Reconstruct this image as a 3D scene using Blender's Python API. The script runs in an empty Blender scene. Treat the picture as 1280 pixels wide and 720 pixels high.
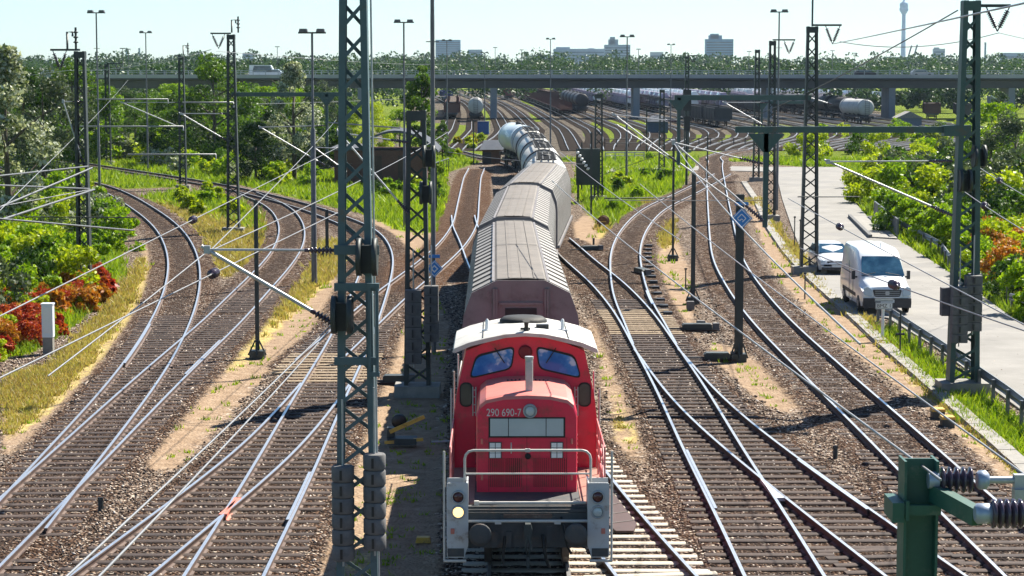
SKY_STRENGTH, SUN_POWER, EXPOSURE, HAZE, HORIZON = 0.05, 5.0, 1.3, 0.00005, 1.25
import bpy, math, random
import numpy as np
from mathutils import Vector, Matrix, kdtree
random.seed(7); rng = np.random.default_rng(7)
R = math.radians
sc = bpy.context.scene
COL = sc.collection
FPX, CX, CY, HCAM = 2680.0, 640.0, 360.0, 9.75
PITCH = math.atan(275.0 / FPX)
CP, SP = math.cos(PITCH), math.sin(PITCH)
RAIL_Z = 0.19

# ---- survey helpers: a reading in the photograph -> a place on the ground / at a depth
def ray(px, py):
    u = (px - CX) / FPX; v = (CY - py) / FPX
    return Vector((u, CP + v * SP, -SP + v * CP))
def G(px, py, z=0.0):
    d = ray(px, py); t = (z - HCAM) / d.z
    return Vector((d.x * t, d.y * t, z))
def AT(px, py, Y):
    d = ray(px, py); t = Y / d.y
    return Vector((d.x * t, Y, HCAM + d.z * t))

# ---------------------------------------------------------------- mesh builder
class MB:
    def __init__(s): s.v = []; s.f = []; s.m = []; s.s = []; s.cur = 0
    def add(s, vs, fs, smooth=False):
        b = len(s.v); s.v.extend([tuple(p) for p in vs])
        for f in fs:
            s.f.append([b + i for i in f]); s.m.append(s.cur); s.s.append(smooth)
        return s
    def box(s, c, d, rz=0.0, rx=0.0, ry=0.0):
        M = Matrix.Rotation(rz, 3, 'Z') @ Matrix.Rotation(ry, 3, 'Y') @ Matrix.Rotation(rx, 3, 'X')
        c = Vector(c); h = Vector(d) / 2
        vs = [c + M @ Vector((sx * h.x, sy * h.y, sz * h.z)) for sz in (-1, 1) for sy in (-1, 1) for sx in (-1, 1)]
        return s.add(vs, [(0,2,3,1),(4,5,7,6),(0,1,5,4),(2,6,7,3),(0,4,6,2),(1,3,7,5)])
    def beam(s, p0, p1, w, h, up=(0,0,1)):
        p0 = Vector(p0); p1 = Vector(p1); t = (p1 - p0).normalized(); up = Vector(up)
        if abs(t.dot(up)) > .98: up = Vector((0,1,0))
        a = t.cross(up).normalized(); b = a.cross(t)
        vs = [p + a * (i * w / 2) + b * (j * h / 2) for p in (p0, p1) for j in (-1, 1) for i in (-1, 1)]
        return s.add(vs, [(0,1,3,2),(4,6,7,5),(0,4,5,1),(2,3,7,6),(0,2,6,4),(1,5,7,3)])
    def tube(s, pts, r, n=8, cap=True):
        pts = [Vector(p) for p in pts]; k = len(pts)
        rs = r if isinstance(r, (list, tuple)) else [r] * k
        vs = []; prev = None
        for i, p in enumerate(pts):
            t = (pts[min(i+1, k-1)] - pts[max(i-1, 0)]).normalized()
            if prev is None:
                up = Vector((0,0,1)) if abs(t.z) < .9 else Vector((0,1,0))
                a = t.cross(up).normalized()
            else:
                a = (prev - t * prev.dot(t)).normalized()
            prev = a; b = t.cross(a)
            for j in range(n):
                q = 2 * math.pi * j / n
                vs.append(p + (a * math.cos(q) + b * math.sin(q)) * rs[i])
        fs = [(i*n+j, i*n+(j+1)%n, (i+1)*n+(j+1)%n, (i+1)*n+j) for i in range(k-1) for j in range(n)]
        s.add(vs, fs, True)
        if cap:
            s.add(vs[:n][::-1], [tuple(range(n))]); s.add(vs[-n:], [tuple(range(n))])
        return s
    def lathe(s, prof, base, axis=(0,0,1), n=16, smooth=True):
        ax = Vector(axis).normalized(); up = Vector((0,0,1)) if abs(ax.z) < .9 else Vector((0,1,0))
        a = ax.cross(up).normalized(); b = ax.cross(a); base = Vector(base); vs = []
        for r, z in prof:
            for j in range(n):
                q = 2 * math.pi * j / n
                vs.append(base + ax * z + (a * math.cos(q) + b * math.sin(q)) * r)
        k = len(prof)
        fs = [(i*n+j, i*n+(j+1)%n, (i+1)*n+(j+1)%n, (i+1)*n+j) for i in range(k-1) for j in range(n)]
        s.add(vs, fs, smooth)
        s.add(vs[:n][::-1], [tuple(range(n))]); s.add(vs[-n:], [tuple(range(n))])
        return s
    def prism(s, poly, o, A, B, C):
        """polygon (a, b) in the A, B plane at o, extruded by the vector C"""
        o = Vector(o); A = Vector(A); B = Vector(B); C = Vector(C); n = len(poly)
        v0 = [o + A * a + B * b for a, b in poly]; v1 = [p + C for p in v0]
        fs = [tuple(range(n))[::-1], tuple(range(n, 2*n))] + [(i, (i+1)%n, n+(i+1)%n, n+i) for i in range(n)]
        return s.add(v0 + v1, fs)
    def loft(s, secs, closed=True, cap=True, smooth=False):
        n = len(secs[0]); vs = [p for q in secs for p in q]; k = len(secs); m = n if closed else n - 1
        s.add(vs, [(i*n+j, i*n+(j+1)%n, (i+1)*n+(j+1)%n, (i+1)*n+j) for i in range(k-1) for j in range(m)], smooth)
        if cap and closed:
            s.add(list(secs[0])[::-1], [tuple(range(n))]); s.add(list(secs[-1]), [tuple(range(n))])
        return s
    def build(s, name, mats, parent=None, local=False, sharp=None, label=None, weld=False):
        me = bpy.data.meshes.new(name)
        vs = s.v
        if parent is not None and not local:
            q = parent; off = Vector((0,0,0))
            while q is not None: off += q.location; q = q.parent
            vs = [(a - off.x, b - off.y, c - off.z) for a, b, c in vs]
        me.from_pydata(vs, [], s.f)
        if not isinstance(mats, (list, tuple)): mats = [mats]
        for m in mats: me.materials.append(m)
        me.polygons.foreach_set('material_index', s.m); me.polygons.foreach_set('use_smooth', s.s)
        if weld or sharp is not None:
            import bmesh
            bm = bmesh.new(); bm.from_mesh(me); bmesh.ops.remove_doubles(bm, verts=bm.verts, dist=1e-4)
            bmesh.ops.recalc_face_normals(bm, faces=bm.faces); bm.to_mesh(me); bm.free()
        if sharp is not None:
            me.polygons.foreach_set('use_smooth', [True] * len(me.polygons)); me.set_sharp_from_angle(angle=R(sharp))
        me.update()
        o = bpy.data.objects.new(name, me); COL.objects.link(o)
        if parent is not None: o.parent = parent
        if label: o['label'] = label
        return o

def tag(o, label=None, cat=None, group=None, kind=None):
    if label: o['label'] = label
    if cat: o['category'] = cat
    if group: o['group'] = group
    if kind: o['kind'] = kind
    return o
def thing(name, label, cat, loc=(0,0,0), rz=0.0, group=None):
    o = bpy.data.objects.new(name, None); COL.objects.link(o)
    o.empty_display_size = .3; o.location = loc; o.rotation_euler = (0, 0, rz)
    return tag(o, label, cat, group)
def copy_tree(o, parent=None):
    c = o.copy(); COL.objects.link(c); c.parent = parent
    for ch in list(o.children): copy_tree(ch, c)
    return c
def np_mesh(name, V, F, mats, parent=None, attrs=None, smooth=False):
    """big quad / tri mesh from arrays"""
    me = bpy.data.meshes.new(name); n = len(V); k = F.shape[1]
    me.vertices.add(n); me.vertices.foreach_set('co', np.asarray(V, dtype=np.float32).ravel())
    me.loops.add(F.size); me.loops.foreach_set('vertex_index', np.asarray(F, dtype=np.int32).ravel())
    me.polygons.add(len(F)); me.polygons.foreach_set('loop_start', np.arange(0, F.size, k, dtype=np.int32))
    me.polygons.foreach_set('loop_total', np.full(len(F), k, dtype=np.int32))
    if smooth: me.polygons.foreach_set('use_smooth', np.ones(len(F), dtype=bool))
    for m in (mats if isinstance(mats, (list, tuple)) else [mats]): me.materials.append(m)
    me.update(calc_edges=True); me.validate()
    for nm, arr in (attrs or {}).items():
        a = me.attributes.new(nm, 'FLOAT', 'POINT'); a.data.foreach_set('value', np.asarray(arr, dtype=np.float32))
    o = bpy.data.objects.new(name, me); COL.objects.link(o)
    if parent is not None: o.parent = parent
    return o

# ---------------------------------------------------------------- materials
class NT:
    """small helper round a node tree"""
    def __init__(s, name):
        s.m = bpy.data.materials.new(name); s.m.use_nodes = True; s.t = s.m.node_tree; s.n = s.t.nodes
        s.bsdf = s.n['Principled BSDF']; s.out = s.n['Material Output']; s._co = None
    def new(s, typ, **kw):
        nd = s.n.new(typ)
        for k, v in kw.items(): setattr(nd, k, v)
        return nd
    def link(s, a, b): s.t.links.new(a, b)
    def co(s):
        if s._co is None: s._co = s.new('ShaderNodeTexCoord').outputs['Object']
        return s._co
    def noise(s, scale, detail=4, rough=.6, co=None):
        nd = s.new('ShaderNodeTexNoise'); nd.inputs['Scale'].default_value = scale
        nd.inputs['Detail'].default_value = detail; nd.inputs['Roughness'].default_value = rough
        s.link(co or s.co(), nd.inputs['Vector']); return nd.outputs['Fac']
    def voro(s, scale, feature='F1', out='Distance', co=None):
        nd = s.new('ShaderNodeTexVoronoi', feature=feature); nd.inputs['Scale'].default_value = scale
        s.link(co or s.co(), nd.inputs['Vector']); return nd.outputs[out]
    def ramp(s, fac, stops, interp='LINEAR'):
        nd = s.new('ShaderNodeValToRGB'); cr = nd.color_ramp; cr.interpolation = interp
        while len(cr.elements) < len(stops): cr.elements.new(.5)
        for e, (p, c) in zip(cr.elements, stops): e.position = p; e.color = (*c, 1) if len(c) == 3 else c
        s.link(fac, nd.inputs['Fac']); return nd.outputs['Color']
    def mix(s, fac, a, b, blend='MIX'):
        nd = s.new('ShaderNodeMix', data_type='RGBA', blend_type=blend)
        for sock, v in ((nd.inputs[0], fac), (nd.inputs[6], a), (nd.inputs[7], b)):
            if isinstance(v, (int, float)): sock.default_value = v
            elif isinstance(v, tuple): sock.default_value = (*v, 1)
            else: s.link(v, sock)
        return nd.outputs[2]
    def math(s, op, a, b=None, clamp=False):
        nd = s.new('ShaderNodeMath', operation=op, use_clamp=clamp)
        for i, v in enumerate((a, b)):
            if v is None: continue
            if isinstance(v, (int, float)): nd.inputs[i].default_value = v
            else: s.link(v, nd.inputs[i])
        return nd.outputs[0]
    def smooth(s, v, lo, hi):
        nd = s.new('ShaderNodeMapRange', interpolation_type='SMOOTHSTEP')
        s.link(v, nd.inputs[0]); nd.inputs[1].default_value = lo; nd.inputs[2].default_value = hi
        return nd.outputs[0]
    def attr(s, name):
        nd = s.new('ShaderNodeAttribute', attribute_name=name); return nd.outputs['Fac']
    def bump(s, h, strength=.5, dist=.02):
        nd = s.new('ShaderNodeBump'); nd.inputs['Strength'].default_value = strength; nd.inputs['Distance'].default_value = dist
        s.link(h, nd.inputs['Height']); s.link(nd.outputs[0], s.bsdf.inputs['Normal'])
    def set(s, **kw):
        for k, v in kw.items():
            i = s.bsdf.inputs[k.replace('_', ' ')]
            if isinstance(v, (int, float)): i.default_value = v
            elif isinstance(v, tuple): i.default_value = (*v, 1)
            else: s.link(v, i)
        return s
def pbr(name, c1, c2=None, scale=3.0, rough=.6, metal=0.0, bump=0.0, bdist=.01, bscale=None, dirt=None, dirt_scale=.8, dirt_amt=.5, spec=None):
    t = NT(name)
    if c2 is None: c2 = tuple(x * .82 for x in c1)
    f = t.noise(scale, 5, .65)
    c = t.ramp(f, [(.3, c1), (.7, c2)])
    if dirt:
        d = t.smooth(t.noise(dirt_scale, 6, .7), .62 - dirt_amt * .3, .75)
        c = t.mix(d, c, dirt)
    t.set(Base_Color=c, Roughness=rough, Metallic=metal)
    if spec is not None: t.bsdf.inputs['Specular IOR Level'].default_value = spec
    if bump: t.bump(t.noise(bscale or scale * 6, 4, .7), bump, bdist)
    return t.m
def emit(name, col, strength):
    t = NT(name); t.set(Base_Color=col, Emission_Color=col, Emission_Strength=strength); return t.m
def leafmat(name, cols, trans=.35, vscale=.35):
    """foliage: colour varies leaf by leaf and in broad clumps, part of the light passes through the leaf"""
    t = NT(name)
    geo = t.new('ShaderNodeNewGeometry')
    r1 = geo.outputs['Random Per Island']
    n = t.noise(vscale, 3, .6)
    f = t.math('ADD', t.math('MULTIPLY', r1, .6), t.math('MULTIPLY', n, .55))
    f = t.math('SUBTRACT', f, .1, True)
    k = len(cols)
    c = t.ramp(f, [(.08 + .84 * i / max(1, k - 1), q) for i, q in enumerate(cols)])
    t.set(Base_Color=c, Roughness=.5); t.bsdf.inputs['Specular IOR Level'].default_value = .3
    tr = t.new('ShaderNodeBsdfTranslucent')
    br = t.mix(1.0, c, (1.0, 1.0, .55), 'MULTIPLY')
    t.link(br, tr.inputs['Color'])
    mx = t.new('ShaderNodeMixShader'); mx.inputs[0].default_value = trans
    t.link(t.bsdf.outputs[0], mx.inputs[1]); t.link(tr.outputs[0], mx.inputs[2]); t.link(mx.outputs[0], t.out.inputs['Surface'])
    return t.m

M = {}
M['green_steel'] = pbr('green_steel', (.035,.075,.075), (.05,.10,.095), 2.5, .5, dirt=(.09,.07,.05), dirt_scale=2.0, dirt_amt=.25)
M['blue_steel'] = pbr('blue_steel', (.055,.10,.12), (.075,.125,.14), 2.0, .5, dirt=(.10,.085,.07), dirt_scale=2.2, dirt_amt=.2)
M['dark_steel'] = pbr('dark_steel', (.022,.03,.032), (.04,.05,.05), 3.0, .55)
M['post_green'] = pbr('post_green', (.012,.07,.056), (.02,.095,.075), 4.0, .5, dirt=(.10,.13,.11), dirt_scale=5, dirt_amt=.3)
M['galv'] = pbr('galvanised_steel', (.42,.44,.46), (.30,.32,.34), 6.0, .45, .35)
M['alu'] = pbr('aluminium_tube', (.50,.51,.53), (.38,.39,.41), 8.0, .42, .4)
M['cable'] = pbr('wire_metal', (.30,.30,.31), (.22,.22,.23), 4.0, .45, .4)
M['feeder'] = pbr('feeder_grey', (.13,.14,.15), (.10,.105,.115), 4.0, .5, .2)
M['cable_dark'] = pbr('wire_dark', (.03,.03,.035), (.05,.05,.055), 4.0, .5, .2)
M['insul'] = pbr('insulator_glaze', (.055,.04,.06), (.075,.055,.085), 5.0, .18)
M['insul_cap'] = pbr('insulator_cap', (.34,.40,.50), (.28,.33,.42), 6.0, .4, .3)
M['concrete'] = pbr('weathered_concrete', (.30,.28,.25), (.20,.19,.175), 3.0, .85, bump=.35, bdist=.01)
M['weight'] = pbr('weight_concrete', (.10,.10,.105), (.16,.155,.155), 7.0, .85, bump=.4, bdist=.012)
M['black'] = pbr('black_paint', (.012,.012,.014), (.02,.02,.022), 5.0, .5)
M['white'] = pbr('white_paint', (.78,.79,.80), (.70,.71,.72), 3.0, .4)
M['blue_sign'] = pbr('blue_sign_sheet', (.02,.20,.60), (.025,.23,.64), 4.0, .35)
M['white_sign'] = pbr('white_sign_sheet', (.70,.76,.82), (.66,.72,.80), 4.0, .35)
M['yellow'] = pbr('yellow_paint', (.62,.38,.05), (.50,.30,.06), 5.0, .55, dirt=(.14,.09,.05), dirt_scale=6, dirt_amt=.35)
ta = NT('pale_asphalt'); a1 = ta.ramp(ta.noise(.45, 6, .65), [(.3, (.21,.20,.185)), (.7, (.30,.285,.265))])
a2 = ta.mix(ta.smooth(ta.noise(.22, 3, .5), .56, .60), a1, (.23,.22,.21))
ck = ta.voro(.16, 'DISTANCE_TO_EDGE', 'Distance'); a3 = ta.mix(ta.math('MULTIPLY', ta.math('LESS_THAN', ta.math('ADD', ck, ta.math('MULTIPLY', ta.noise(3, 3), .05)), .026), .45), a2, (.15,.145,.14))
ta.set(Base_Color=ta.mix(ta.smooth(ta.noise(60, 2), .6, .7), a3, (.2,.19,.18)), Roughness=.9); ta.bsdf.inputs['Specular IOR Level'].default_value = .2; ta.bump(ta.noise(40, 3), .3, .01); M['asphalt'] = ta.m
M['barrier'] = pbr('barrier_steel', (.10,.115,.14), (.17,.18,.20), 3.0, .45, .35)
M['lamp_body'] = pbr('lamp_housing', (.10,.10,.11), (.15,.15,.16), 5.0, .5)
# ================================================================ TRACK ALIGNMENTS
GAUGE2 = 0.7535
def smooth1(a, k):
    if k < 1: return a
    w = np.hanning(2 * k + 3)[1:-1]; w /= w.sum()
    return np.convolve(np.pad(a, (k, k), mode='reflect', reflect_type='odd'), w, mode='valid')
def side_curve(pts, side):
    P = sorted([(G(x, y, RAIL_Z).y, G(x, y, RAIL_Z).x) for x, y in pts])
    Y = np.array([p[0] for p in P]); X = np.array([p[1] for p in P])
    g = np.arange(math.ceil(Y[0]), math.floor(Y[-1]) + 1, 1.0)
    x = smooth1(np.interp(g, Y, X), min(5, len(g) // 4))
    dx = np.gradient(x, g); L = np.hypot(dx, 1)
    return g - side * dx / L * GAUGE2, x + side * 1 / L * GAUGE2
def centre(left=None, right=None, y0=None, y1=None, k=8):
    cs = [side_curve(p, s) for p, s in ((left, 1), (right, -1)) if p]
    lo = math.ceil(min(c[0][0] for c in cs)); hi = math.floor(max(c[0][-1] for c in cs))
    g = np.arange(lo, hi + 1, 1.0); acc = np.zeros_like(g); w = np.zeros_like(g) + 1e-9
    for cy, cx in cs:
        o = np.argsort(cy); cy = cy[o]; cx = cx[o]
        inside = np.minimum(np.clip((g - cy[0] + 3) / 6, 0, 1), np.clip((cy[-1] + 3 - g) / 6, 0, 1)) + 1e-4
        s0 = (cx[6] - cx[0]) / (cy[6] - cy[0]); s1 = (cx[-1] - cx[-7]) / (cy[-1] - cy[-7])
        v = np.interp(g, cy, cx) + np.minimum(g - cy[0], 0) * s0 + np.maximum(g - cy[-1], 0) * s1
        acc += v * inside; w += inside
    x = smooth1(acc / w, min(k, len(g) // 3))
    return extend(g, x, y0, y1)
def extend(g, x, y0, y1):
    if y0 is not None and y0 < g[0]:
        s = (x[8] - x[0]) / 8; e = np.arange(y0, g[0], 1.0); x = np.concatenate([x[0] + (e - g[0]) * s, x]); g = np.concatenate([e, g])
    if y1 is not None and y1 > g[-1]:
        s = (x[-1] - x[-9]) / 8; e = np.arange(g[-1] + 1, y1, 1.0); x = np.concatenate([x, x[-1] + (e - g[-1]) * s]); g = np.concatenate([g, e])
    if y0 is not None and y0 > g[0]: q = g >= y0; g, x = g[q], x[q]
    if y1 is not None and y1 < g[-1]: q = g <= y1; g, x = g[q], x[q]
    return np.stack([x, g], 1)
def world(pts, y0=None, y1=None, k=6):
    Y = np.array([p[0] for p in pts], float); X = np.array([p[1] for p in pts], float)
    g = np.arange(Y[0], Y[-1] + .5, 1.0)
    return extend(g, smooth1(np.interp(g, Y, X), k), y0, y1)
def even(path, step):
    d = np.hypot(*np.diff(path, axis=0).T); s = np.concatenate([[0], np.cumsum(d)])
    q = np.arange(0, s[-1], step)
    return np.stack([np.interp(q, s, path[:, 0]), np.interp(q, s, path[:, 1])], 1)
def normals(P):
    t = np.gradient(P, axis=0); t /= np.linalg.norm(t, axis=1)[:, None]
    return np.stack([t[:, 1], -t[:, 0]], 1)

T = {}
T['A'] = centre([(60,560),(100,515.5),(133,480),(170,436.7),(189,400),(203,368),(209.5,339),(209.6,320),(201.6,296.6),(187,277),(162,257),(141,241),(120,232),(95,225),(60,219),(20,214)],
                [(107,596),(133,560),(166.7,524),(206.7,466.7),(229,420),(240,400),(246.5,384),(252,360),(252,331),(246.5,312.4),(234.6,291),(216,274),(190,258),(160,243),(136,233.5),(108,226.5),(72,220.5),(30,215)], 44, 212, 12)
T['B'] = centre([(0,628),(73,560),(100,533),(122,511),(155.6,482),(195.6,449),(231,419),(253,400),(300.6,349),(332,320),(345.5,302),(349.5,283),(345.5,267.5),(327,252),(306,245)],
                [(0,707),(107,596),(142,559),(182,524),(215.6,489),(253,449),(305.6,400),(340,364),(361,343),(371,329),(379.6,312),(382.7,291),(379.6,279),(365,260),(345,250)], 24, 168)
T['C'] = centre([(130,210),(203,221),(248,229),(285,236),(322,245),(360,256),(382,263),(430,281),(440,289),(450,303),(454.6,322.5),(451,339),(440,365),(423,397),(413,420),(384,469),(358,511),(340,541),(329,560),(302,606),(282,640),(260,669),(231,719)],
                [(360,247),(400,258),(467,283),(484,296.5),(493,316),(491,335),(486,360),(473,406),(458,444),(442,473),(426,511),(410,549),(405.6,560),(373,633),(329,719)], 22, 225)
T['F'] = centre([(384,469),(360,500),(340,520),(300,560),(260,593),(211,626.7),(155.6,669),(86.7,719)],
                [(442,473),(413,511),(386,549),(378,560),(360,580),(302,624),(240,673),(189,719)], 24, 66)
T['D'] = centre([(423,404),(461,372),(490,350),(527,322),(548,304),(567,279),(571,260),(574,240),(578,216.6),(583,210),(590,207)],
                [(471,408),(511,368),(559,331),(586,304),(597,281),(598,260),(600.7,240),(603.6,220.5),(611,211)], 70, 206, 10)
T['Q'] = world([(12,.36),(36,.34),(40,.32),(54,.24),(65,.1),(77,.07),(88,.2),(100,.62),(112,1.35),(125,2.05),(140,2.15),(165,2.0),(185,1.7),(200,1.4),(212,.6),(224,-1.2),(240,-5),(265,-9),(300,-11),(345,-12.5)])
T['E'] = world([(72,.12),(77,.05),(90,-.45),(104,-1.36),(118,-2.1),(131,-2.9),(140,-3.2)])
T['H'] = world([(16,5.9),(20,5.3),(30,4.0),(40.6,2.63),(45.3,2.02),(49.7,1.55),(55,.98),(62,.47),(70,.14),(76,.07)], None, None, 4)
T['K'] = centre([(701,322.5),(745,355),(768,390),(777.5,405),(791,433),(815.6,478),(831,511),(851,559),(891,633),(929,719)],
                [(709,295),(762.5,340),(820,392),(824,400),(853,442),(873,469),(893,500),(927,558),(951,598),(971,622),(1000,672),(1031,719)], 22, 122)
T['L'] = centre([(785,407),(772.5,387.5),(762.5,365),(761,320),(767.5,300),(785,277.5),(810,257.5),(840,245),(883,222)],
                [(830,405),(815,375),(804,340),(800,315),(805,290),(820,267.5),(840,255),(904,224)], 74, 196)
T['N'] = centre([(806,452),(822,480),(844,511),(902,559.5),(949,595.6),(975.6,618),(1000,637),(1053,680),(1104,719)],
                [(853,442),(875.6,469),(920,511),(978,559.5),(1000,575.6),(1073,627),(1122,660),(1171,694),(1207,719)], 22, 74)
T['P'] = centre([(888,196),(883.5,205),(883,213),(884,247),(887,291),(888,313),(894.5,335.6),(916.7,373),(940,404),(984,447),(1029,493),(1073,535.6),(1095.6,559),(1122,591),(1173,640),(1255.6,719)],
                [(905,199),(903,206),(903.5,213),(910,247),(919,291),(928,322),(938,339),(963,373),(989,400),(1013,424),(1042,449),(1091,493),(1140,533),(1171,559),(1207,591),(1251,627)], 20, 222)
e = T['P'][-1]
T['P'] = np.concatenate([T['P'], world([(e[1]+1, e[0]), (232, e[0]+.6), (245, e[0]+3.2), (258, e[0]+7.5), (272, e[0]+14), (292, e[0]+24), (320, e[0]+37)], None, None, 4)])
T['L'] = T['L'][T['L'][:,1] < 205]

TRACKS = {  # label
 'A': 'curved track at the edge of the red bushes, farthest from the locomotive',
 'B': 'track curving round the orange grass wedge and joining the track by the red bushes',
 'C': 'track passing the tall lattice mast with round weights, bending away to the wood',
 'F': 'track branching off at the frog with red check rails, nearest the bare sand patch',
 'D': 'rusty ballast track running past the brick hut and round behind the tank wagons',
 'E': 'short crossover track beside the ribbed wagons, leading under the train',
 'Q': 'track that carries the red locomotive and its goods train',
 'H': 'track of pale concrete sleepers coming out beside the locomotive steps',
 'K': 'track leaving the train beside the ribbed wagons, right of the locomotive',
 'L': 'S-curved track between the bright grass and the poles, joining the outer track',
 'N': 'track branching towards the green post with insulators, ending a white frog tip',
 'P': 'outer track along the cable trough and the road with the white van'}

# ---------------------------------------------------------------- rails and sleepers
def wood_mat(name, a, b, hi):
    t = NT(name)
    n = t.noise(9, 5, .7); oi = t.new('ShaderNodeObjectInfo').outputs['Random']
    c = t.ramp(n, [(.25, a), (.6, b), (.85, hi)])
    c = t.mix(t.math('MULTIPLY', oi, .5), c, t.ramp(n, [(.3, b), (.7, hi)]))
    t.set(Base_Color=c, Roughness=.85); t.bump(t.noise(30, 3), .4, .01); return t.m
M['wood'] = wood_mat('creosoted_oak_sleeper', (.014,.009,.008), (.035,.02,.016), (.12,.075,.055))
M['wood_pale'] = wood_mat('bleached_timber_sleeper', (.16,.115,.07), (.26,.19,.12), (.40,.31,.21))
M['conc_sleeper'] = wood_mat('concrete_sleeper', (.34,.30,.24), (.48,.43,.35), (.60,.55,.46))
M['rail_side'] = pbr('rail_rust', (.075,.045,.04), (.13,.085,.065), 7, .75, dirt=(.26,.19,.14), dirt_scale=3, dirt_amt=.25)
tt = NT('polished_rail_head'); nn = tt.noise(6, 3)
tt.set(Base_Color=tt.ramp(nn, [(.3, (.62,.62,.64)), (.7, (.76,.75,.74))]), Roughness=.33, Metallic=.85); M['rail_top'] = tt.m
M['frog_white'] = pbr('white_marked_frog', (.70,.72,.74), (.6,.62,.64), 6, .5)
M['rail_red'] = pbr('red_marked_rail', (.62,.16,.11), (.55,.20,.15), 6, .6)
RP = [(-.036,.19),(.036,.19),(.036,.152),(.011,.14),(.011,.062),(.068,.045),(.068,.03),(-.068,.03),(-.068,.045),(-.011,.062),(-.011,.14),(-.036,.152)]
def rail_mesh(P, off, zo, name, parent, mats=None, zrise=0.0):
    N = normals(P); n = len(RP); V = []
    for i in range(len(P)):
        for a, z in RP: V.append((P[i,0] + N[i,0] * (off + a), P[i,1] + N[i,1] * (off + a), z + zo + (zrise if z > .1 else 0)))
    mb = MB(); k = len(P)
    mb.add(V, [])
    for i in range(k - 1):
        for j in range(n):
            mb.f.append([i*n+j, (i+1)*n+j, (i+1)*n+(j+1)%n, i*n+(j+1)%n]); mb.m.append(1 if j == 0 else 0); mb.s.append(False)
    mb.f.append(list(range(n))); mb.m.append(0); mb.s.append(False)
    return mb.build(name, mats or [M['rail_side'], M['rail_top']], parent)

ALLP = []                                  # every alignment sample: for the ballast mask
order = list(TRACKS)
root_of = {}
MAINS = {'B': ['A'], 'F': ['C'], 'D': ['C'], 'E': ['D', 'Q'], 'H': ['Q'], 'N': ['K'], 'L': ['K', 'P'], 'K': ['Q'], 'C': ['B'] }
slm = {}
COVER = {'A': 84, 'B': 95, 'C': 82, 'D': 92, 'E': 60, 'P': 54, 'L': 88, 'Q': 62, 'K': 90}
def sleeper_proto(mat):
    if mat not in slm:
        mb = MB(); L, W = 1.3, .125
        mb.loft([[(x, -W*q, -.12), (x, W*q, -.12), (x, W*q, .035), (x, W*.75*q, .052), (x, -W*.75*q, .052), (x, -W*q, .035)] for x, q in ((-L, .9), (-L+.03, 1), (L-.03, 1), (L, .9))])
        slm[mat] = mb.build('sleeper', M[mat])
        COL.objects.unlink(slm[mat])
    return slm[mat].data
kd_of = {}
for key in order:
    P = even(T[key], .5); kd = kdtree.KDTree(len(P))
    for i, p in enumerate(P): kd.insert((p[0], p[1], 0), i)
    kd.balance(); kd_of[key] = (kd, P)
for ti, key in enumerate(order):
    P = even(T[key], 1.0 if len(T[key]) > 40 else .6)
    ALLP.append(even(T[key], .5))
    b = P[0]
    rt = thing('railway_track', TRACKS[key], 'railway track', (b[0], b[1], 0)); root_of[key] = rt
    zo = ti * .0012
    for s in (-1, 1): rail_mesh(P, s * GAUGE2, zo, 'rail', rt)
    S = even(T[key], .6 if key in 'HQ' else .63); N = normals(S); seen = 0; rest = MB()
    for i in range(len(S)):
        x, y = S[i]; stretch = 0.0; shift = 0.0
        if y > 260: break
        skip = False
        for o in MAINS.get(key, []):
            q, idx, d = kd_of[o][0].find((x, y, 0))
            if d < 2.3: skip = True
        if skip: continue
        for o, mm in MAINS.items():                      # long turnout bearers under the branching track
            if key in mm:
                q, idx, d = kd_of[o][0].find((x, y, 0))
                if d < 2.3:
                    sd = (q.x - x) * N[i,0] + (q.y - y) * N[i,1]
                    if abs(sd) > abs(stretch): stretch = sd
        px = CX + FPX * x / max(y, 1)
        visible = -30 < px < 1310 and y > 39
        mat = 'wood'
        if key == 'H' or (key == 'Q' and y < 60): mat = 'conc_sleeper'
        if key == 'K' and 78 < y < 86: mat = 'wood_pale'
        if key == 'C' and 66 < y < 73: mat = 'wood_pale'
        ang = math.atan2(-N[i,1], -N[i,0]) + rng.normal(0, .012)
        sx = 1 + abs(stretch) / 2.6 + rng.normal(0, .012)
        c = (x + N[i,0] * stretch / 2, y + N[i,1] * stretch / 2)
        zz = zo + rng.normal(0, .004) + .014 * (y < 90)
        if y > COVER.get(key, 999): zz -= .03 + .012 * rng.uniform()
        if visible and seen < 100:
            seen += 1
            o = bpy.data.objects.new('sleeper', sleeper_proto(mat)); COL.objects.link(o); o.parent = rt
            o.location = (c[0] - b[0], c[1] - b[1], zz); o.rotation_euler = (0, 0, ang); o.scale = (sx, 1, 1)
        elif y > 39 and -200 < px < 1480:
            rest.box((c[0], c[1], -.04 + zz), (2.6 * sx, .25, .18), ang)
    if rest.v: tag(rest.build('sleepers', M['wood'], rt), kind='stuff')

# check rails and the red-painted wing rails of the frogs
def sub_path(key, y0, y1, step=.6):
    P = even(T[key], step); return P[(P[:,1] >= y0) & (P[:,1] <= y1)]
for key, y0, y1, off in (('C', 44.5, 50.5, .69), ('K', 45.5, 53.5, -.69), ('N', 45.5, 52, .69), ('B', 66, 75, .69), ('A', 69, 80, -.69), ('L', 86, 92, .69)):
    rail_mesh(sub_path(key, y0, y1), off, .02, 'check_rail', root_of[key])
for key, y0, y1, off in (('C', 45.2, 47.3, -.70), ('F', 45.2, 47.3, .70)):
    rail_mesh(sub_path(key, y0, y1, .3), off, .012, 'wing_rail', root_of[key], [M['rail_red'], M['rail_red']]) ['label'] = 'red painted wing rail'

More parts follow.
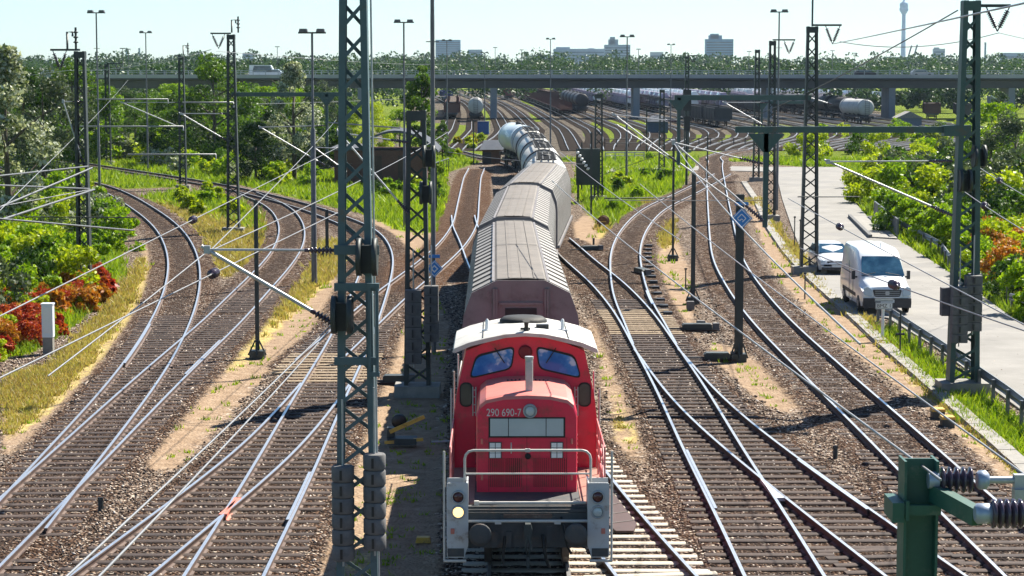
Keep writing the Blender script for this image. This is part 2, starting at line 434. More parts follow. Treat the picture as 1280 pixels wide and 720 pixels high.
mbf = MB(); b_ = root_of['N'].location
mbf.prism([(G(x, y, .2).x, G(x, y, .2).y) for x, y in ((950, 598), (985, 622), (970, 622), (966, 618))], (0, 0, .12), (1,0,0), (0,1,0), (0,0,.082)); mbf.build('frog_nose', M['frog_white'], root_of['N'])
# ================================================================ GROUND
def poly_mask(poly, X, Y, z=0.0, jit=.5):
    W = np.array([[G(x, y, z).x, G(x, y, z).y] for x, y in poly]); acc = np.zeros(X.shape)
    sel = (X > W[:,0].min() - 2) & (X < W[:,0].max() + 2) & (Y > W[:,1].min() - 6) & (Y < W[:,1].max() + 6)
    xs, ys = X[sel], Y[sel]; a = np.zeros(xs.shape)
    for k in range(7):
        jx = math.cos(k * 2.4) * jit * math.sqrt(k / 6); jy = math.sin(k * 2.4) * jit * math.sqrt(k / 6) * (1 + ys / 80)
        x = xs + jx; y = ys + jy; ins = np.zeros(xs.shape, bool)
        for (x0, y0), (x1, y1) in zip(W, np.roll(W, -1, 0)):
            c = ((y0 > y) != (y1 > y)) & (x < (x1 - x0) * (y - y0) / (y1 - y0 + 1e-12) + x0); ins ^= c
        a += ins
    acc[sel] = a / 7; return acc
ys_ = [13.0]
while ys_[-1] < 1250: ys_.append(ys_[-1] + max(.2, ys_[-1] * .0042))
ys_ = np.array(ys_); nc = 300
u = np.linspace(-1, 1, nc)
GX = u[None, :] * (ys_[:, None] * .285 + 12); GY = np.repeat(ys_[:, None], nc, 1)
X = GX.ravel(); Y = GY.ravel()
allp = np.concatenate(ALLP); kd = kdtree.KDTree(len(allp))
for i, p in enumerate(allp): kd.insert((p[0], p[1], 0), i)
kd.balance()
dist = np.full(X.shape, 9.0)
near = np.where(Y < 345)[0]
for i in near:
    dist[i] = kd.find((X[i], Y[i], 0))[2]
kdD = kd_of['D'][0]; rust_i = [i for i in near if 92 < Y[i] < 215 and -16 < X[i] < 6 and kdD.find((X[i], Y[i], 0))[2] < 2.3]
ballast = np.clip((2.05 - dist) / .8, 0, 1)
rusty = np.zeros_like(X); rusty[rust_i] = 1
GRASS = [
 [(648,120),(656,120),(682,152),(668,152)], [(742,150),(800,150),(860,160),(850,172),(735,180),(728,165)], [(1085,150),(1130,140),(1190,140),(1240,160),(1085,162)], [(575,160),(600,150),(606,128),(612,128),(612,165)], [(905,160),(960,152),(1000,160),(990,170),(920,170)],
 [(0,140),(140,170),(330,195),(420,215),(520,228),(540,250),(520,292),(470,270),(380,250),(300,230),(150,236),(132,250),(150,300),(158,340),(100,400),(40,440),(0,450)],
 [(440,235),(548,200),(566,245),(552,292),(500,288),(450,265)], [(500,150),(608,158),(612,198),(545,220),(500,220)],
 [(728,184),(850,168),(1010,168),(1010,180),(915,184),(868,205),(850,238),(812,250),(760,288),(735,268),(716,235)],
 [(960,158),(1280,140),(1280,412),(1190,345),(1120,298),(1078,268),(1062,240),(1058,212),(1000,208),(960,205)],
 [(1088,408),(1112,404),(1300,540),(1300,590),(1200,528)], [(1036,212),(1062,240),(1080,275),(1060,272),(1050,240)],
 [(165,245),(230,238),(300,250),(335,262),(340,300),(300,285),(250,270)]]
DRY = [
 [(190,250),(250,262),(335,262),(345,290),(330,315),(285,352),(258,340),(262,310),(235,275)],
 [(395,300),(432,300),(420,345),(360,402),(310,455),(275,475),(262,480),(330,385)],
 [(0,560),(0,470),(60,455),(130,385),(160,345),(185,300),(192,330),(180,375),(130,450),(60,520)],
 [(735,385),(760,430),(765,480),(800,545),(800,560),(770,560),(755,480)], [(925,250),(945,258),(985,330),(1060,400),(1160,500),(1280,610),(1280,580),(1170,480),(1060,380),(985,300),(945,240)],
 [(455,640),(478,560),(470,720),(420,720)], [(1000,290),(1030,330),(1085,395),(1110,415),(1060,400),(1010,345)], [(740,262),(762,286),(800,252),(850,240),(838,320),(808,300),(780,300),(745,300)]]
SAND = [
 [(172,585),(235,505),(290,440),(395,350),(425,345),(412,392),(330,470),(250,560),(215,592)],
 [(0,585),(0,510),(70,470),(165,360),(180,300),(196,308),(198,340),(180,390),(110,480),(50,545)],
 [(880,420),(935,440),(1012,505),(1008,522),(950,505),(895,455)], [(806,325),(845,290),(862,340),(875,430),(860,420),(830,370)],
 [(703,290),(735,262),(762,296),(745,312)], [(730,392),(752,400),(775,470),(800,540),(815,600),(770,560)],
 [(470,470),(535,350),(560,400),(555,730),(390,730),(430,600)], [(925,235),(955,270),(995,320),(1075,400),(1175,492),(1290,600),(1290,640),(1150,505),(1030,415),(960,335)],
 [(455,270),(550,292),(545,310),(505,340),(500,310)]]
grass = np.zeros_like(X); dry = np.zeros_like(X); sand = np.zeros_like(X)
for p in GRASS: grass = np.maximum(grass, poly_mask(p, X, Y, 0, .6))
for p in DRY: dry = np.maximum(dry, poly_mask(p, X, Y, 0, .7))
for p in SAND: sand = np.maximum(sand, poly_mask(p, X, Y, 0, .6))
# beyond the surveyed strip: meadow at the sides, gravel in the yard
yard = np.clip((Y - 225) / 15, 0, 1) * np.clip((X + 22 + (Y - 225) * .02) / 6, 0, 1) * np.clip((88 - X) / 8, 0, 1)
inside = (np.abs(X) < .245 * Y + 1)
grass = np.where(~inside & (Y < 235), 1.0, grass)
grass = np.where((Y >= 225) & (X < 0), np.maximum(grass, 1 - yard), grass)
grass = np.where((Y >= 225) & (X >= 0), np.maximum(grass, 1 - yard), grass)
grass = np.maximum(grass, np.clip((Y - 900) / 40, 0, 1))
zz = (-.035 + .075 * np.clip((2.2 - dist) / .8, 0, 1)) + rng.normal(0, .006, X.shape)
zz -= np.clip((Y - 300) / 60, 0, 1) * .02
GZ = zz
V = np.stack([X, Y, zz], 1)
nr = len(ys_); ii = np.arange((nr - 1) * nc).reshape(nr - 1, nc)[:, :-1].ravel()
F = np.stack([ii, ii + 1, ii + nc + 1, ii + nc], 1)

t = NT('track_ground')
big = t.noise(.35, 5, .65); mid = t.noise(2.2, 4, .7); fine = t.noise(14, 3, .7)
def stones(scale, cols):
    nd = t.new('ShaderNodeTexVoronoi'); nd.inputs['Scale'].default_value = scale; nd.inputs['Randomness'].default_value = 1
    t.link(t.co(), nd.inputs['Vector'])
    sp = t.new('ShaderNodeSeparateColor'); t.link(nd.outputs['Color'], sp.inputs[0])
    return t.ramp(sp.outputs[0], cols), nd.outputs['Distance'], sp.outputs[1]
c_b, d_b, h_b = stones(12, [(0, (.012,.008,.006)), (.36, (.065,.038,.026)), (.68, (.155,.092,.062)), (.85, (.32,.225,.165)), (1, (.70,.60,.50))])
c_g, d_g, h_g = stones(13, [(0, (.04,.027,.019)), (.32, (.135,.09,.064)), (.66, (.29,.205,.15)), (1, (.70,.60,.50))])
rust = t.smooth(big, .45, .65)
c_b = t.mix(t.math('MULTIPLY', rust, .45), c_b, t.ramp(fine, [(.3, (.05,.027,.016)), (.7, (.17,.09,.05))]))
c_s = t.ramp(mid, [(.25, (.20,.132,.082)), (.55, (.31,.22,.148)), (.8, (.43,.33,.235))])
c_s = t.mix(t.math('MULTIPLY', t.smooth(fine, .66, .76), .5), c_s, (.13,.09,.06))
c_gr = t.ramp(mid, [(.2, (.09,.14,.014)), (.5, (.20,.27,.02)), (.8, (.34,.37,.045))])
c_dr = t.ramp(mid, [(.2, (.24,.19,.05)), (.5, (.42,.33,.11)), (.8, (.58,.46,.24))])
c_y, d_y, h_y = stones(3, [(0, (.08,.066,.05)), (.5, (.17,.14,.108)), (1, (.30,.255,.20))])
nz = t.math('MULTIPLY', t.math('SUBTRACT', t.math('ADD', mid, t.math('MULTIPLY', fine, .6)), .8), 1.1)
def m_(name, lo=.35, hi=.65):
    return t.smooth(t.math('ADD', t.attr(name), nz), lo, hi)
col = t.mix(m_('yard', .4, .6), c_g, c_y)
nzs = t.math('MULTIPLY', t.math('SUBTRACT', t.math('ADD', t.noise(.9, 6, .72), t.math('MULTIPLY', fine, .5)), .75), 2.2)
ms = t.smooth(t.math('ADD', t.attr('sand'), nzs), .3, .75)
col = t.mix(ms, col, c_s)
col = t.mix(m_('dry', .5, .85), col, c_dr)
col = t.mix(m_('grass'), col, c_gr)
c_b = t.mix(t.math('MULTIPLY', m_('rusty'), .5), c_b, t.mix(h_b, (.06,.028,.015), (.26,.13,.065)))
c_b = t.mix(t.math('MULTIPLY', t.smooth(t.math('ADD', t.attr('oil'), nz), .35, .9), .55), c_b, t.mix(h_b, (.014,.010,.009), (.10,.07,.055)))
col = t.mix(m_('ballast'), col, c_b)
t.set(Base_Color=col, Roughness=.9); t.bsdf.inputs['Specular IOR Level'].default_value = .06
stn = t.math('SUBTRACT', h_b, t.math('MULTIPLY', d_b, 6))
hgt = t.math('ADD', stn, t.math('MULTIPLY', fine, 1.2)); soft = t.math('SUBTRACT', 1.0, t.math('MULTIPLY', t.math('MULTIPLY', m_('sand'), t.math('SUBTRACT', 1.0, m_('ballast'))), .85), True)
t.bump(t.math('MULTIPLY', hgt, soft), .95, .04)
M['ground'] = t.m
go = np_mesh('ground', V, F, M['ground'], attrs={'ballast': ballast, 'grass': grass, 'dry': dry, 'sand': sand, 'yard': yard, 'rusty': rusty, 'oil': np.clip((.85 - dist) / .6, 0, 1)}, smooth=True)
tag(go, kind='structure')
# land on to the horizon
M['land'] = pbr('distant_meadow', (.06,.10,.03), (.12,.14,.05), .02, .95)
mb = MB(); mb.add([(-16000, -400, -.25), (16000, -400, -.25), (16000, 20000, -.25), (-16000, 20000, -.25)], [(0,1,2,3)])
tag(mb.build('ground_plain', M['land']), kind='structure')

def mask_at(arr, x, y):
    """nearest ground sample of a mask"""
    r = int(np.clip(np.searchsorted(ys_, y), 0, nr - 1)); c = int(np.clip(round(((x / (ys_[r] * .285 + 12)) + 1) / 2 * (nc - 1)), 0, nc - 1))
    return arr[r * nc + c]

# ---------------------------------------------------------------- road
def strip(poly, z0, name, mat, lab=None, thick=.06):
    W = [G(x, y, 0) for x, y in poly]; mb = MB(); mb.prism([(p.x, p.y) for p in W], (0, 0, z0 - thick), (1,0,0), (0,1,0), (0,0,thick))
    return mb.build(name, mat)
road = strip([(974,209),(1052,209),(1057,225),(1061,240),(1070,255),(1085,272),(1118,297),(1190,343),(1330,445),(1330,552),(1280,516),(1172,436),(1110,398),(1070,392),(1046,372),(1022,348),(1003,318),(990,285),(978,250),(972,225)], .03, 'road', M['asphalt'])
tag(road, kind='structure')
pth = strip([(752,207),(880,207.5),(976,209),(974,215),(880,213),(800,214.5),(754,215)], .024, 'path', M['asphalt']); tag(pth, kind='structure')
# ================================================================ THE TRAIN
def gloss(name, c, c2=None, rough=.3, coat=.3, dirt=None, amt=.3, dscale=1.5, bump=0):
    m = pbr(name, c, c2, 1.8, rough, dirt=dirt, dirt_scale=dscale, dirt_amt=amt, bump=bump)
    m.node_tree.nodes['Principled BSDF'].inputs['Coat Weight'].default_value = coat; return m
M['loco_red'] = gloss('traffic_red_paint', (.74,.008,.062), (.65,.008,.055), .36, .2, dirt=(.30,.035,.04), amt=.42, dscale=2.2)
M['loco_red_top'] = gloss('salmon_red_paint', (.68,.20,.16), (.62,.16,.135), .5, .1, dirt=(.40,.17,.13), amt=.35)  # salmon red, on the upward hood faces and the hinges
M['loco_roof'] = gloss('off_white_roof_paint', (.56,.55,.51), (.48,.47,.44), .6, 0, dirt=(.30,.27,.24), amt=.42)
M['loco_frame'] = pbr('dusty_dark_frame', (.045,.05,.055), (.075,.075,.075), 3, .7, dirt=(.13,.085,.06), dirt_scale=3, dirt_amt=.4)
M['loco_grey'] = gloss('light_grey_step_paint', (.52,.54,.55), (.45,.47,.48), .5, .1, dirt=(.25,.20,.16), amt=.35, dscale=4)
M['grille_red'] = pbr('dark_grille_red', (.16,.008,.014), (.13,.008,.012), 3, .6)  # dark red of the grille backing, louvres and seams
M['deck'] = pbr('dusty_red_deck', (.34,.17,.13), (.27,.13,.10), 4, .8)
tg = NT('cab_glass'); tg.set(Base_Color=tg.ramp(tg.noise(2.6, 3), [(.35, (.03,.15,.46)), (.54, (.07,.25,.58)), (.62, (.48,.60,.74))]), Roughness=.06); tg.bsdf.inputs['Specular IOR Level'].default_value = .22; M['glass'] = tg.m  # pale patches: reflections and bright interior painted into the pane colour
M['glass_green'] = gloss('dull_green_glass', (.05,.075,.06), (.035,.05,.045), .25, .3)
M['pane_grey'] = gloss('grey_number_pane', (.42,.50,.52), (.36,.44,.46), .3, .3)
M['rubber'] = pbr('black_rubber', (.012,.012,.012), None, 4, .7)
M['lens_clear'] = gloss('lamp_lens', (.55,.62,.62), (.38,.46,.48), .15, .6)
M['lens_red'] = gloss('red_lamp_lens', (.07,.015,.018), (.05,.01,.012), .2, .5)
M['lens_lit'] = emit('lit_warm_lamp', (1.0, .66, .24), 1.0)
M['num_grey'] = pbr('number_paint', (.62,.58,.58), None, 4, .5)
M['handrail'] = pbr('handrail_paint', (.60,.57,.52), (.48,.45,.41), 6, .5)
M['handrail_red'] = pbr('red_handrail_paint', (.52,.10,.10), (.60,.30,.28), 6, .5)
M['wheel'] = pbr('wheel_steel', (.05,.04,.035), (.09,.07,.06), 6, .6, .3)
M['w_roof'] = gloss('weathered_wagon_roof', (.175,.152,.132), (.128,.112,.098), .75, 0, dirt=(.11,.095,.085), amt=.5, dscale=.9, bump=.1)
M['w_rib'] = pbr('wagon_rib_paint', (.32,.295,.27), (.25,.23,.21), 1.5, .55, dirt=(.17,.15,.13), dirt_scale=1.2, dirt_amt=.4)
M['w_side'] = pbr('dirt_and_shade_sidewall', (.014,.013,.014), (.026,.024,.024), 1.2, .75)  # near-black: dirt plus the shade between the ribs, put into the colour
M['w_end'] = pbr('wagon_end_paint', (.20,.185,.185), (.15,.138,.138), 1.5, .6, dirt=(.09,.07,.065), dirt_scale=1.5, dirt_amt=.4)
M['w_seam'] = pbr('black_roof_seal', (.02,.02,.02), None, 3, .7)
M['tank_white'] = gloss('chalky_white_tank', (.54,.53,.50), (.43,.42,.40), .6, 0, dirt=(.36,.32,.28), amt=.35, dscale=.7)
M['tank_grey'] = gloss('grey_tank', (.48,.47,.45), (.38,.37,.35), .45, .1, dirt=(.2,.17,.15), amt=.4, dscale=.8)
M['tank_band'] = pbr('black_tank_band', (.035,.033,.035), (.06,.055,.055), 2, .6)
M['tank_blue'] = gloss('pale_blue_tank', (.50,.57,.61), (.54,.59,.63), .4, .2, dirt=(.34,.38,.40), amt=.3)
M['walk'] = pbr('walkway_grating', (.025,.025,.027), (.05,.05,.05), 6, .7)

def text_mesh(name, txt, size, mat, parent, loc, rot=(R(90), 0, 0), extrude=.004, local=True, sx=1.0):
    cu = bpy.data.curves.new(name, 'FONT'); cu.body = txt; cu.size = size; cu.extrude = extrude; cu.align_x = 'CENTER'; cu.align_y = 'CENTER'
    tmp = bpy.data.objects.new(name, cu); COL.objects.link(tmp)
    bpy.context.view_layer.update()
    me = bpy.data.meshes.new_from_object(tmp.evaluated_get(bpy.context.evaluated_depsgraph_get()))
    bpy.data.objects.remove(tmp); bpy.data.curves.remove(cu)
    me.materials.clear(); me.materials.append(mat)
    o = bpy.data.objects.new(name, me); COL.objects.link(o); o.parent = parent
    o.location = loc; o.rotation_euler = rot; o.scale = (sx, 1, 1); return o
def rrect(x0, x1, z0, z1, r, n=4):
    pts = []
    for cx, cz, a0 in ((x1-r, z0+r, -90), (x1-r, z1-r, 0), (x0+r, z1-r, 90), (x0+r, z0+r, 180)):
        for i in range(n + 1): a = R(a0 + 90 * i / n); pts.append((cx + r * math.cos(a), cz + r * math.sin(a)))
    return pts
def rpoly(P, r=.06, n=3):
    out = []; k = len(P)
    for i in range(k):
        a, b, c = Vector(P[i-1]), Vector(P[i]), Vector(P[(i+1) % k])
        u = (a - b); v = (c - b); lu = min(r, u.length * .45); lv = min(r, v.length * .45)
        p0 = b + u.normalized() * lu; p1 = b + v.normalized() * lv
        for j in range(n + 1): s = j / n; out.append(tuple(p0 * (1-s)**2 + b * 2 * s * (1-s) + p1 * s * s))
    return out
def wheelset(parent, y, r=.5, name='wheelset'):
    mb = MB(); mb.tube([(-.95, y, r), (.95, y, r)], .09, 8)
    for s in (-1, 1): mb.lathe([(r*.3, -.09), (r*.5,-.07), (r*.92, -.07), (r, -.065), (r, .05), (r + .028, .055), (r + .028, .075), (r*.8, .08), (r*.3, .09)], (s * .75, y, r), (-s, 0, 0), 20)
    return mb.build(name, M['wheel'], parent, True)
def buffer(parent, x, y, z, dr, name='buffer', r=.21):
    mb = MB(); mb.lathe([(.14, .0), (.14, .22), (.105, .23), (.105, .50), (r*.8, .53), (r, .55), (r, .585), (r*.6, .60), (.02, .605)], (x, y, z), (0, dr, 0), 20)
    return mb.build(name, M['loco_frame'], parent, True)

# ---------------------------------------------------------------- locomotive (x right, y away from the camera, z over the rail)
qy = T['Q']
def q_at(y): return float(np.interp(y, qy[:,1], qy[:,0]))
L0 = 38.5
hd = math.atan2(q_at(L0 + 13.5) - q_at(L0 + 1), 12.5)
lo = thing('diesel_locomotive', 'red centre-cab diesel shunting locomotive with a white roof, heading the goods train', 'locomotive', (q_at(L0) - .03, L0, RAIL_Z), -hd)
# frame, deck, beam
mb = MB(); mb.box((0, 7.15, 1.02), (2.35, 12.7, .42)); mb.box((0, 7.15, 1.385), (2.98, 12.9, .11)); mb.box((-1.2, 7.1, .75), (.35, 3.6, .7)); mb.box((1.2, 7.1, .75), (.35, 3.6, .7)); mb.box((0, 7.1, .62), (1.9, 3.4, .55))
mb.build('underframe', M['loco_frame'], lo, True)
mb = MB(); mb.box((0, 7.15, 1.452), (2.96, 12.9, .018)); mb.build('deck_plate', M['loco_frame'], lo, True)
for s in (-1, 1):
    mb = MB(); mb.box((s * 1.24, 4.2, 1.466), (.48, 6.6, .012)); mb.build('walkway_plate', M['deck'], lo, True)
for ye, dr in ((.68, -1), (13.62, 1)):
    mb = MB(); mb.box((0, ye, 1.03), (2.35, .12, .66)); mb.box((0, ye + dr * .07, 1.40), (2.30, .03, .05)); mb.box((0, ye + dr*.075, 1.10), (1.0, .03, .42))
    for x in (-.62, -.35, .4, .66, .9): mb.box((x, ye + dr * .09, .86 + .1 * (x > 0)), (.10, .06, .30))
    bm_ = mb.build('buffer_beam', M['loco_frame'], lo, True)
    mb = MB(); mb.tube([(-1.2, ye + dr * .16, 1.22), (1.2, ye + dr * .16, 1.22)], .028, 8); mb.box((-.55, ye + dr*.16, 1.2), (.12,.05,.07)); mb.box((.55, ye + dr*.16, 1.2), (.12,.05,.07)); mb.build('beam_pipe', M['handrail'], bm_, True)
    mb = MB(); mb.tube([(.28, ye + dr*.1, .95), (.30, ye + dr*.22, .75), (.34, ye + dr*.24, .5), (.4, ye + dr*.18, .35)], .03, 6); mb.build('brake_hose', M['rubber'], bm_, True)
    mb = MB(); mb.tube([(-.42, ye + dr*.1, .92), (-.45, ye + dr*.2, .7), (-.47, ye + dr*.2, .42)], .028, 6); mb.build('brake_hose', M['rubber'], bm_, True)
    for x in (-.88, .88): buffer(lo, x, ye, 1.05, dr)
    mb = MB(); mb.prism([(-.06, -.14), (.06, -.14), (.08, .05), (.05, .16), (-.05, .16), (-.08, .05)], (0, ye + dr*.06, 1.05), (1,0,0), (0,0,1), (0, dr*.34, 0))
    mb.tube([(0, ye + dr*.38, 1.0), (.05, ye + dr*.40, .8), (.0, ye + dr*.40, .55), (-.05, ye + dr*.40, .8), (0, ye + dr*.38, 1.0)], .03, 6); mb.box((0, ye + dr*.40, .5), (.06,.06,.22))
    mb.build('coupling_hook', M['dark_steel'], lo, True)
# corner step units
for ye, dr in ((.40, 1), (13.90, -1)):
    for s in (-1, 1):
        mb = MB()
        mb.prism(rpoly([(1.10, .80), (1.16, .62), (1.16, .56), (1.50, .56), (1.50, 1.96), (1.10, 1.96)] if s > 0 else [(-1.10, .80), (-1.10, 1.96), (-1.50, 1.96), (-1.50, .56), (-1.16, .56), (-1.16, .62)], .05), (0, ye, 0), (1,0,0), (0,0,1), (0, dr * .035, 0))
        mb.box((s * 1.12, ye + dr * .37, 1.35), (.03, .66, 1.2)); mb.box((s * 1.31, ye + dr*.69, 1.25), (.40, .03, 1.35))
        st = mb.build('step_unit', M['loco_grey'], lo, True)
        mb = MB()
        for z in (.60, .98, 1.30): mb.box((s * 1.34, ye + dr * .32, z), (.36, .55, .03))
        mb.box((s * 1.33, ye - dr * .012, .66), (.30, .03, .15)); mb.build('step', M['loco_frame'], st, True)
        mb = MB()
        mb.tube([(s * 1.545, ye, .52), (s * 1.545, ye, 1.98), (s * 1.545, ye + dr * .03, 2.55)], .022, 8); mb.tube([(s * 1.14, ye - dr*.0, .50), (s * 1.56, ye, .50)], .03, 6)
        mb.build('grab_pole', M['handrail'], st, True)
        for z, mt, nm in ((1.70, 'lens_red', 'tail_lamp'), (1.42, 'lens_lit' if (s < 0 and dr > 0) else 'lens_clear', 'head_lamp')):
            mb = MB(); mb.lathe([(.125, 0), (.125, .05), (.10, .055), (.098, .02)], (s * 1.285, ye, z), (0, -dr, 0), 20); lp = mb.build(nm, M['galv'], st, True, label='lit warm white head lamp' if mt == 'lens_lit' else None)
            mb = MB(); mb.lathe([(.097, .0), (.097, .03), (.075, .05), (.03, .058)], (s * 1.285, ye, z), (0, -dr, 0), 20); mb.build('lens', M[mt], lp, True)
        mb = MB(); mb.box((s * 1.39, ye - dr * .012, 1.06), (.07, .02, .10)); mb.build('reflector', M['rail_red'], st, True)
# front rail
for ye in (.78, 13.5):
    mb = MB(); x, r = 1.17, .16; pts = [(-x, ye, 1.45), (-x, ye, 2.5 - r)] + [(-x + r * (1 - math.cos(a)), ye, 2.5 - r + r * math.sin(a)) for a in (R(30), R(60), R(90))] + [(x - r * (1 - math.cos(a)), ye, 2.5 - r + r * math.sin(a)) for a in (R(90), R(60), R(30))] + [(x, ye, 2.5 - r), (x, ye, 1.45)]
    mb.tube(pts, .024, 8); mb.tube([(-x, ye, 2.06), (x, ye, 2.06)], .018, 8); mb.box((0, ye, 2.5), (.09, .06, .06))
    mb.build('end_handrail', M['handrail'], lo, True)
    mb = MB(); mb.tube([(-1.0, ye + .05, 1.50), (1.08, ye + .05, 1.50)], .03, 8); mb.box((-.95, ye + .05, 1.5), (.09,.07,.08)); mb.build('kick_rail', M['handrail'], lo, True)
# short hood
def hood(y0, y1, name, hw=.965, zt=3.36, front=True, y0s=True):
    def sec(y, k, dz): return [Vector((x * k, y, z)) for x, z in ((-hw, 1.46), (hw, 1.46), (hw, 3.0 - dz), (hw - .06, 3.17 - dz), (hw - .18, 3.27 - dz), (.45, zt - .02 - dz), (0, zt - dz), (-.45, zt - .02 - dz), (-hw + .18, 3.27 - dz), (-hw + .06, 3.17 - dz), (-hw, 3.0 - dz))]
    mb = MB(); mb.loft([sec(y0, .985, .09), sec(y0 + .03, .995, .03), sec(y0 + .1, 1, .0), sec(y1, 1, 0)])
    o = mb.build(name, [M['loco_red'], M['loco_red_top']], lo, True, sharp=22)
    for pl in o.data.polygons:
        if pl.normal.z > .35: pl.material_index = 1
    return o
HY = 2.05
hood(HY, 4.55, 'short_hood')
fy = HY - .012
mb = MB()
for x0, x1 in ((-.70, -.36), (-.345, .36), (.375, .70)): mb.box(((x0 + x1) / 2, fy + .002, 2.72), (x1 - x0, .02, .335))
pn = mb.build('number_pane', M['pane_grey'], lo, True)
mb = MB(); mb.box((0, fy + .012, 2.72), (1.47, .02, .39)); mb.build('pane_frame', M['rubber'], pn, True)
for x in (-.605, .575):
    mb = MB(); mb.box((x, fy - .01, 2.28), (.245, .04, .31)); g_ = mb.build('grid_lamp_frame', M['dark_steel'], lo, True)
    mb = MB()
    for i in range(2):
        for j in range(3): mb.box((x - .056 + .112 * i, fy - .034, 2.18 + .1 * j), (.098, .012, .088))
    mb.build('grid_pane', M['white'], g_, True)
for x0, x1 in ((-.74, -.44), (-.42, -.10), (.12, .42), (.44, .76)):
    mb = MB(); mb.box(((x0 + x1) / 2, fy + .008, 1.84), (x1 - x0, .012, .56)); gr_ = mb.build('vent_grille', M['grille_red'], lo, True)
    mb = MB(); n = 8
    for i in range(n): mb.box((x0 + (x1 - x0) * (i + .5) / n, fy - .004, 1.84), (.018, .02, .56))
    mb.build('grille_bars', M['loco_red'], gr_, True)
mb = MB()
for x in (-.73, .0, .765): mb.box((x, fy + .009, 2.0), (.008, .012, 1.05))
mb.box((0, fy + .009, 2.515), (1.5, .012, .008)); mb.build('door_seam', M['grille_red'], lo, True)
mb = MB(); mb.lathe([(.03, 0), (.06, .01), (.06, .03), (.02, .035)], (.02, fy + .01, 2.16), (0, -1, 0), 10); mb.build('door_latch', M['rubber'], lo, True)
mb = MB(); mb.lathe([(.135, 0), (.135, .06), (.11, .07), (.105, .03)], (.06, fy + .01, 3.04), (0, -1, 0), 20); hl = mb.build('top_headlight', M['galv'], lo, True)
mb = MB(); mb.lathe([(.104, 0), (.104, .04), (.07, .065), (.02, .07)], (.06, fy + .01, 3.04), (0, -1, 0), 20); mb.build('lens', M['lens_clear'], hl, True)
for s in (-1, 1):
    for k in range(3):
        mb = MB(); mb.box((s * .972, HY + .55 + k * .72, 2.25), (.012, .60, 1.25)); pd = mb.build('hood_side_panel', M['loco_red'], lo, True)
        mb = MB()
        for q in range(7): mb.box((s * .985, HY + .55 + k * .72, 1.95 + q * .09), (.014, .44, .03))
        mb.build('louvres', M['grille_red'], pd, True)
for x in (-.86, .86):
    for z in (1.75, 2.45):
        mb = MB(); mb.tube([(x, fy - .015, z - .05), (x, fy - .015, z + .05)], .022, 8); mb.build('door_hinge', M['loco_red_top'], lo, True)
mb = MB(); mb.tube([(-.30, fy - .005, 2.42), (-.30, fy - .05, 2.40), (-.30, fy - .05, 2.24), (-.30, fy - .005, 2.22)], .012, 6); mb.build('door_handle', M['handrail'], lo, True)
mb = MB(); mb.box((0, .60, 1.30), (.9, .04, .07)); mb.build('beam_fitting', M['rail_side'], lo, True)
mb = MB(); mb.tube([(.62, .60, 1.28), (.66, .44, 1.05), (.72, .40, .80), (.80, .46, .62)], .022, 6); mb.build('control_cable', M['rubber'], lo, True)
text_mesh('fleet_number', '290 690-7', .205, M['num_grey'], lo, (-.44, fy + .004, 3.0), sx=.80)
mb = MB(); mb.tube([(.05, HY + .5, 3.3), (.05, HY + .5, 3.97)], .075, 14); mb.tube([(.05, HY + .5, 3.97), (.05, HY + .5, 4.02)], .085, 14); mb.box((.05, HY + .43, 3.62), (.12, .05, .6)); mb.build('exhaust_pipe', M['alu'], lo, True)
mb = MB()
for i in range(11):
    if i not in (4, 5): mb.box((-.36 + .08 * i, HY + 1.95, 3.352 - abs(-.36 + .08 * i) * .05), (.035, .22, .022))
mb.build('hood_vent_slots', M['rubber'], lo, True)
# cab
def cabsec(y):
    return [Vector((x, y, z)) for x, z in ((-1.46, 1.46), (1.46, 1.46), (1.46, 2.45), (1.40, 2.95), (1.20, 3.86), (.8, 4.03), (.4, 4.13), (0, 4.17), (-.4, 4.13), (-.8, 4.03), (-1.20, 3.86), (-1.40, 2.95), (-1.46, 2.45))]
CYF, CYB = 4.55, 6.95
mb = MB(); mb.loft([cabsec(CYF), cabsec(CYB)]); mb.build('cab', M['loco_red'], lo, True, sharp=25)
def rsec(y, k=0): return [Vector((x, y, z)) for x, z in [(-1.47, 3.87 - k), (-1.44, 3.95 - k), (-1.15, 4.07 - k), (-.8, 4.16 - k), (-.4, 4.24 - k), (0, 4.27 - k), (.4, 4.24 - k), (.8, 4.16 - k), (1.15, 4.07 - k), (1.44, 3.95 - k), (1.47, 3.87 - k)] + [(1.40, 3.87 - k), (1.1, 4.0 - k), (.4, 4.17 - k), (0, 4.20 - k), (-.4, 4.17 - k), (-1.1, 4.0 - k), (-1.40, 3.87 - k)]]
mb = MB(); mb.loft([rsec(CYF - .17, .02), rsec(CYF - .12), rsec(CYB + .2), rsec(CYB + .28, .02)]); rf = mb.build('cab_roof', M['loco_roof'], lo, True, sharp=30)
mb = MB()
for x in (-.78, .78): mb.lathe([(.05, 0), (.04, .05), (.035, .22), (.015, .25)], (x, CYF + 1.0, 4.15), (0, 0, 1), 10); mb.box((x, CYF + .95, 4.17), (.22, .06, .03))
mb.build('roof_aerial', M['white'], rf, True)
mb = MB(); mb.box((.36, CYF + .75, 4.27), (.26, .2, .09)); mb.build('roof_box', M['black'], rf, True)
mb = MB(); mb.lathe([(.06, 0), (.04, .12), (.05, .22), (.08, .25)], (.02, CYF + .05, 4.24), (0, -.3, 1), 10); mb.box((.0, CYF + .12, 4.3), (.2, .08, .04)); mb.build('horn', M['rubber'], rf, True)
mb = MB(); mb.lathe([(.5, 0), (.5, .06), (.42, .12), (.2, .13)], (-.02, CYF + 1.9, 4.22), (0, 0, 1), 24); mb.build('roof_hatch', M['rubber'], rf, True)
mb = MB()
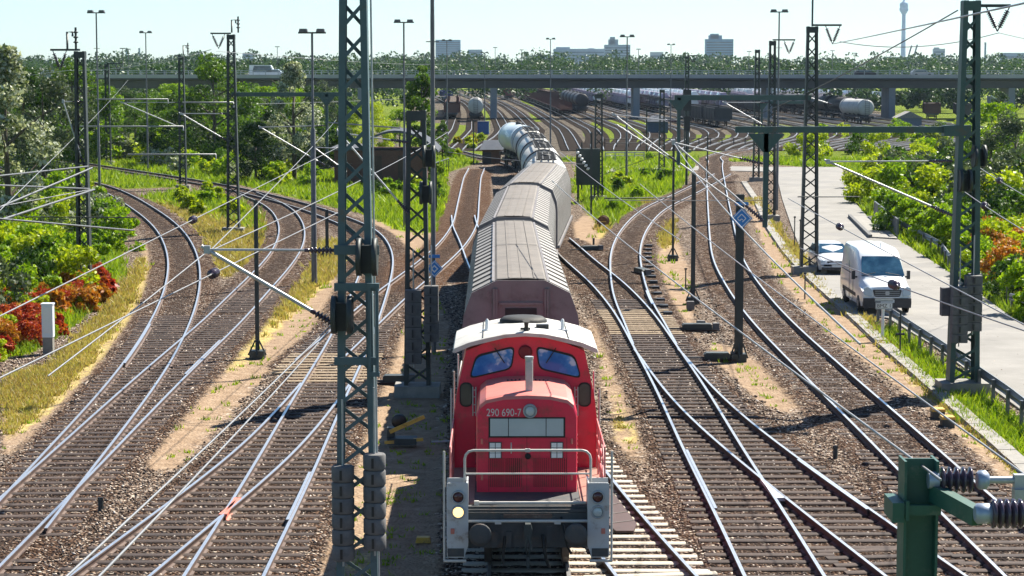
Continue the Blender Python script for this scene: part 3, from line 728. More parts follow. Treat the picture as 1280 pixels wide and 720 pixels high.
for x in (-.86, .86): mb.beam((x, CYF - .12, 4.152), (x, CYB + .2, 4.152), .02, .012)
mb.build('roof_seam', M['rubber'], rf, True)
for yw, dr in ((CYF, -1), (CYB, 1)):
    for s in (-1, 1):
        poly = [(s * a, b) for a, b in ((1.11, 3.33), (.30, 3.52), (.24, 3.93), (.98, 3.74))]
        if s < 0: poly = poly[::-1]
        big = [(s * a, b) for a, b in ((1.145, 3.29), (.27, 3.49), (.205, 3.97), (1.005, 3.78))]
        if s < 0: big = big[::-1]
        mb = MB(); mb.prism(rpoly(big, .13), (0, yw, 0), (1,0,0), (0,0,1), (0, dr * .02, 0)); wf = mb.build('cab_window', M['rubber'], lo, True)
        mb = MB(); mb.prism(rpoly(poly, .11), (0, yw + dr*.018, 0), (1,0,0), (0,0,1), (0, dr * .012, 0)); mb.build('pane', M['glass'], wf, True)
        mb = MB(); mb.beam((s * .62, yw + dr * .05, 3.93), (s * .42, yw + dr * .05, 3.62), .018, .018); mb.build('wiper', M['rubber'], wf, True)
        # reflections and a pale interior are put into the glass colour
        mb = MB(); mb.prism(rrect(s * 1.2 - .13, s * 1.2 + .13, 2.72, 3.22, .11), (0, yw, 0), (1,0,0), (0,0,1), (0, dr * .02, 0)); wf = mb.build('hood_side_window', M['rubber'], lo, True)
        mb = MB(); mb.prism(rrect(s * 1.2 - .105, s * 1.2 + .105, 2.75, 3.19, .09), (0, yw + dr*.018, 0), (1,0,0), (0,0,1), (0, dr * .01, 0)); mb.build('pane', M['glass_green'], wf, True)
        if dr < 0:
            mb = MB(); xa, xb = s * 1.0, s * 1.06
            for x in (xa, xb): mb.tube([(x, yw - .10, 2.55), (x, yw - .10, 3.14)], .013, 6)
            for z in (2.62, 2.78, 2.94, 3.08): mb.tube([(xa, yw - .10, z), (xb, yw - .10, z)], .011, 6)
            mb.build('grab_ladder', M['handrail'], lo, True)
mb = MB(); mb.lathe([(.14, 0), (.14, .05), (.10, .07), (.05, .05)], (0, CYF, 3.84), (0, -1, 0), 18); mb.build('round_cover', M['grille_red'], lo, True)
for s in (-1, 1):
    for y in (5.15, 6.3):
        mb = MB(); A_ = Vector((0, 1, 0)); n0 = Vector((s * 1.335, y - .42, 3.05)); 
        mb.prism(rrect(0, .84, 0, .58, .08), n0, (0,1,0), (-s * .215, 0, .976), (s * .03, 0, .0)); wf = mb.build('side_window', M['glass'], lo, True)
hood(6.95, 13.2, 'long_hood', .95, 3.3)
for i in range(6):
    mb = MB(); mb.box((0, 7.6 + i * .95, 2.3), (1.93, .7, 1.1))
    mb.build('hood_side_door', M['loco_red_top'] if i == 9 else M['loco_red'], lo, True)
for s in (-1, 1):
    mb = MB(); ys2 = [1.15, 2.0, 2.9, 3.8, 4.45]
    for y in ys2: mb.tube([(s * 1.45, y, 1.45), (s * 1.45, y, 2.48)], .018, 6)
    for z in (1.85, 2.15, 2.48): mb.tube([(s * 1.45, 1.15, z), (s * 1.45, 4.5, z)], .018, 6)
    for z in (1.6, 2.0): mb.tube([(s * 1.45, 1.15, z), (s * 1.45, 2.0, z + .4)], .012, 6)
    mb.build('side_handrail', M['handrail_red'], lo, True)
    mb = MB()
    for y in (7.4, 9.0, 10.6, 12.2, 13.2): mb.tube([(s * 1.45, y, 1.45), (s * 1.45, y, 2.45)], .018, 6)
    mb.tube([(s * 1.45, 7.2, 2.45), (s * 1.45, 13.3, 2.45)], .018, 6); mb.build('side_handrail', M['handrail'], lo, True)
    for y in (4.5, 7.0):
        mb = MB(); mb.tube([(s * 1.50, y, 1.5), (s * 1.50, y, 3.1)], .02, 6); mb.build('door_grab_pole', M['handrail'], lo, True)
for yb in (3.6, 10.7):
    mb = MB()
    for s in (-1, 1): mb.box((s * 1.0, yb, .62), (.12, 3.3, .35)); mb.box((s * 1.02, yb - 1.15, .5), (.2, .35, .35)); mb.box((s * 1.02, yb + 1.15, .5), (.2, .35, .35))
    mb.box((0, yb, .7), (1.9, .5, .3)); bg_ = mb.build('bogie', M['loco_frame'], lo, True)
    for dy in (-1.15, 1.15): wheelset(bg_, yb + dy, .475)

# ---------------------------------------------------------------- wagons
dq = np.hypot(*np.diff(qy, axis=0).T); sq = np.concatenate([[0], np.cumsum(dq)])
s0_ = float(np.interp(L0, qy[:,1], sq))
def q_s(s): return Vector((float(np.interp(s, sq, qy[:,0])), float(np.interp(s, sq, qy[:,1])), RAIL_Z))
def place_on_q(s_front, length, bog):
    a = q_s(s_front + length / 2 - bog); b = q_s(s_front + length / 2 + bog); t = (b - a).normalized(); c = (a + b) / 2
    return c - t * (length / 2), math.atan2(t.x, t.y)
def wagon_bogie(parent, yb):
    mb = MB()
    for s in (-1, 1): mb.box((s * .98, yb, .55), (.12, 2.5, .28)); mb.box((s * 1.0, yb - .9, .48), (.18, .3, .3)); mb.box((s * 1.0, yb + .9, .48), (.18, .3, .3))
    mb.box((0, yb, .6), (1.9, .4, .3)); b = mb.build('bogie', M['loco_frame'], parent, True)
    for dy in (-.9, .9): wheelset(b, yb + dy, .46)
PROF = [(1.47, 1.15), (1.47, 2.75), (1.46, 3.05), (1.43, 3.32), (1.23, 3.87), (.65, 4.16)]
def ribbed_wagon(LW=22.3):
    w_ = thing('ribbed_covered_wagon', '', 'goods wagon')
    y0, y1 = .65, LW - .65
    ring = lambda y, k: [Vector((x * k, y, z)) for x, z in ([(-a, b) for a, b in PROF] + [(a, b) for a, b in PROF[::-1]])]
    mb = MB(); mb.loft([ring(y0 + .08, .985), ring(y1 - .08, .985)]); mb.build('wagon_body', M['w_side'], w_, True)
    # flat centre roof in panels, longitudinal raised seams
    mb = MB(); n = 2
    for i in range(n):
        a = y0 + .1 + (y1 - y0 - .2) * i / n + .02; b = y0 + .1 + (y1 - y0 - .2) * (i + 1) / n - .02
        mb.loft([[Vector((x, y, z)) for x, z in ((-.67, 4.17), (-.60, 4.225), (-.2, 4.25), (.2, 4.25), (.60, 4.225), (.67, 4.17))] for y in (a, b)], closed=False, cap=False)
    for x in (-.3, 0.02, .34): mb.beam((x, y0 + .2, 4.25), (x, y1 - .2, 4.25), .03, .025)
    mb.build('centre_roof', M['w_roof'], w_, True)
    mb = MB()
    for y in (y0 + .1, (y0 + y1) / 2, y1 - .1): mb.loft([[Vector((x, yy, z)) for x, z in ((-.68, 4.16), (-.60, 4.245), (0, 4.272), (.60, 4.245), (.68, 4.16))] for yy in (y - .05, y + .05)], closed=False, cap=False)
    mb.build('roof_seal', M['w_seam'], w_, True)
    nr_ = 17
    for s in (-1, 1):
        mb = MB(); st = (y1 - y0 - .4) / nr_
        for i in range(nr_):
            y = y0 + .2 + st * (i + .5)
            pr = [(.66, 4.168), (1.238, 3.880), (1.44, 3.325), (1.472, 3.05), (1.482, 2.75), (1.482, 1.35)]; out = [(a + .006, b + .004) for a, b in pr]
            mb.loft([[Vector((s * a, y + q, b)) for (a, b), q in zip(pr + out[::-1], [.275 * st]*6 + [.27 * st]*6)] , [Vector((s * a, y - q, b)) for (a, b), q in zip(pr + out[::-1], [.275 * st]*6 + [.27 * st]*6)]])
        mb.build('ribbed_wall', M['w_rib'], w_, True)
        mb = MB(); mb.beam((s * 1.54, y0 + .1, 1.22), (s * 1.54, y1 - .1, 1.22), .10, .14); mb.beam((s * .70, y0 + .1, 4.165), (s * .70, y1 - .1, 4.165), .07, .05); mb.build('guide_rail', M['w_end'], w_, True)
    for ye, dr in ((y0, 1), (y1, -1)):
        mb = MB(); endp = [(-1.49, 1.15), (-1.49, 2.75), (-1.48, 3.06), (-1.45, 3.33), (-1.245, 3.89), (-.69, 4.17), (-.6, 4.21), (.6, 4.21), (.69, 4.17), (1.245, 3.89), (1.45, 3.33), (1.48, 3.06), (1.49, 2.75), (1.49, 1.15)]
        mb.prism(endp, (0, ye - .02 * dr, 0), (1,0,0), (0,0,1), (0, dr * .12, 0))
        for x in (-.68, -.62, .62, .68): mb.box((x, ye - dr * .06, 2.6), (.05, .1, 2.8))
        mb.box((0, ye - dr * .05, 3.62), (1.1, .05, .06)); mb.box((0, ye - dr*.05, 2.3), (2.7, .06, .08))
        mb.build('end_wall', M['w_end'], w_, True)
        mb = MB(); mb.box((0, ye - dr * .035, 3.2), (.8, .03, .6)); mb.build('end_panel', M['w_side'], w_, True)
        for x in (-.875, .875): buffer(w_, x, ye, 1.05, -dr, r=.22)
    mb = MB(); mb.box((0, LW / 2, 1.05), (2.5, LW - 1.3, .25)); mb.box((0, LW/2, .8), (1.6, 6, .4)); mb.build('underframe', M['loco_frame'], w_, True)
    for yb in (3.2, LW - 3.2): wagon_bogie(w_, yb)
    return w_
s = s0_ + 14.32 + .6
rw = ribbed_wagon(); LW = 22.3
LAB = ['grey ribbed covered wagon coupled directly behind the red locomotive', 'grey ribbed covered wagon in the middle of the three ribbed ones', 'brownish ribbed covered wagon skewed on the curve, just before the tank wagons']
for i in range(3):
    o = rw if i == 0 else copy_tree(rw)
    p, a = place_on_q(s, LW, 8); o.location = p; o.rotation_euler = (0, 0, -a); tag(o, LAB[i], None, 'ribbed covered wagons of the train'); s += LW + .75
def tank_wagon(LT=19.0, tank='tank_white', band='tank_band', walk=True, Rr=1.42, name='tank_wagon'):
    w_ = thing(name, '', 'tank wagon'); y0, y1 = .7, LT - .7; zc = 2.72
    def prof(a, b): return [(.15, a), (.7, a + .06), (1.1, a + .18), (1.32, a + .34), (Rr, a + .6), (Rr, b - .6), (1.32, b - .34), (1.1, b - .18), (.7, b - .06), (.15, b)]
    mb = MB(); mb.lathe(prof(y0, y1), (0, 0, zc), (0, 1, 0), 28); tk = mb.build('tank', M[tank], w_, True)
    mb = MB(); bw = .55
    for y in (y0 + 1.0, y1 - 1.0):
        mb = MB(); mb.lathe([(Rr + .004, -bw), (Rr + .012, -bw), (Rr + .012, bw), (Rr + .004, bw)], (0, y, zc), (0, 1, 0), 28); mb.build('painted_band', M[band], tk, True)
    if walk:
        mb = MB()
        for x in (-.55, -.2, .2, .55): mb.beam((x, y0 + 1.6, zc + Rr + .12), (x, y1 - 1.6, zc + Rr + .12), .07, .06)
        k = 19
        for i in range(k): mb.beam((-.6, y0 + 1.6 + (y1 - y0 - 3.2) * i / (k - 1), zc + Rr + .10), (.6, y0 + 1.6 + (y1 - y0 - 3.2) * i / (k - 1), zc + Rr + .10), .10, .05)
        mb.build('roof_walkway', M['walk'], w_, True)
    mb = MB(); mb.lathe([(.32, 0), (.32, .2), (.2, .26)], (0, LT / 2, zc + Rr - .03), (0, 0, 1), 14); mb.build('filling_dome', M['walk'], w_, True)
    mb = MB(); mb.box((0, LT / 2, 1.1), (2.0, LT - 1.3, .22))
    for y in (3, 6, LT - 6, LT - 3): mb.box((0, y, 1.35), (2.1, .3, .5))
    for ye in (.68, LT - .68): mb.box((0, ye, 1.05), (2.5, .12, .34))
    mb.build('underframe', M['loco_frame'], w_, True)
    mb = MB()
    for x in (-.35, .35): mb.tube([(x, .6, 1.2), (x, .6, zc + Rr + .1), (x, 1.9, zc + Rr + .12)], .03, 5)
    for i in range(9): mb.tube([(-.35, .6, 1.4 + .33 * i), (.35, .6, 1.4 + .33 * i)], .022, 5)
    mb.build('end_ladder', M['walk'], w_, True)
    for ye, dr in ((.7, -1), (LT - .7, 1)):
        for x in (-.875, .875): buffer(w_, x, ye, 1.05, dr)
    for yb in (2.8, LT - 2.8): wagon_bogie(w_, yb)
    return w_
TL = ['white tank wagon with a black roof walkway, coupled behind the last ribbed wagon', 'second tank wagon behind the ribbed wagons, white with black bands', 'dirty grey tank wagon, third behind the ribbed wagons', 'white tank wagon just in front of the pale blue one on the bend', 'pale blue tank wagon turned on the bend, its round end showing beside the small hut', 'tank wagon hidden mostly behind the pale blue one']
tw = {}
KIND = ['tank_white', 'tank_white', 'tank_grey', 'tank_white', 'tank_blue']
for i in range(5):
    k = KIND[i]
    if k not in tw: tw[k] = o = tank_wagon(15.6, k, 'tank_band' if k != 'tank_blue' else 'tank_blue', k != 'tank_blue')
    else: o = copy_tree(tw[k])
    p, a = place_on_q(s, 19.0, 6.5); o.location = p; o.rotation_euler = (0, 0, -a); tag(o, TL[i], None, 'tank wagons of the train'); s += 19.6
# ================================================================ MASTS, LAMPS, CATENARY
def lattice(name, label, base, zt, wb, wt, cat='lattice mast', leg=.11, pitch=1.15, group=None, mat='green_steel', found=.9, kb=.55, kt=.4, cross_from=None):
    """flat lattice mast: two channel legs with crossed lacing on both faces, on a concrete foot"""
    b = Vector(base); t = thing(name, label, cat, b, 0, group); H_ = zt - b.z
    hw = lambda z: (wb + (wt - wb) * z / H_) / 2
    for s in (-1, 1):
        mb = MB(); z0, z1 = -.05, H_
        for (dx, dw) in ((0, leg * .22),):
            secs = []
            for z in (z0, z1):
                w_ = hw(max(z, 0)); d_ = (kb + (kt - kb) * max(z, 0) / H_) / 2; x = s * w_
                c = [(x, -d_), (x - s * leg, -d_), (x - s * leg, -d_ + leg * .2), (x - s * leg * .2, -d_ + leg * .2), (x - s * leg * .2, d_ - leg * .2), (x - s * leg, d_ - leg * .2), (x - s * leg, d_), (x, d_)]
                secs.append([Vector((q[0], q[1], z)) for q in c])
            mb.loft(secs)
        mb.build('leg', M[mat], t, True)
    bw = leg * .55
    for fy in (-1, 1):
        mb = MB(); z = .35
        while z + pitch < H_ - .1:
            d0 = fy * (kb + (kt - kb) * z / H_) / 2
            mb.beam((fy * (hw(z) - .03), d0 + fy * .006, z), (-fy * (hw(z + pitch) - .03), d0 + fy * .006, z + pitch * .86), bw, .012, (0, 1, 0)); z += pitch
        mb.build('lacing', M[mat], t, True)
    for z in (.12, H_ - .16):
        for fy in (-1, 1): mb = MB(); mb.box((0, fy * ((kb + (kt - kb) * z / H_) / 2 + .008), z), (2 * hw(z) + .02, .014, .28)); mb.build('batten_plate', M[mat], t, True)
    if found:
        mb = MB(); mb.box((0, 0, .06), (wb + found * .55, kb + .5, .5)); mb.build('foundation', M['concrete'], t, True)
    return t
def V_insul(parent, x0, x1, y, z, dz, mat='insul'):
    """suspension V: two strings of insulators meeting under an arm"""
    xm = (x0 + x1) / 2
    for x in (x0, x1):
        mb = MB(); a = Vector((x, y, z)); c = Vector((xm, y, z - dz)); d = c - a; L = d.length
        prof = [(.02, 0), (.02, L * .15)]; n = 9
        for i in range(n): q = L * (.15 + .7 * i / n); prof += [(.03, q), (.085, q + L * .02), (.085, q + L * .04), (.03, q + L * .06)]
        prof += [(.02, L * .86), (.02, L)]
        mb.lathe(prof, a, d, 8); mb.build('insulator_string', M[mat], parent, True)
def rib_ins(parent, p0, p1, r=.085, n=6, mat='insul', name='insulator'):
    mb = MB(); p0 = Vector(p0); p1 = Vector(p1); L = (p1 - p0).length; prof = [(r * .55, 0), (r * .6, L * .14), (r * .4, L * .15)]
    for i in range(n): q = L * (.16 + .68 * i / n); prof += [(r * .42, q), (r, q + L * .025), (r, q + L * .05), (r * .42, q + L * .09)]
    prof += [(r * .4, L * .85), (r * .6, L * .86), (r * .55, L)]
    mb.lathe(prof, p0, p1 - p0, 10); return mb.build(name, M[mat], parent)
def arm(t, x0, x1, z, y=0, vpos=None, dz=.75, rel=True):
    mb = MB(); mb.beam((x0, y, z), (x1, y, z), .09, .09); mb.build('top_arm', M['dark_steel'], t, True)
    if vpos: V_insul(t, vpos[0], vpos[1], y, z - .04, dz)
def horn(t, x, z):
    mb = MB(); mb.tube([(x - .32, 0, z), (x - .32, 0, z + .75), (x - .08, 0, z + .75), (x - .08, 0, z + .55)], .05, 6); mb.tube([(x + .06, 0, z), (x + .06, 0, z + .95)], .05, 6)
    for k in range(3): mb.lathe([(.05, 0), (.13, .04), (.05, .1)], (x + .06, 0, z + .25 + .22 * k), (0, 0, 1), 8)
    mb.build('horn_gap', M['black'], t, True)
def weights(t, x, y, z0, z1, r=.25, n=6, square=False, side='weight'):
    mb = MB(); h = (z1 - z0) / n
    for i in range(n):
        z = z0 + i * h
        if square: mb.box((x, y, z + h / 2), (r * 2, r * 1.6, h - .015)); mb.box((x, y - r * .81, z + h/2), (.06, .02, h * .7))
        else:
            mb.lathe([(r - .02, .005), (r, .03), (r, h - .03), (r - .02, h - .005)], (x, y, z), (0, 0, 1), 22)
    o = mb.build('counterweight', M['weight'], t, True)
    mb = MB()
    for i in range(n): mb.box((x - .02, y - r - .004, z0 + i * h + h * .5), (.045, .03, h * .62))
    mb.build('slot', M['black'], o, True)
    mb = MB(); mb.tube([(x, y, z0 - .12), (x, y, z1 + 1.2)], .02, 6); mb.build('hanger_rod', M['galv'], o, True)
    return o
def wheel_tension(t, x, y, z):
    mb = MB()
    for dx in (-.07, .07): mb.lathe([(.07, -.03), (.30, -.03), (.34, -.045), (.34, .045), (.30, .03), (.07, .03)], (x + dx * 2, y, z), (1, 0, 0), 18)
    mb.box((x, y + .1, z - .05), (.35, .12, .5)); mb.build('tension_wheel', M['dark_steel'], t, True)
def cantilever(label, tip, low, top, group='catenary cantilevers', ins=.55, r=.032, double=None, mat='alu', steady=None):
    """bracket of tubes with ribbed insulators: low end and top end at the mast, both meeting at the tip over the track"""
    r *= .78
    tip, low, top = Vector(tip), Vector(low), Vector(top)
    t = thing('catenary_cantilever', label, 'catenary bracket', low, 0, group)
    for e, nm in ((low, 'strut_tube'), (top, 'stay_tube')):
        d = (tip - e).normalized(); rr = r if nm == 'strut_tube' else r * .65
        mb = MB(); mb.tube([e + d * ins, tip + d * (.12 if nm == 'strut_tube' else .02)], rr, 8); mb.build(nm, M[mat], t)
        rib_ins(t, e + d * .04, e + d * ins, .075 if nm == 'strut_tube' else .06, 6)
    if double:
        off = Vector(double); d = (tip - low).normalized()
        mb = MB(); mb.tube([low + off * .3 + d * ins, tip + off], r * .85, 8); mb.build('strut_tube', M[mat], t)
    if steady:
        a, b = Vector(steady[0]), Vector(steady[1]); mb = MB(); mb.tube([a, b, b + Vector((0, 0, -.18))], r * .6, 6); mb.build('steady_arm', M['dark_steel'], t)
    mb = MB(); mb.box(tip, (.11, .09, .14)); mb.build('wire_clamp', M['galv'], t)
    return t
WIRES = []
def wire(p0, p1, sag=.0, r=.011, mat='cable', lab=None, ins=None, n=12, cat='overhead wire'):
    p0, p1 = Vector(p0), Vector(p1); pts = []
    for i in range(n + 1):
        q = i / n; p = p0.lerp(p1, q); p.z -= sag * 4 * q * (1 - q); pts.append(p)
    mb = MB(); mb.tube(pts, r, 5)
    o = mb.build('overhead_wire', M[mat])
    tag(o, lab or 'thin overhead wire strung between the catenary masts above the tracks', cat, 'overhead wires')
    for q in (ins or []):
        p = p0.lerp(p1, q); p.z -= sag * 4 * q * (1 - q); d = (p1 - p0).normalized()
        m2 = MB(); prof = [(.02, -.22)]
        for i in range(4): z = -.17 + .09 * i; prof += [(.045, z), (.095, z + .02), (.095, z + .04), (.045, z + .065)]
        m2.lathe(prof + [(.02, .22)], p, d, 12); c = m2.build('insulator', M['insul']); c.parent = o
    return o
def rel(t, px, py): 
    """photo reading at the mast's own depth -> local x, z of the mast"""
    p = AT(px, py, t.location.y); return p.x - t.location.x, p.z - t.location.z

# --- tall near mast with round weights
B = AT(447, 700, 38.4); m1 = lattice('lattice_mast', 'tall blue-green lattice mast with two stacks of round concrete weights, nearest the camera', (B.x, 38.4, 0), 13.6, .76, .42, leg=.12, pitch=.56, mat='blue_steel', found=.8, kb=.42, kt=.36)
def at1(px, py): return rel(m1, px, py)
for px, y0, y1, ty in ((431, 695, 578, -.62), (470, 682, 563, .38)):
    x, z0 = at1(px, y0); _, z1 = at1(px, y1); weights(m1, x, -.30, z0, z1, .205, 6)
for py, h in ((311, .17), (357, .14), (449, .14)):
    x, z = at1(447, py); mb = MB(); mb.box((x, -.25, z), (.80, .07, h)); mb.build('cross_bracket', M['blue_steel'], m1, True)
x, z = at1(468, 410); mb = MB(); mb.beam((x - .07, -.3, z - .8), (x - .07, -.3, z + .8), .05, .06); mb.beam((x + .07, -.3, z - .8), (x + .07, -.3, z + .8), .05, .06); mb.box((x, -.3, z - .8), (.22, .08, .08)); mb.box((x, -.3, z + .8), (.22, .08, .08)); mb.build('tension_frame', M['blue_steel'], m1, True)
x, z = at1(461, 318); wheel_tension(m1, x, -.5, z); x, z = at1(430, 390); wheel_tension(m1, x, -.45, z)
mb = MB(); mb.tube([(.40, -.2, .3), (.30, -.2, 13.8)], .018, 6); mb.build('earth_cable', M['galv'], m1, True)
def P1(px, py, dy=-.2): return AT(px, py, 38.4 + dy)
cantilever('long aluminium bracket on the nearest mast, white tube and ribbed insulators over the track', P1(259, 312), P1(426, 410), P1(424, 313), r=.045, ins=.62)

# --- mast beside the train with square weight stacks
B = G(522, 493); m2 = lattice('lattice_mast', 'dark lattice mast with square weight stacks standing in the shadow beside the locomotive', (B.x, B.y, 0), 8.5, .80, .56, leg=.12, pitch=.6, mat='dark_steel', found=1.0)
def P2(px, py, dy=-.3): return AT(px, py, B.y + dy)
x, z0 = rel(m2, 518, 452); _, z1 = rel(m2, 518, 360); weights(m2, x, -.45, z0, z1, .235, 6, True)
x, z0 = rel(m2, 540, 425); _, z1 = rel(m2, 540, 355); weights(m2, x, -.42, z0, z1, .21, 6, True)
for px, py in ((537, 195), (533, 240)):
    x, z = rel(m2, px, py); wheel_tension(m2, x, -.4, z)
cantilever('bracket on the dark lattice mast beside the locomotive, reaching over the neighbouring track', P2(424, 166), P2(512, 268), P2(512, 178), r=.036, steady=(P2(440, 205), P2(395, 212)))
# --- big mast by the road with a long beam
B3 = G(1203, 489); m3 = lattice('lattice_mast', 'heavy dark green lattice mast by the road, with weight stacks and a long cross beam', (B3.x, B3.y, 0), 11.75, .92, .50, leg=.15, pitch=.55, mat='green_steel', found=1.0, kb=.6, kt=.42)
def P3(px, py, dy=-.25): return AT(px, py, B3.y + dy)
for px, y0, y1, r, yy in ((1211, 411, 342, .24, -.5), (1220, 412, 343, .19, .3), (1193, 425, 356, .23, -.62)):
    x, z0 = rel(m3, px, y0); _, z1 = rel(m3, px, y1); weights(m3, x, yy, z0, z1, r, 6, True)
x, z = rel(m3, 1184, 378); mb = MB(); mb.box((x, .25, z), (.28, .35, .85)); mb.build('relay_box', M['weight'], m3, True)
x0, z = rel(m3, 1216, 5); x1, _ = rel(m3, 1263, 5); va, _ = rel(m3, 1233, 5); vb, _ = rel(m3, 1262, 5); arm(m3, 0, x1, z - .05, 0, (va, vb), .72)
x0, z = rel(m3, 919, 162)
mb = MB(); mb.beam((.0, 0, z), (x0, 0, z), .16, .185); mb.box((-.35, 0, z - .03), (.8, .48, .32)); mb.build('cross_beam', M['green_steel'], m3, True)
xp, zp = rel(m3, 956, 284)
mb = MB(); mb.beam((xp, -.02, z), (xp, -.02, zp), .14, .14); mb.prism([(-.55, 0), (.55, 0), (.09, -.55), (-.09, -.55)], (xp, -.09, z - .12), (1,0,0), (0,0,1), (0, .14, 0)); mb.build('drop_post', M['green_steel'], m3, True)
cantilever('long bracket on the heavy mast by the road, reaching left over the outer track', P3(1035, 202), P3(1192, 270), P3(1192, 201), r=.042, ins=.75)
cantilever('double-tube bracket on the drop post of the long beam, above the blue diamond sign', P3(842, 178), P3(955, 277), P3(955, 205), r=.036, ins=.75, double=(P3(850, 204) - P3(842, 178)))
x, z = rel(m3, 1223, 195); wheel_tension(m3, x, -.1, z); x, z = rel(m3, 1203, 225); wheel_tension(m3, x, -.35, z)
# --- further lattice masts
def far_mast(label, base, ytop, wb, wt, arm_px=None, v=None, hornx=None, mat='dark_steel', pitch=.62, spike=None, found=.9):
    b = G(*base); zt = AT(base[0], ytop, b.y).z
    m = lattice('lattice_mast', label, (b.x, b.y, 0), zt, wb, wt, mat=mat, pitch=pitch, found=found)
    if arm_px is not None:
        x, z = rel(m, arm_px, ytop); vs = [rel(m, q, ytop)[0] for q in v] if v else None
        arm(m, 0, x, zt + .06, 0, vs, .85)
    if hornx is not None: horn(m, rel(m, hornx, 0)[0], zt + .1)
    if spike:
        mb = MB(); mb.tube([(0, 0, zt), (0, 0, spike)], .045, 6); mb.build('top_rod', M['dark_steel'], m, True)
    return m, b
m4, B4 = far_mast('lattice mast with a horn gap on top, standing on the orange dry grass wedge', (292, 291), 43, .78, .45, 263, (265, 281), 296)
m5, B5 = far_mast('slim lattice mast behind the red bushes, blue plate near its foot', (106, 358), 64, .62, .46, 63, (66, 83), 92)
x, z = rel(m5, 107, 343); mb = MB(); mb.box((x - .05, -.33, z), (.5, .04, .62)); mb.build('mast_plate', M['blue_steel'], m5, True)
m6, B6 = far_mast('lattice mast in the bright weeds in front of the wood, beside the far curve', (229, 236), 70, .62, .45, 218, None, 233)
m7, B7 = far_mast('lattice mast standing by the parked silver car', (1011, 341), 33, .86, .50, 1052, (1032, 1050), None, spike=14.2, found=1.3)
m8, B8 = far_mast('thin lattice mast at the near end of the pale road, ladder-like', (963, 275), 51, .62, .40, 994, (980, 993))
m9, B9 = far_mast('thin lattice mast at the start of the road, beside the outer curve', (945, 226), 62, .60, .40)
m10, B10 = far_mast('dark lattice mast next to the green steel cabinet beside the tank wagons', (748, 250), 118, .70, .55)
m13, B13 = far_mast('thin lattice mast in the wood, near the hidden signal', (136, 205), 80, .6, .45, 153, (144, 152))
m14, B14 = far_mast('dark lattice mast in the meadow behind the S-curved track', (827, 215), 112, .62, .45)
m15, B15 = far_mast('far lattice mast in front of the bridge, over the yard throat', (858, 190), 70, .6, .45, 872, (862, 871))
# beams with drop posts on two of the masts
def beam_post(m, px_end, py, px_post, py_low, mat='green_steel'):
    x, z = rel(m, px_end, py); xp, zl = rel(m, px_post, py_low)
    mb = MB(); mb.beam((0, 0, z), (x, 0, z), .2, .24); mb.build('cross_beam', M[mat], m, True)
    mb = MB(); mb.beam((xp, -.02, z), (xp, -.02, zl), .16, .16); mb.prism([(-.5, 0), (.5, 0), (.1, -.5), (-.1, -.5)], (xp, -.09, z - .11), (1,0,0), (0,0,1), (0, .14, 0)); mb.build('drop_post', M[mat], m, True)
beam_post(m4, 440, 118, 409, 200); beam_post(m7, 843, 122, 848, 206); beam_post(m9, 1004, 128, 952, 160)
P4 = lambda px, py: AT(px, py, B4.y); P7 = lambda px, py: AT(px, py, B7.y); P6 = lambda px, py: AT(px, py, B6.y); P5 = lambda px, py: AT(px, py, B5.y)
cantilever('white-tube bracket on the mast standing on the orange wedge', P4(226, 142), P4(286, 177), P4(286, 142), r=.05)
cantilever('bracket hanging from the beam of the wedge mast, before the speckled poplar', P4(325, 159), P4(407, 207), P4(407, 157), r=.05)
cantilever('double-tube bracket on the drop post left of the S-curved track', P7(767, 143), P7(847, 203), P7(847, 152), r=.045, double=(P7(771, 156) - P7(767, 143)))
cantilever('white-tube bracket on the mast in the weeds before the wood', P6(152, 128), P6(227, 160), P6(227, 128), r=.055)
cantilever('bracket of the slim mast behind the red bushes', P5(79, 127), P5(106, 210), P5(106, 127), r=.04)
cantilever('far bracket above the brick hut, nearest the speckled poplar', AT(392, 184, 100), AT(434, 215, 100), AT(434, 186, 100), r=.04)
P8 = lambda px, py: AT(px, py, B8.y)
cantilever('bracket on the ladder-like mast, over the far end of the outer track', P8(1035, 162) if 0 else P8(905, 128), P8(961, 160), P8(961, 128), r=.05)
P9 = lambda px, py: AT(px, py, B9.y)
cantilever('bracket over the yard throat, in front of the dark tank wagons', P9(1000, 118), P9(1042, 131), P9(1042, 116), r=.06)
# --- H-section post close to the camera
t = thing('steel_post', 'green H-section steel post with brown ribbed insulators, close to the camera', 'post', (AT(1147, 650, 18.2).x, 18.2, 0)); gp = t
def Pg(px, py, dy=0): p = AT(px, py, 18.2 + dy); return Vector((p.x - t.location.x, dy, p.z))
zt = Pg(1147, 573).z; hw = .148
mb = MB(); mb.prism([(-hw, -.15), (-hw + .022, -.15), (-hw + .022, -.012), (hw - .022, -.012), (hw - .022, -.15), (hw, -.15), (hw, .15), (hw - .022, .15), (hw - .022, .012), (-hw + .022, .012), (-hw + .022, .15), (-hw, .15)], (0, 0, -.1), (1,0,0), (0,1,0), (0, 0, zt + .1)); mb.build('post_shaft', M['post_green'], t, True)
z = Pg(0, 632).z
mb = MB(); mb.box((-.02, -.18, z), (.36, .05, .085)); mb.box((-.02, .18, z), (.36, .05, .085)); mb.box((-.205, 0, z - .02), (.10, .42, .17)); mb.box((-.13, -.215, z), (.03, .03, .17)); mb.build('clamp_band', M['post_green'], t, True)
a, b = Pg(1168, 616, -.1), Pg(1222, 646, -.75)
mb = MB(); mb.beam(a, b, .10, .15); mb.build('bracket_arm', M['post_green'], t, True)
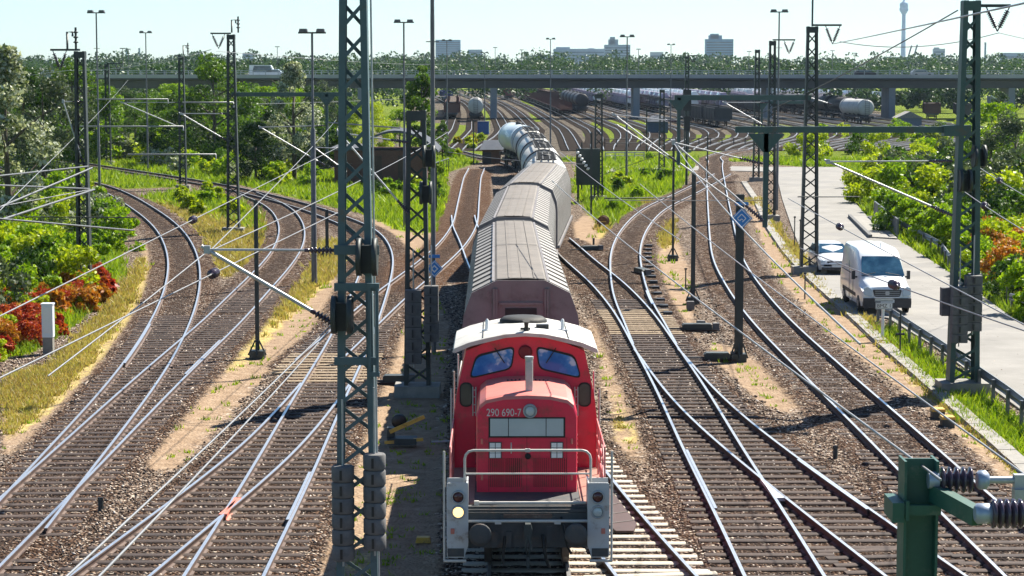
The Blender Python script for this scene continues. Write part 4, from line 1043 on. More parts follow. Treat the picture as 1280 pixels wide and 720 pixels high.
def hins(p0, p1, r, n, cap):
    d = p1 - p0; L = d.length; mb = MB(); prof = []
    for i in range(n): q = L * (.04 + .9 * i / n); prof += [(r * .5, q), (r * .95, q + L * .03), (r, q + L * .05), (r * .95, q + L * .09), (r * .5, q + L * .12)]
    mb.lathe(prof, p0, d, 24); o = mb.build('insulator', M['insul'], t, True)
    mb = MB(); mb.lathe([(r * .55, 0), (r * .72, .02), (r * .72, cap * .75), (r * .5, cap)], p1 if cap > 0 else p0, d if cap > 0 else -d, 20); mb.build('insulator_cap', M['insul_cap'], o, True)
p0, p1 = Pg(1173, 600, -.12), Pg(1221, 600, -.12)
mb = MB(); mb.tube([Pg(1160, 600, -.12), p0], .075, 14); mb.build('insulator_socket', M['insul_cap'], t, True)
hins(p0, p1, .115, 5, .10)
mb = MB(); d = (p1 - p0).normalized(); mb.tube([p1 + d * .09, p1 + d * 2.3], .032, 12); mb.box(p1 + d * .36 + Vector((0, 0, -.02)), (.09, .08, .14)); mb.box(p1 + d * .36 + Vector((0, -.02, -.13)), (.10, .12, .12)); mb.build('stay_tube', M['galv'], t, True)
p0, p1 = Pg(1235, 642, -.85), Pg(1300, 642, -.85)
mb = MB(); mb.tube([b + Vector((-.02, 0, .01)), p0 + Vector((.02, 0, 0))], .03, 8); mb.box(b + Vector((.03, 0, .03)), (.05, .06, .12)); mb.build('clevis', M['galv'], t, True)
hins(p0, p1, .125, 7, .08)
mb = MB(); mb.lathe([(.06, 0), (.085, .02), (.085, .13), (.06, .15)], p0 - Vector((.11, 0, 0)), (1, 0, 0), 20); mb.build('insulator_cap', M['insul_cap'], t, True)
mb = MB(); mb.tube([p1, p1 + Vector((1.8, 0, .3))], .04, 10); mb.build('strut_tube', M['galv'], t, True)

# --- lamp masts
def lamp_mast(label, base, ytop, head=None, r0=.10, r1=.05, rungs=True, Y=None, group='yard lamp masts', thick=None):
    b = G(*base); zt = AT(base[0], ytop, b.y).z if ytop is not None else 19.0
    t = thing('lamp_mast', label, 'lamp mast', (b.x, b.y, 0), 0, group)
    mb = MB(); zs = thick or zt * .45
    mb.tube([(0, 0, -.1), (0, 0, zs), (0, 0, zs + .1), (0, 0, zt)], [r0, r0 * .85, r1 * 1.15, r1], 8); mb.build('pole', M['lamp_body'], t, True)
    if rungs:
        mb = MB()
        for z in (zt * .82, zt * .74, zt * .56): mb.beam((-.22, 0, z), (.22, 0, z), .03, .03)
        mb.build('climbing_step', M['dark_steel'], t, True)
    w_ = head or .62
    mb = MB(); mb.beam((-w_, 0, zt), (w_, 0, zt), .07, .07); mb.build('lamp_bar', M['dark_steel'], t, True)
    for s in (-1, 1):
        mb = MB(); mb.prism([(-.2, -.07), (.2, -.07), (.16, .09), (-.16, .09)], (s * w_ * .62, -.2, zt + .09), (1,0,0), (0,0,1), (0, .42, 0)); mb.build('floodlight', M['lamp_body'], t, True)
    return t
lamp_mast('tall lamp mast in the bright weeds, nearest to the slim mast by the red bushes', (125, 262), 16)
lamp_mast('tall lamp mast standing in the wood behind the far curve', (185, 212), 41)
lamp_mast('lamp mast in front of the speckled poplar, its lower pole thick', (393, 356), 41, r0=.13, thick=7.0)
lamp_mast('tall lamp mast beside the brick hut with the curved roof', (506, 283), 28)
tp = lamp_mast('very tall lamp mast rising out of the picture, blue diamond sign low on it', (542, 440), None, r0=.085, r1=.06, thick=11.5)
lamp_mast('tall lamp mast behind the tank wagons, before the flat wagons', (688, 181), 49)
lamp_mast('tall lamp mast standing in the meadow right of the green cabinet', (783, 233), 46)
lamp_mast('far lamp mast before the small dark hut in the yard', (838, 165), 56, rungs=False)
lamp_mast('far lamp mast in front of the first bridge pier', (606, 160), 66, rungs=False)
lamp_mast('tall lamp mast by the leafy tree next to the bridge', (559, 190), 51)
lamp_mast('tall lamp mast beside the ladder-like lattice mast', (971, 262), 15)
for px, yt, Y_ in ((154, 60, 560), (161, 61, 610), (347, 58, 640), (619, 59, 700), (652, 62, 760), (798, 61, 640), (936, 64, 690), (1040, 63, 720), (1068, 66, 800), (691, 66, 820), (575, 63, 720)):
    b = AT(px, 100, Y_); zt = AT(px, yt, Y_).z
    t = thing('lamp_mast', 'tiny lamp mast far beyond the road bridge', 'lamp mast', (b.x, Y_, -.1), 0, 'lamp masts beyond the bridge')
    mb = MB(); mb.tube([(0, 0, 0), (0, 0, zt)], [.14, .09], 6); mb.build('pole', M['lamp_body'], t, True)
    mb = MB(); mb.box((0, 0, zt), (1.4, .4, .22)); mb.build('lamp_bar', M['lamp_body'], t, True)

# --- small poles
def pole(label, base, ytop, w_=.14, mat='dark_steel', foot=True, name='steel_post', tri=False):
    b = G(*base); zt = AT(base[0], ytop, b.y).z; t = thing(name, label, 'post', (b.x, b.y, 0))
    mb = MB(); h = w_ / 2; f = w_ * .16
    mb.prism([(-h, -h), (h, -h), (h, -h + f), (f/2, -h + f), (f/2, h - f), (h, h - f), (h, h), (-h, h), (-h, h - f), (-f/2, h - f), (-f/2, -h + f), (-h, -h + f)], (0, 0, -.1), (1,0,0), (0,1,0), (0, 0, zt + .1)); mb.build('post_shaft', M[mat], t, True)
    if foot:
        mb = MB(); mb.box((0, 0, .1), (.5, .5, .3)); 
        for s in (-1, 1): mb.beam((s * .3, -.1, .1), (s * w_ * .5, -.1, .6), .05, .05); mb.beam((0, s * .3, .1), (0, s * w_ * .5, .6), .05, .05)
        mb.build('post_foot', M['dark_steel'], t, True)
    return t
pole('thin dark steel post on the dry yellow strip between two curving tracks', (322, 447), 250, .13)
pole('short steel post beside the speckled poplar lamp mast', (409, 322), 262, .16)
elp = pole('dark steel post carrying the blue diamond sign, right of the locomotive', (923, 451), 243, .26)
pole('thin steel post between the S-curved track and the outer track', (866, 379), 216, .17)
pole('thin dark post with a black foot behind the S-curved track', (841, 325), 178, .11)
pole('thin post beside the green steel cabinet, at the edge of the grass', (739, 268), 165, .12, foot=False)
pole('thin post in the grass before the small dark yard hut', (808, 190), 135, .14, foot=False)
pole('dark post in the meadow between the pole rows', (884, 226), 168, .12, foot=False)
pole('slim post at the edge of the grass beside the tank wagons', (727, 240), 178, .10, foot=False)
pole('slim post by the yellow flowers behind the rusty curve', (592, 205), 150, .12, foot=False)
pole('stub post with a black cap at the foot of the brick hut', (545, 268), 210, .14, foot=False)
# --- blue diamond signs
def diamond(label, c, h, spiral=False, plate=True):
    t = thing('diamond_sign', label, 'railway sign', c)
    def ring(a, b, y, mat, nm):
        mb = MB()
        if b == 0: mb.prism([(0, -a), (a, 0), (0, a), (-a, 0)], (0, y, 0), (1,0,0), (0,0,1), (0, .012, 0))
        else:
            P = [(0, -a), (a, 0), (0, a), (-a, 0)]; Q = [(0, -b), (b, 0), (0, b), (-b, 0)]
            for i in range(4): j = (i + 1) % 4; mb.prism([P[i], P[j], Q[j], Q[i]], (0, y, 0), (1,0,0), (0,0,1), (0, .008, 0))
        return mb.build(nm, M[mat], t, True)
    ring(h, 0, 0, 'blue_sign', 'sign_plate'); ring(h * .90, h * .78, -.012, 'white_sign', 'sign_border'); 
    if spiral:
        mb = MB(); k = h * .20
        for a, b in (((-2.0, 0), (0, 2.0)), ((0, 2.0), (2.0, 0)), ((2.0, 0), (.35, -1.65)), ((-2.0, 0), (-.9, -1.1)), ((-.9, -1.1), (.0, -.2)), ((.0, -.2), (.55, -.75))): mb.beam((a[0]*k, -.016, a[1]*k), (b[0]*k, -.016, b[1]*k), .02, k * .42, (0, 1, 0)) if 0 else mb.beam((a[0]*k, -.016, a[1]*k), (b[0]*k, -.016, b[1]*k), k * .42, .012, (0, -1, 0))
        mb.build('sign_emblem', M['white_sign'], t, True)
    else: ring(h * .46, h * .26, -.012, 'white_sign', 'sign_emblem')
    mb = MB(); mb.box((0, .05, 0), (.08, .07, h * 1.2)); mb.build('sign_bracket', M['dark_steel'], t, True)
    if plate:
        mb = MB(); mb.box((0, 0, h + .13), (h * 1.25, .02, .11)); mb.build('upper_plate', M['blue_sign'], t, True)
        mb = MB(); mb.box((0, .03, h + .05), (.05, .04, .3)); mb.build('plate_strut', M['dark_steel'], t, True)
    return t
tpY = tp.location.y
diamond('blue diamond sign with a white square ring, low on the tallest lamp mast', AT(543, 336, tpY - .16), .30)
diamond('blue diamond sign with a white hooked emblem on the dark post right of the train', AT(927, 273, elp.location.y - .22), .36, True)
# --- point motors, boxes, cabinets at the track
# ================================================================ WIRES
Z5, Z7 = 5.55, 7.0
def W(a, za, b, zb, **k): return wire(G(a[0], a[1], za), G(b[0], b[1], zb), **k)
# (from, height, to, height, sag, insulators, what it does)
for a, za, b, zb, sag, ins, lab in [
  ((60, 742), 5.5, (432, 388), 5.1, .05, None, 'thin pale wire running low over the forked tracks up to the nearest lattice mast'),
  ((100, 745), 5.6, (416, 408), 5.0, .05, None, 'second pale wire over the red check rails, up to the nearest lattice mast'),
  ((-20, 405), 6.2, (431, 180), 6.2, .0, (.29,), 'wire with one striped insulator crossing over the curved track by the red bushes'),
  ((-20, 482), 6.0, (430, 262), 6.0, .0, (.44,), 'wire crossing the red bushes and the far bend of the curved track'),
  ((60, 470), 5.5, (262, 312), 6.3, .02, None, 'short pale wire ending on the long aluminium bracket'),
  ((262, 314), 6.3, (560, 165), 6.6, .15, None, 'wire from the long aluminium bracket toward the brick hut'),
  ((262, 314), 6.3, (420, 150), 6.4, .1, None, 'wire from the long aluminium bracket toward the wood'),
  ((690, 226), 6.3, (1176, 600), 6.35, .12, None, 'long wire running over the S-curved track to the green post'),
  ((-30, 95), 8.5, (85, 88), 9.6, .3, None, 'wire from the slim mast into the trees'),
  ((82, 88), 9.6, (264, 62), 10.6, .3, None, 'wire hung between the slim mast and the mast on the orange wedge'),
  ((271, 64), 10.6, (560, 80), 10.6, .35, None, 'high wire passing the wedge mast toward the bridge'),
  ((1050, 52), 10.8, (1249, 41), 11.0, .35, None, 'high wire between the masts on the road side, under their arms'),
  ((1249, 41), 11.0, (1420, 62), 10.6, .2, None, 'high wire running from the heavy mast out of the picture'),
  ((1041, 55), 10.8, (905, 95), 10.6, .3, None, 'high wire from the car-park side mast toward the bridge'),
  ((-30, 292), 6.2, (160, 100), 8.2, .2, None, 'wire rising over the wood from the bottom of the trees'),
  ((1206, 240), 6.2, (1330, 318), 6.2, .04, (.27,), 'anchoring wire with an insulator from the heavy mast toward the orange bushes'),
  ((1225, 210), 6.6, (1330, 272), 6.4, .04, (.3,), 'upper anchoring wire with an insulator from the heavy mast toward the bushes'),
  ((985, 248), 5.6, (1330, 432), 5.6, .02, (.33,), 'wire passing over the white van, an insulator above its roof'),
  ((1000, 310), 5.6, (1330, 430), 5.6, .05, (.46,), 'wire passing in front of the van windscreen with an insulator'),
  ((800, 230), 5.6, (1290, 600), 5.6, .1, None, 'contact wire above the track right of the train'),
  ((843, 180), 7.6, (1075, 430), 7.2, .2, None, 'wire above the outer track near the blue diamond sign'),
  ((700, 190), 5.8, (850, 300), 5.6, .1, None, 'wire over the bright grass beside the tank wagons'),
  ((0, 258), 6.0, (113, 237), 6.0, .0, None, 'cable over the trees, lowest of the fan at the slim mast'),
  ((320, 130), 7.0, (560, 120), 7.0, .1, None, 'level wire in front of the bridge, over the brick hut'),
  ((560, 190), 6.0, (730, 205), 6.0, .1, None, 'wire crossing above the tank wagons'),
  ((760, 250), 5.6, (965, 250), 5.6, .02, None, 'level cross wire over the far end of the S-curved track'),
]: W(a, za, b, zb, sag=sag, ins=ins, lab=lab, r=.0125 if za < 8 else .015)
wire(AT(1197, 13, B3.y), AT(960, 138, 120), .15, .022, 'cable_dark', 'thick black cable sloping down from the top of the heavy mast toward the yard', cat='cable')
wire(AT(960, 138, 120), AT(700, 236, 190), .2, .022, 'cable_dark', 'black cable continuing low behind the posts of the yard throat', cat='cable')
# thick cables and cross tubes fanning left from the slim mast
for i, (a, b, r, lab) in enumerate([
  ((-40, 224), (110, 208), .05, 'thick grey feeder cable, uppermost of the fan at the slim mast'), ((-40, 276), (115, 210), .065, 'thick grey cable slanting steeply up to the slim mast'),
  ((-40, 230), (112, 236), .05, 'level grey tube crossing in front of the trees to the slim mast'), ((-30, 285), (118, 237), .07, 'thick grey tube slanting to the middle of the slim mast'),
  ((-40, 270), (166, 288), .055, 'long grey tube slanting down across the bushes'), ((30, 271), (170, 272), .035, 'thin dark cross bar in front of the slim mast')]):
    q0 = AT(a[0], a[1], B5.y - (14 if a[0] < 0 else 1)); q1 = AT(b[0], b[1], B5.y - .5)
    mb = MB(); mb.tube([q0, q1], r * .72, 8); tag(mb.build('feeder_tube', M['feeder'] if i != 5 else M['dark_steel']), lab, 'feeder tube', 'feeder tubes at the slim mast')
for i, (x0, y0, x1, y1, Y_, r, lab) in enumerate([
  (100, 158, 229, 158, 172, .07, 'long pale cross tube between the slim masts before the wood'), (160, 193, 270, 193, 150, .06, 'lower cross tube in front of the far curve'),
  (120, 124, 210, 124, 174, .06, 'upper cross tube before the wood'), (228, 128, 292, 128, 150, .06, 'upper cross tube beside the wedge mast'),
  (755, 248, 842, 247, 150, .05, 'dark cross bar at the end of the bright grass'), (500, 160, 410, 153, 110, .04, 'cross tube in front of the brick hut'),
  (997, 246, 1075, 246, 100, .03, 'dark bracket bar on the mast by the parked car')]):
    mb = MB(); a, b = AT(x0, y0, Y_), AT(x1, y1, Y_); mb.tube([a, b, b + Vector((0, 0, -.35))], r, 6); tag(mb.build('cross_tube', M['cable'] if i not in (4, 6) else M['dark_steel']), lab, 'cross tube', 'cross tubes of the catenary')

# ================================================================ TRACKSIDE FURNITURE
def pt(px, py, z=0.0): return G(px, py, z)
def simple(name, label, cat, px, py, group=None, rz=0): return thing(name, label, cat, pt(px, py), rz, group)
# grey cabinet post by the red bushes
t = simple('trackside_cabinet', 'pale grey trackside cabinet on a dark socket beside the red bushes', 'cabinet', 61, 441)
mb = MB(); mb.prism(rrect(-.19, .19, -.17, .17, .02), (0, 0, .55), (1,0,0), (0,1,0), (0,0,1.12)); mb.prism(rrect(-.21, .21, -.19, .19, .02), (0, 0, 1.67), (1,0,0), (0,1,0), (0,0,.05)); mb.build('cabinet_housing', M['white_sign'], t, True)
mb = MB(); mb.box((0, 0, .26), (.34, .30, .58)); mb.build('cabinet_socket', M['concrete'], t, True)
mb = MB(); mb.box((0, -.175, 1.15), (.28, .012, .9)); mb.build('cabinet_door', M['white'], t, True)
# yellow box pair near the heavy mast
for px, py, lab in ((1172, 523, 'yellow-lidded ballast box, the upper left of the pair by the outer rail'), (1184, 533, 'yellow-lidded ballast box, the lower right of the pair by the outer rail')):
    t = simple('junction_box', lab, 'junction box', px, py, 'yellow junction boxes')
    mb = MB(); mb.box((0, 0, .10), (.34, .36, .24)); mb.build('box_body', M['dark_steel'], t, True)
    mb = MB(); mb.prism([(-.2, 0), (.2, 0), (.17, .07), (-.17, .07)], (0, -.21, .22), (1,0,0), (0,0,1), (0,.42,0)); mb.build('box_lid', M['yellow'], t, True)
# point machine with yellow weight lever
t = simple('point_lever', 'hand lever of a switch with yellow counterweight bars, left of the locomotive', 'switch lever', 503, 557)
mb = MB(); mb.box((0, 0, .14), (.75, .5, .16)); mb.box((-.3, .1, .32), (.2, .25, .3)); mb.build('lever_base', M['dark_steel'], t, True)
mb = MB(); mb.beam((-.32, -.12, .38), (.58, -.1, .78), .07, .10); mb.beam((-.45, -.22, .12), (.55, -.2, .20), .07, .08); mb.build('lever_bar', M['yellow'], t, True)
mb = MB(); mb.lathe([(.05, 0), (.19, .02), (.19, .14), (.05, .16)], (-.10, -.05, .62), (.2, .9, .2), 18); mb.build('lever_weight', M['black'], t, True)
mb = MB(); mb.tube([(.75, .1, .08), (1.6, .25, .08)], .03, 6); mb.build('drive_rod', M['galv'], t, True)
def point_machine(label, px, py, rz=0, w_=.85):
    t = simple('point_machine', label, 'point machine', px, py, 'point machines', rz)
    mb = MB(); mb.prism([(-w_/2, 0), (w_/2, 0), (w_/2, .22), (w_/2 - .06, .27), (-w_/2 + .06, .27), (-w_/2, .22)], (0, -.21, .02), (1,0,0), (0,0,1), (0, .42, 0)); mb.build('machine_housing', M['dark_steel'], t, True)
    mb = MB(); mb.box((w_/2 + .16, 0, .16), (.24, .26, .3)); mb.box((-w_/2 - .3, .05, .1), (.6, .05, .05)); mb.build('machine_motor', M['weight'], t, True)
    mb = MB(); mb.box((0, -.24, .06), (w_ + .4, .1, .06)); mb.box((0, .24, .06), (w_ + .4, .1, .06)); mb.build('machine_bearer', M['wood'], t, True)
point_machine('black point machine at the foot of the post with the blue diamond sign', 896, 451)
point_machine('point machine on the sandy ground above the parting rails', 871, 414, 0, 1.1)
point_machine('point machine between the dark lattice mast and the merging tracks', 493, 480, 0, .7)
point_machine('point machine beside the rails next to the ribbed wagons', 737, 314, .3, .9)
point_machine('dark point machine inside the S-curved track', 803, 343, -1.3, 1.3)
for px, py, lab in ((863, 387, 'small dark box on the sand next to the S-curved track'), (876, 412, 'small box standing on a point machine plate'), (1123, 0, '')):
    if not lab: continue
    t = simple('cable_box', lab, 'cable box', px, py, 'cable boxes'); mb = MB(); mb.prism(rrect(-.16, .16, 0, .34, .04), (0, -.13, 0), (1,0,0), (0,0,1), (0,.26,0)); mb.build('box_body', M['weight'], t, True); mb = MB(); mb.tube([(0,0,-.05),(0,0,.05)], .06, 8); mb.build('box_foot', M['dark_steel'], t, True)
# black roller boxes along one rail of the S-curve
P = even(T['L'], .5); N = normals(P); q = [i for i in range(len(P)) if 84 < P[i][1] < 124][::5]
for i in q[:14]:
    mb = MB(); c = P[i] + N[i] * 1.18; mb.box((c[0], c[1], .06), (.34, .36, .16)); mb.tube([(c[0] - .3, c[1], .1), (c[0] - .12, c[1], .1)], .04, 6)
    tag(mb.build('retarder_block', M['black']), 'small black block fixed outside the rail of the S-curved track', 'rail block', 'black blocks along the S-curved rail')
# orange-striped round marker lying near the grass, small marker posts
t = simple('cable_drum', 'small rusty drum lying at the edge of the grass, right of the ribbed wagons', 'drum', 754, 284)
mb = MB(); mb.lathe([(.08, -.22), (.36, -.22), (.36, -.18), (.2, -.17), (.2, .17), (.36, .18), (.36, .22), (.08, .22)], (0, 0, .36), (.25, 1, .1), 18); mb.build('drum_body', pbr('rusty_drum', (.22,.10,.03), (.10,.05,.03), 6, .7), t, True)
mb = MB(); mb.box((0, -.26, .36), (.5, .02, .06)); mb.build('drum_bar', M['yellow'], t, True)
for px, py, h, lab in ((126, 640, .3, 'low rusty stub post in the gravel between the left tracks'), (1044, 573, .3, 'low dark stub post in the gravel left of the outer track'), (857, 362, .95, 'thin marker stake by the S-curved track'),
                       (742, 306, .35, 'little stake near the rusty drum'), (1125, 442, 1.5, 'thin black marker rod with a cross plate by the cable trough'), (1006, 373, 1.1, 'thin black rod on the cable trough near the parked car'), (993, 309, 1.7, 'left one of two thin rods near the road start'), (1000, 311, 1.6, 'right one of two thin rods near the road start'), (1258, 384, 1.1, 'small dark post with a bent cable at the far road edge')):
    t = simple('marker_post', lab, 'marker post', px, py); mb = MB(); mb.tube([(0, 0, -.05), (0, 0, h)], .03 if h > .5 else .06, 6); mb.build('marker_shaft', M['dark_steel'], t, True)
    mb = MB(); mb.box((0, 0, h * (.45 if px == 1125 else .97)), (.30 if px == 1125 else .12, .05, .07)); mb.build('marker_head', M['black'], t, True)
# yellow concrete block in the shadow
t = simple('marker_block', 'flat yellow marker block lying in the shadow beside the locomotive', 'marker block', 529, 678); mb = MB(); mb.prism([(-.16, 0), (.16, 0), (.13, .12), (-.13, .12)], (0, -.08, 0), (1,0,0), (0,0,1), (0, .16, 0)); mb.build('block_body', M['yellow'], t, True)
# brown plate between the rails in front of the train
t = thing('ribbed_brown_plate', 'dark brown ribbed plate between the pale sleepers beside the locomotive steps', 'cover plate', pt(775, 640)); o_ = t.location
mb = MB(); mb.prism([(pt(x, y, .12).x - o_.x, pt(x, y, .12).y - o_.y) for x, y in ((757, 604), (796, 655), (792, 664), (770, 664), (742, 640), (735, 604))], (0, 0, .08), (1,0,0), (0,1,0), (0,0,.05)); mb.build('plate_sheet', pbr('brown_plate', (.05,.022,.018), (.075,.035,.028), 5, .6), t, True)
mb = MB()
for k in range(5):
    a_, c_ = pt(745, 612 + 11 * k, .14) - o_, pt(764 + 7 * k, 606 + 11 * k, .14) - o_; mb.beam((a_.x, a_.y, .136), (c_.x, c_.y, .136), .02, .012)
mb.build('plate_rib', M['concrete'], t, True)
# cable trough along the outer track: concrete lids
tr = thing('cable_trough', 'pale concrete cable trough running along the outer track below the road', 'cable trough', pt(940, 240))
pts = [(930, 228), (945, 250), (962, 285), (985, 318), (1010, 345), (1040, 372), (1075, 403), (1110, 436), (1150, 470), (1200, 515), (1250, 558), (1300, 604)]
Wp = np.array([[pt(*p).x, pt(*p).y] for p in pts]); Wp = even(Wp, .25); Wp[:,0] = smooth1(Wp[:,0], 20); Nw = normals(Wp)
mb = MB(); st = 4
for i in range(0, len(Wp) - st, st):
    a, b = Wp[i], Wp[i + st]; d = (b - a); L_ = np.hypot(*d); c = (a + b) / 2
    mb.box((c[0], c[1], .05 + rng.normal(0, .006)), (.46, L_ * .975, .08), math.atan2(-d[0], d[1]))
mb.build('trough_lids', M['concrete'], tr)
mb = MB(); secs = [[Vector((p[0] + n[0] * x, p[1] + n[1] * x, z)) for x, z in ((-.27, -.05), (.27, -.05), (.27, .02), (-.27, .02))] for p, n in zip(Wp[::4], Nw[::4])]; mb.loft(secs); mb.build('trough_channel', M['concrete'], tr)
# ================================================================ ROADSIDE
def guardrail(label, pts, h=.62, step=2.2, capped=False, name='guard_rail'):
    Wp = np.array([[pt(*p).x, pt(*p).y] for p in pts]); Wp = even(Wp, .4); Wp[:,0] = smooth1(Wp[:,0], 3); N = normals(Wp)
    t = thing(name, label, 'guard rail', (Wp[0][0], Wp[0][1], 0))
    secs = [[Vector((p[0] + n[0] * x, p[1] + n[1] * x, z)) for x, z in ((-.02, h - .30), (.04, h - .27), (.04, h - .20), (-.03, h - .16), (.04, h - .12), (.04, h - .03), (-.02, h), (-.04, h), (-.01, h - .05), (-.06, h - .15), (-.01, h - .25), (-.04, h - .30))] for p, n in zip(Wp, N)]
    mb = MB(); mb.loft(secs); mb.build('rail_beam', M['barrier'], t)
    d = 0
    for i in range(0, len(Wp), max(1, int(step / .4))):
        mb = MB(); p = Wp[i] - N[i] * .10; mb.box((p[0], p[1], (h - .05) / 2 - .05), (.09, .12, h + .05)); mb.build('rail_post', M['barrier'], t)
    return t
guardrail('dark steel guard rail between the cable trough and the road, passing the heavy mast', [(1300, 548), (1262, 516), (1210, 478), (1175, 452), (1140, 428), (1112, 408), (1098, 402)], .75)
guardrail('steel guard rail on the far side of the road behind the white van', [(1188, 336), (1176, 318), (1150, 303), (1125, 290)], .7, 3.0)
guardrail('end of a steel guard rail at the right edge of the far roadside', [(1262, 388), (1275, 390), (1300, 400)], .7, 2.0)
# steel panel fence by the bridge over a culvert
t = simple('panel_fence', 'dark steel panel fence at the kerb behind the white van', 'fence', 1105, 290)
a, b = pt(1093, 272) - t.location, pt(1122, 297) - t.location
for k in range(6):
    p = a.lerp(b, k / 5); mb = MB(); mb.box((p.x, p.y, .5), (.1, .1, 1.1)); mb.build('fence_post', M['barrier'], t, True)
mb = MB(); d = b - a; n = 26
for k in range(n): p = a.lerp(b, (k + .5) / n); mb.box((p.x, p.y, .52), (.03, d.length / n * .5, .9), math.atan2(-d.x, d.y))
mb.beam(a + Vector((0,0,1.05)), b + Vector((0,0,1.05)), .08, .08); mb.beam(a + Vector((0,0,.12)), b + Vector((0,0,.12)), .06, .06); mb.build('fence_panel', M['barrier'], t, True)
t = simple('culvert_slab', 'grey concrete slab with a kerb next to the dark panel fence', 'slab', 1090, 290); mb = MB(); W4 = [pt(1062, 272) - t.location, pt(1092, 272) - t.location, pt(1122, 300) - t.location, pt(1088, 298) - t.location]
mb.prism([(p.x, p.y) for p in W4], (0, 0, .045), (1,0,0), (0,1,0), (0,0,.06)); mb.build('slab_top', M['concrete'], t, True)
mb = MB(); mb.beam(W4[0] + Vector((0,0,.12)), W4[3] + Vector((0,0,.12)), .2, .2); mb.build('slab_kerb', M['weight'], t, True)
# sign
t = simple('sign_post', 'white trackside sign reading BMZ 1 on a pale post in front of the white van', 'sign', 1103, 424)
zc = AT(1104, 382, t.location.y).z
mb = MB(); mb.tube([(0, 0, -.1), (0, 0, zc + .1)], .055, 10); mb.build('sign_pole', M['white'], t, True)
mb = MB(); mb.box((.03, -.07, zc), (.62, .02, .24)); sp_ = mb.build('sign_panel', M['white'], t, True)
mb = MB()
for s in (-1, 1): mb.box((.03 + s * .295, -.082, zc), (.012, .006, .22)); mb.box((.03, -.082, zc + s * .105), (.60, .006, .012))
mb.build('sign_border', M['black'], sp_, True)
text_mesh('sign_text', 'BMZ 1', .19, M['black'], sp_, (.03, -.083, zc - .005))
mb = MB(); mb.box((.03, -.04, zc + .2), (.66, .05, .09)); mb.build('sign_cap', M['galv'], t, True)
t = simple('hydrant_sign', 'small turquoise panel in the bushes beyond the road', 'sign', 1091, 226); zc = AT(1091, 207, t.location.y).z
mb = MB(); mb.box((0, 0, zc), (.75, .03, .85)); mb.build('sign_panel', pbr('turquoise_panel', (.03,.33,.33), None, 4, .5), t, True); mb = MB(); mb.tube([(0, .05, 0), (0, .05, zc)], .05, 6); mb.build('sign_pole', M['galv'], t, True)

# ================================================================ VEHICLES
M['van_white'] = gloss('white_van_paint', (.80,.82,.84), (.74,.77,.80), .28, .5, dirt=(.55,.55,.54), amt=.12)
M['car_white'] = gloss('silver_white_car_paint', (.70,.73,.76), (.64,.67,.71), .25, .6)
M['trim'] = pbr('dark_plastic_trim', (.02,.02,.023), (.035,.035,.04), 6, .6)
tgl = NT('windscreen_glass'); tgl.set(Base_Color=tgl.ramp(tgl.noise(1.5, 3), [(.4, (.012,.05,.10)), (.7, (.05,.13,.20))]), Roughness=.05); tgl.bsdf.inputs['Specular IOR Level'].default_value = .8; M['windscreen'] = tgl.m
M['lamp_glass'] = gloss('clear_lamp_glass', (.35,.47,.58), (.22,.32,.42), .12, .8)
M['plate'] = pbr('number_plate', (.62,.66,.70), None, 4, .5)
M['tyre'] = pbr('tyre_rubber', (.018,.018,.018), (.028,.027,.026), 8, .8)
def road_wheel(parent, x, y, r, w_=.2):
    mb = MB(); s = 1 if x > 0 else -1
    mb.lathe([(r * .62, -w_/2), (r * .93, -w_/2), (r, -w_/2 + .03), (r, w_/2 - .03), (r * .93, w_/2), (r * .62, w_/2)], (x, y, r), (1, 0, 0), 24); wh = mb.build('wheel', M['tyre'], parent, True)
    mb = MB(); mb.lathe([(r * .64, 0), (r * .62, .02), (r * .45, .012), (r * .2, .03), (.02, .035)], (x + s * w_ * .42, y, r), (s, 0, 0), 20); mb.build('rim', M['galv'], wh, True)
def body_loft(name, secs, mat, parent, sharp=30, sub=True):
    mb = MB(); mb.loft(secs); return mb.build(name, mat, parent, True, sharp=sharp)
vp = pt(1109, 394); v = thing('delivery_van', 'white delivery van parked on the road behind the BMZ 1 sign, facing the camera', 'van', (vp.x, vp.y, .03))
# sections along y (0 = bumper face): half widths at heights
def vsec(y, zb, zs, hb, hs, zt, ht):
    """lower edge zb, shoulder zs with half width hs, roof zt with half width ht"""
    P_ = [(hb, zb), (hb + .02, zb + .12), (hs, zs * .6 + zb * .4), (hs - .01, zs), (ht + .08, zt - .22), (ht, zt - .06), (ht - .12, zt), (0, zt + .03)]
    return [Vector((x, y, z)) for x, z in P_] + [Vector((-x, y, z)) for x, z in P_[-2::-1]]
body = [vsec(.10, .46, .80, .86, .90, .93, .62), vsec(.16, .34, .88, .92, .96, 1.06, .74), vsec(.45, .28, .98, .96, .99, 1.20, .80), vsec(1.02, .28, 1.05, .97, .995, 1.36, .84), vsec(1.35, .28, 1.08, .97, .995, 1.62, .83), vsec(1.95, .28, 1.12, .97, .995, 2.16, .80), vsec(2.35, .28, 1.15, .97, .995, 2.38, .79), vsec(2.9, .28, 1.15, .97, .995, 2.46, .79), vsec(5.7, .28, 1.15, .97, .995, 2.46, .79), vsec(5.92, .34, 1.1, .95, .975, 2.38, .76)]
body_loft('van_body', body, M['van_white'], v, 35)
def on_slope(pts_xz_y, off, name, mat, parent):
    """panel following the windscreen slope: list of (x, y, z) corners, pushed outwards"""
    A_ = [Vector(p) for p in pts_xz_y]; n = (A_[1] - A_[0]).cross(A_[-1] - A_[0]).normalized()
    if n.y > 0: n = -n
    mb = MB(); k = len(A_); v0 = [p + n * off for p in A_]; v1 = [p - n * .02 for p in A_]
    mb.add(v0 + v1, [tuple(range(k)), tuple(range(k, 2*k))[::-1]] + [(i, (i+1)%k, k+(i+1)%k, k+i) for i in range(k)]); return mb.build(name, mat, parent, True)
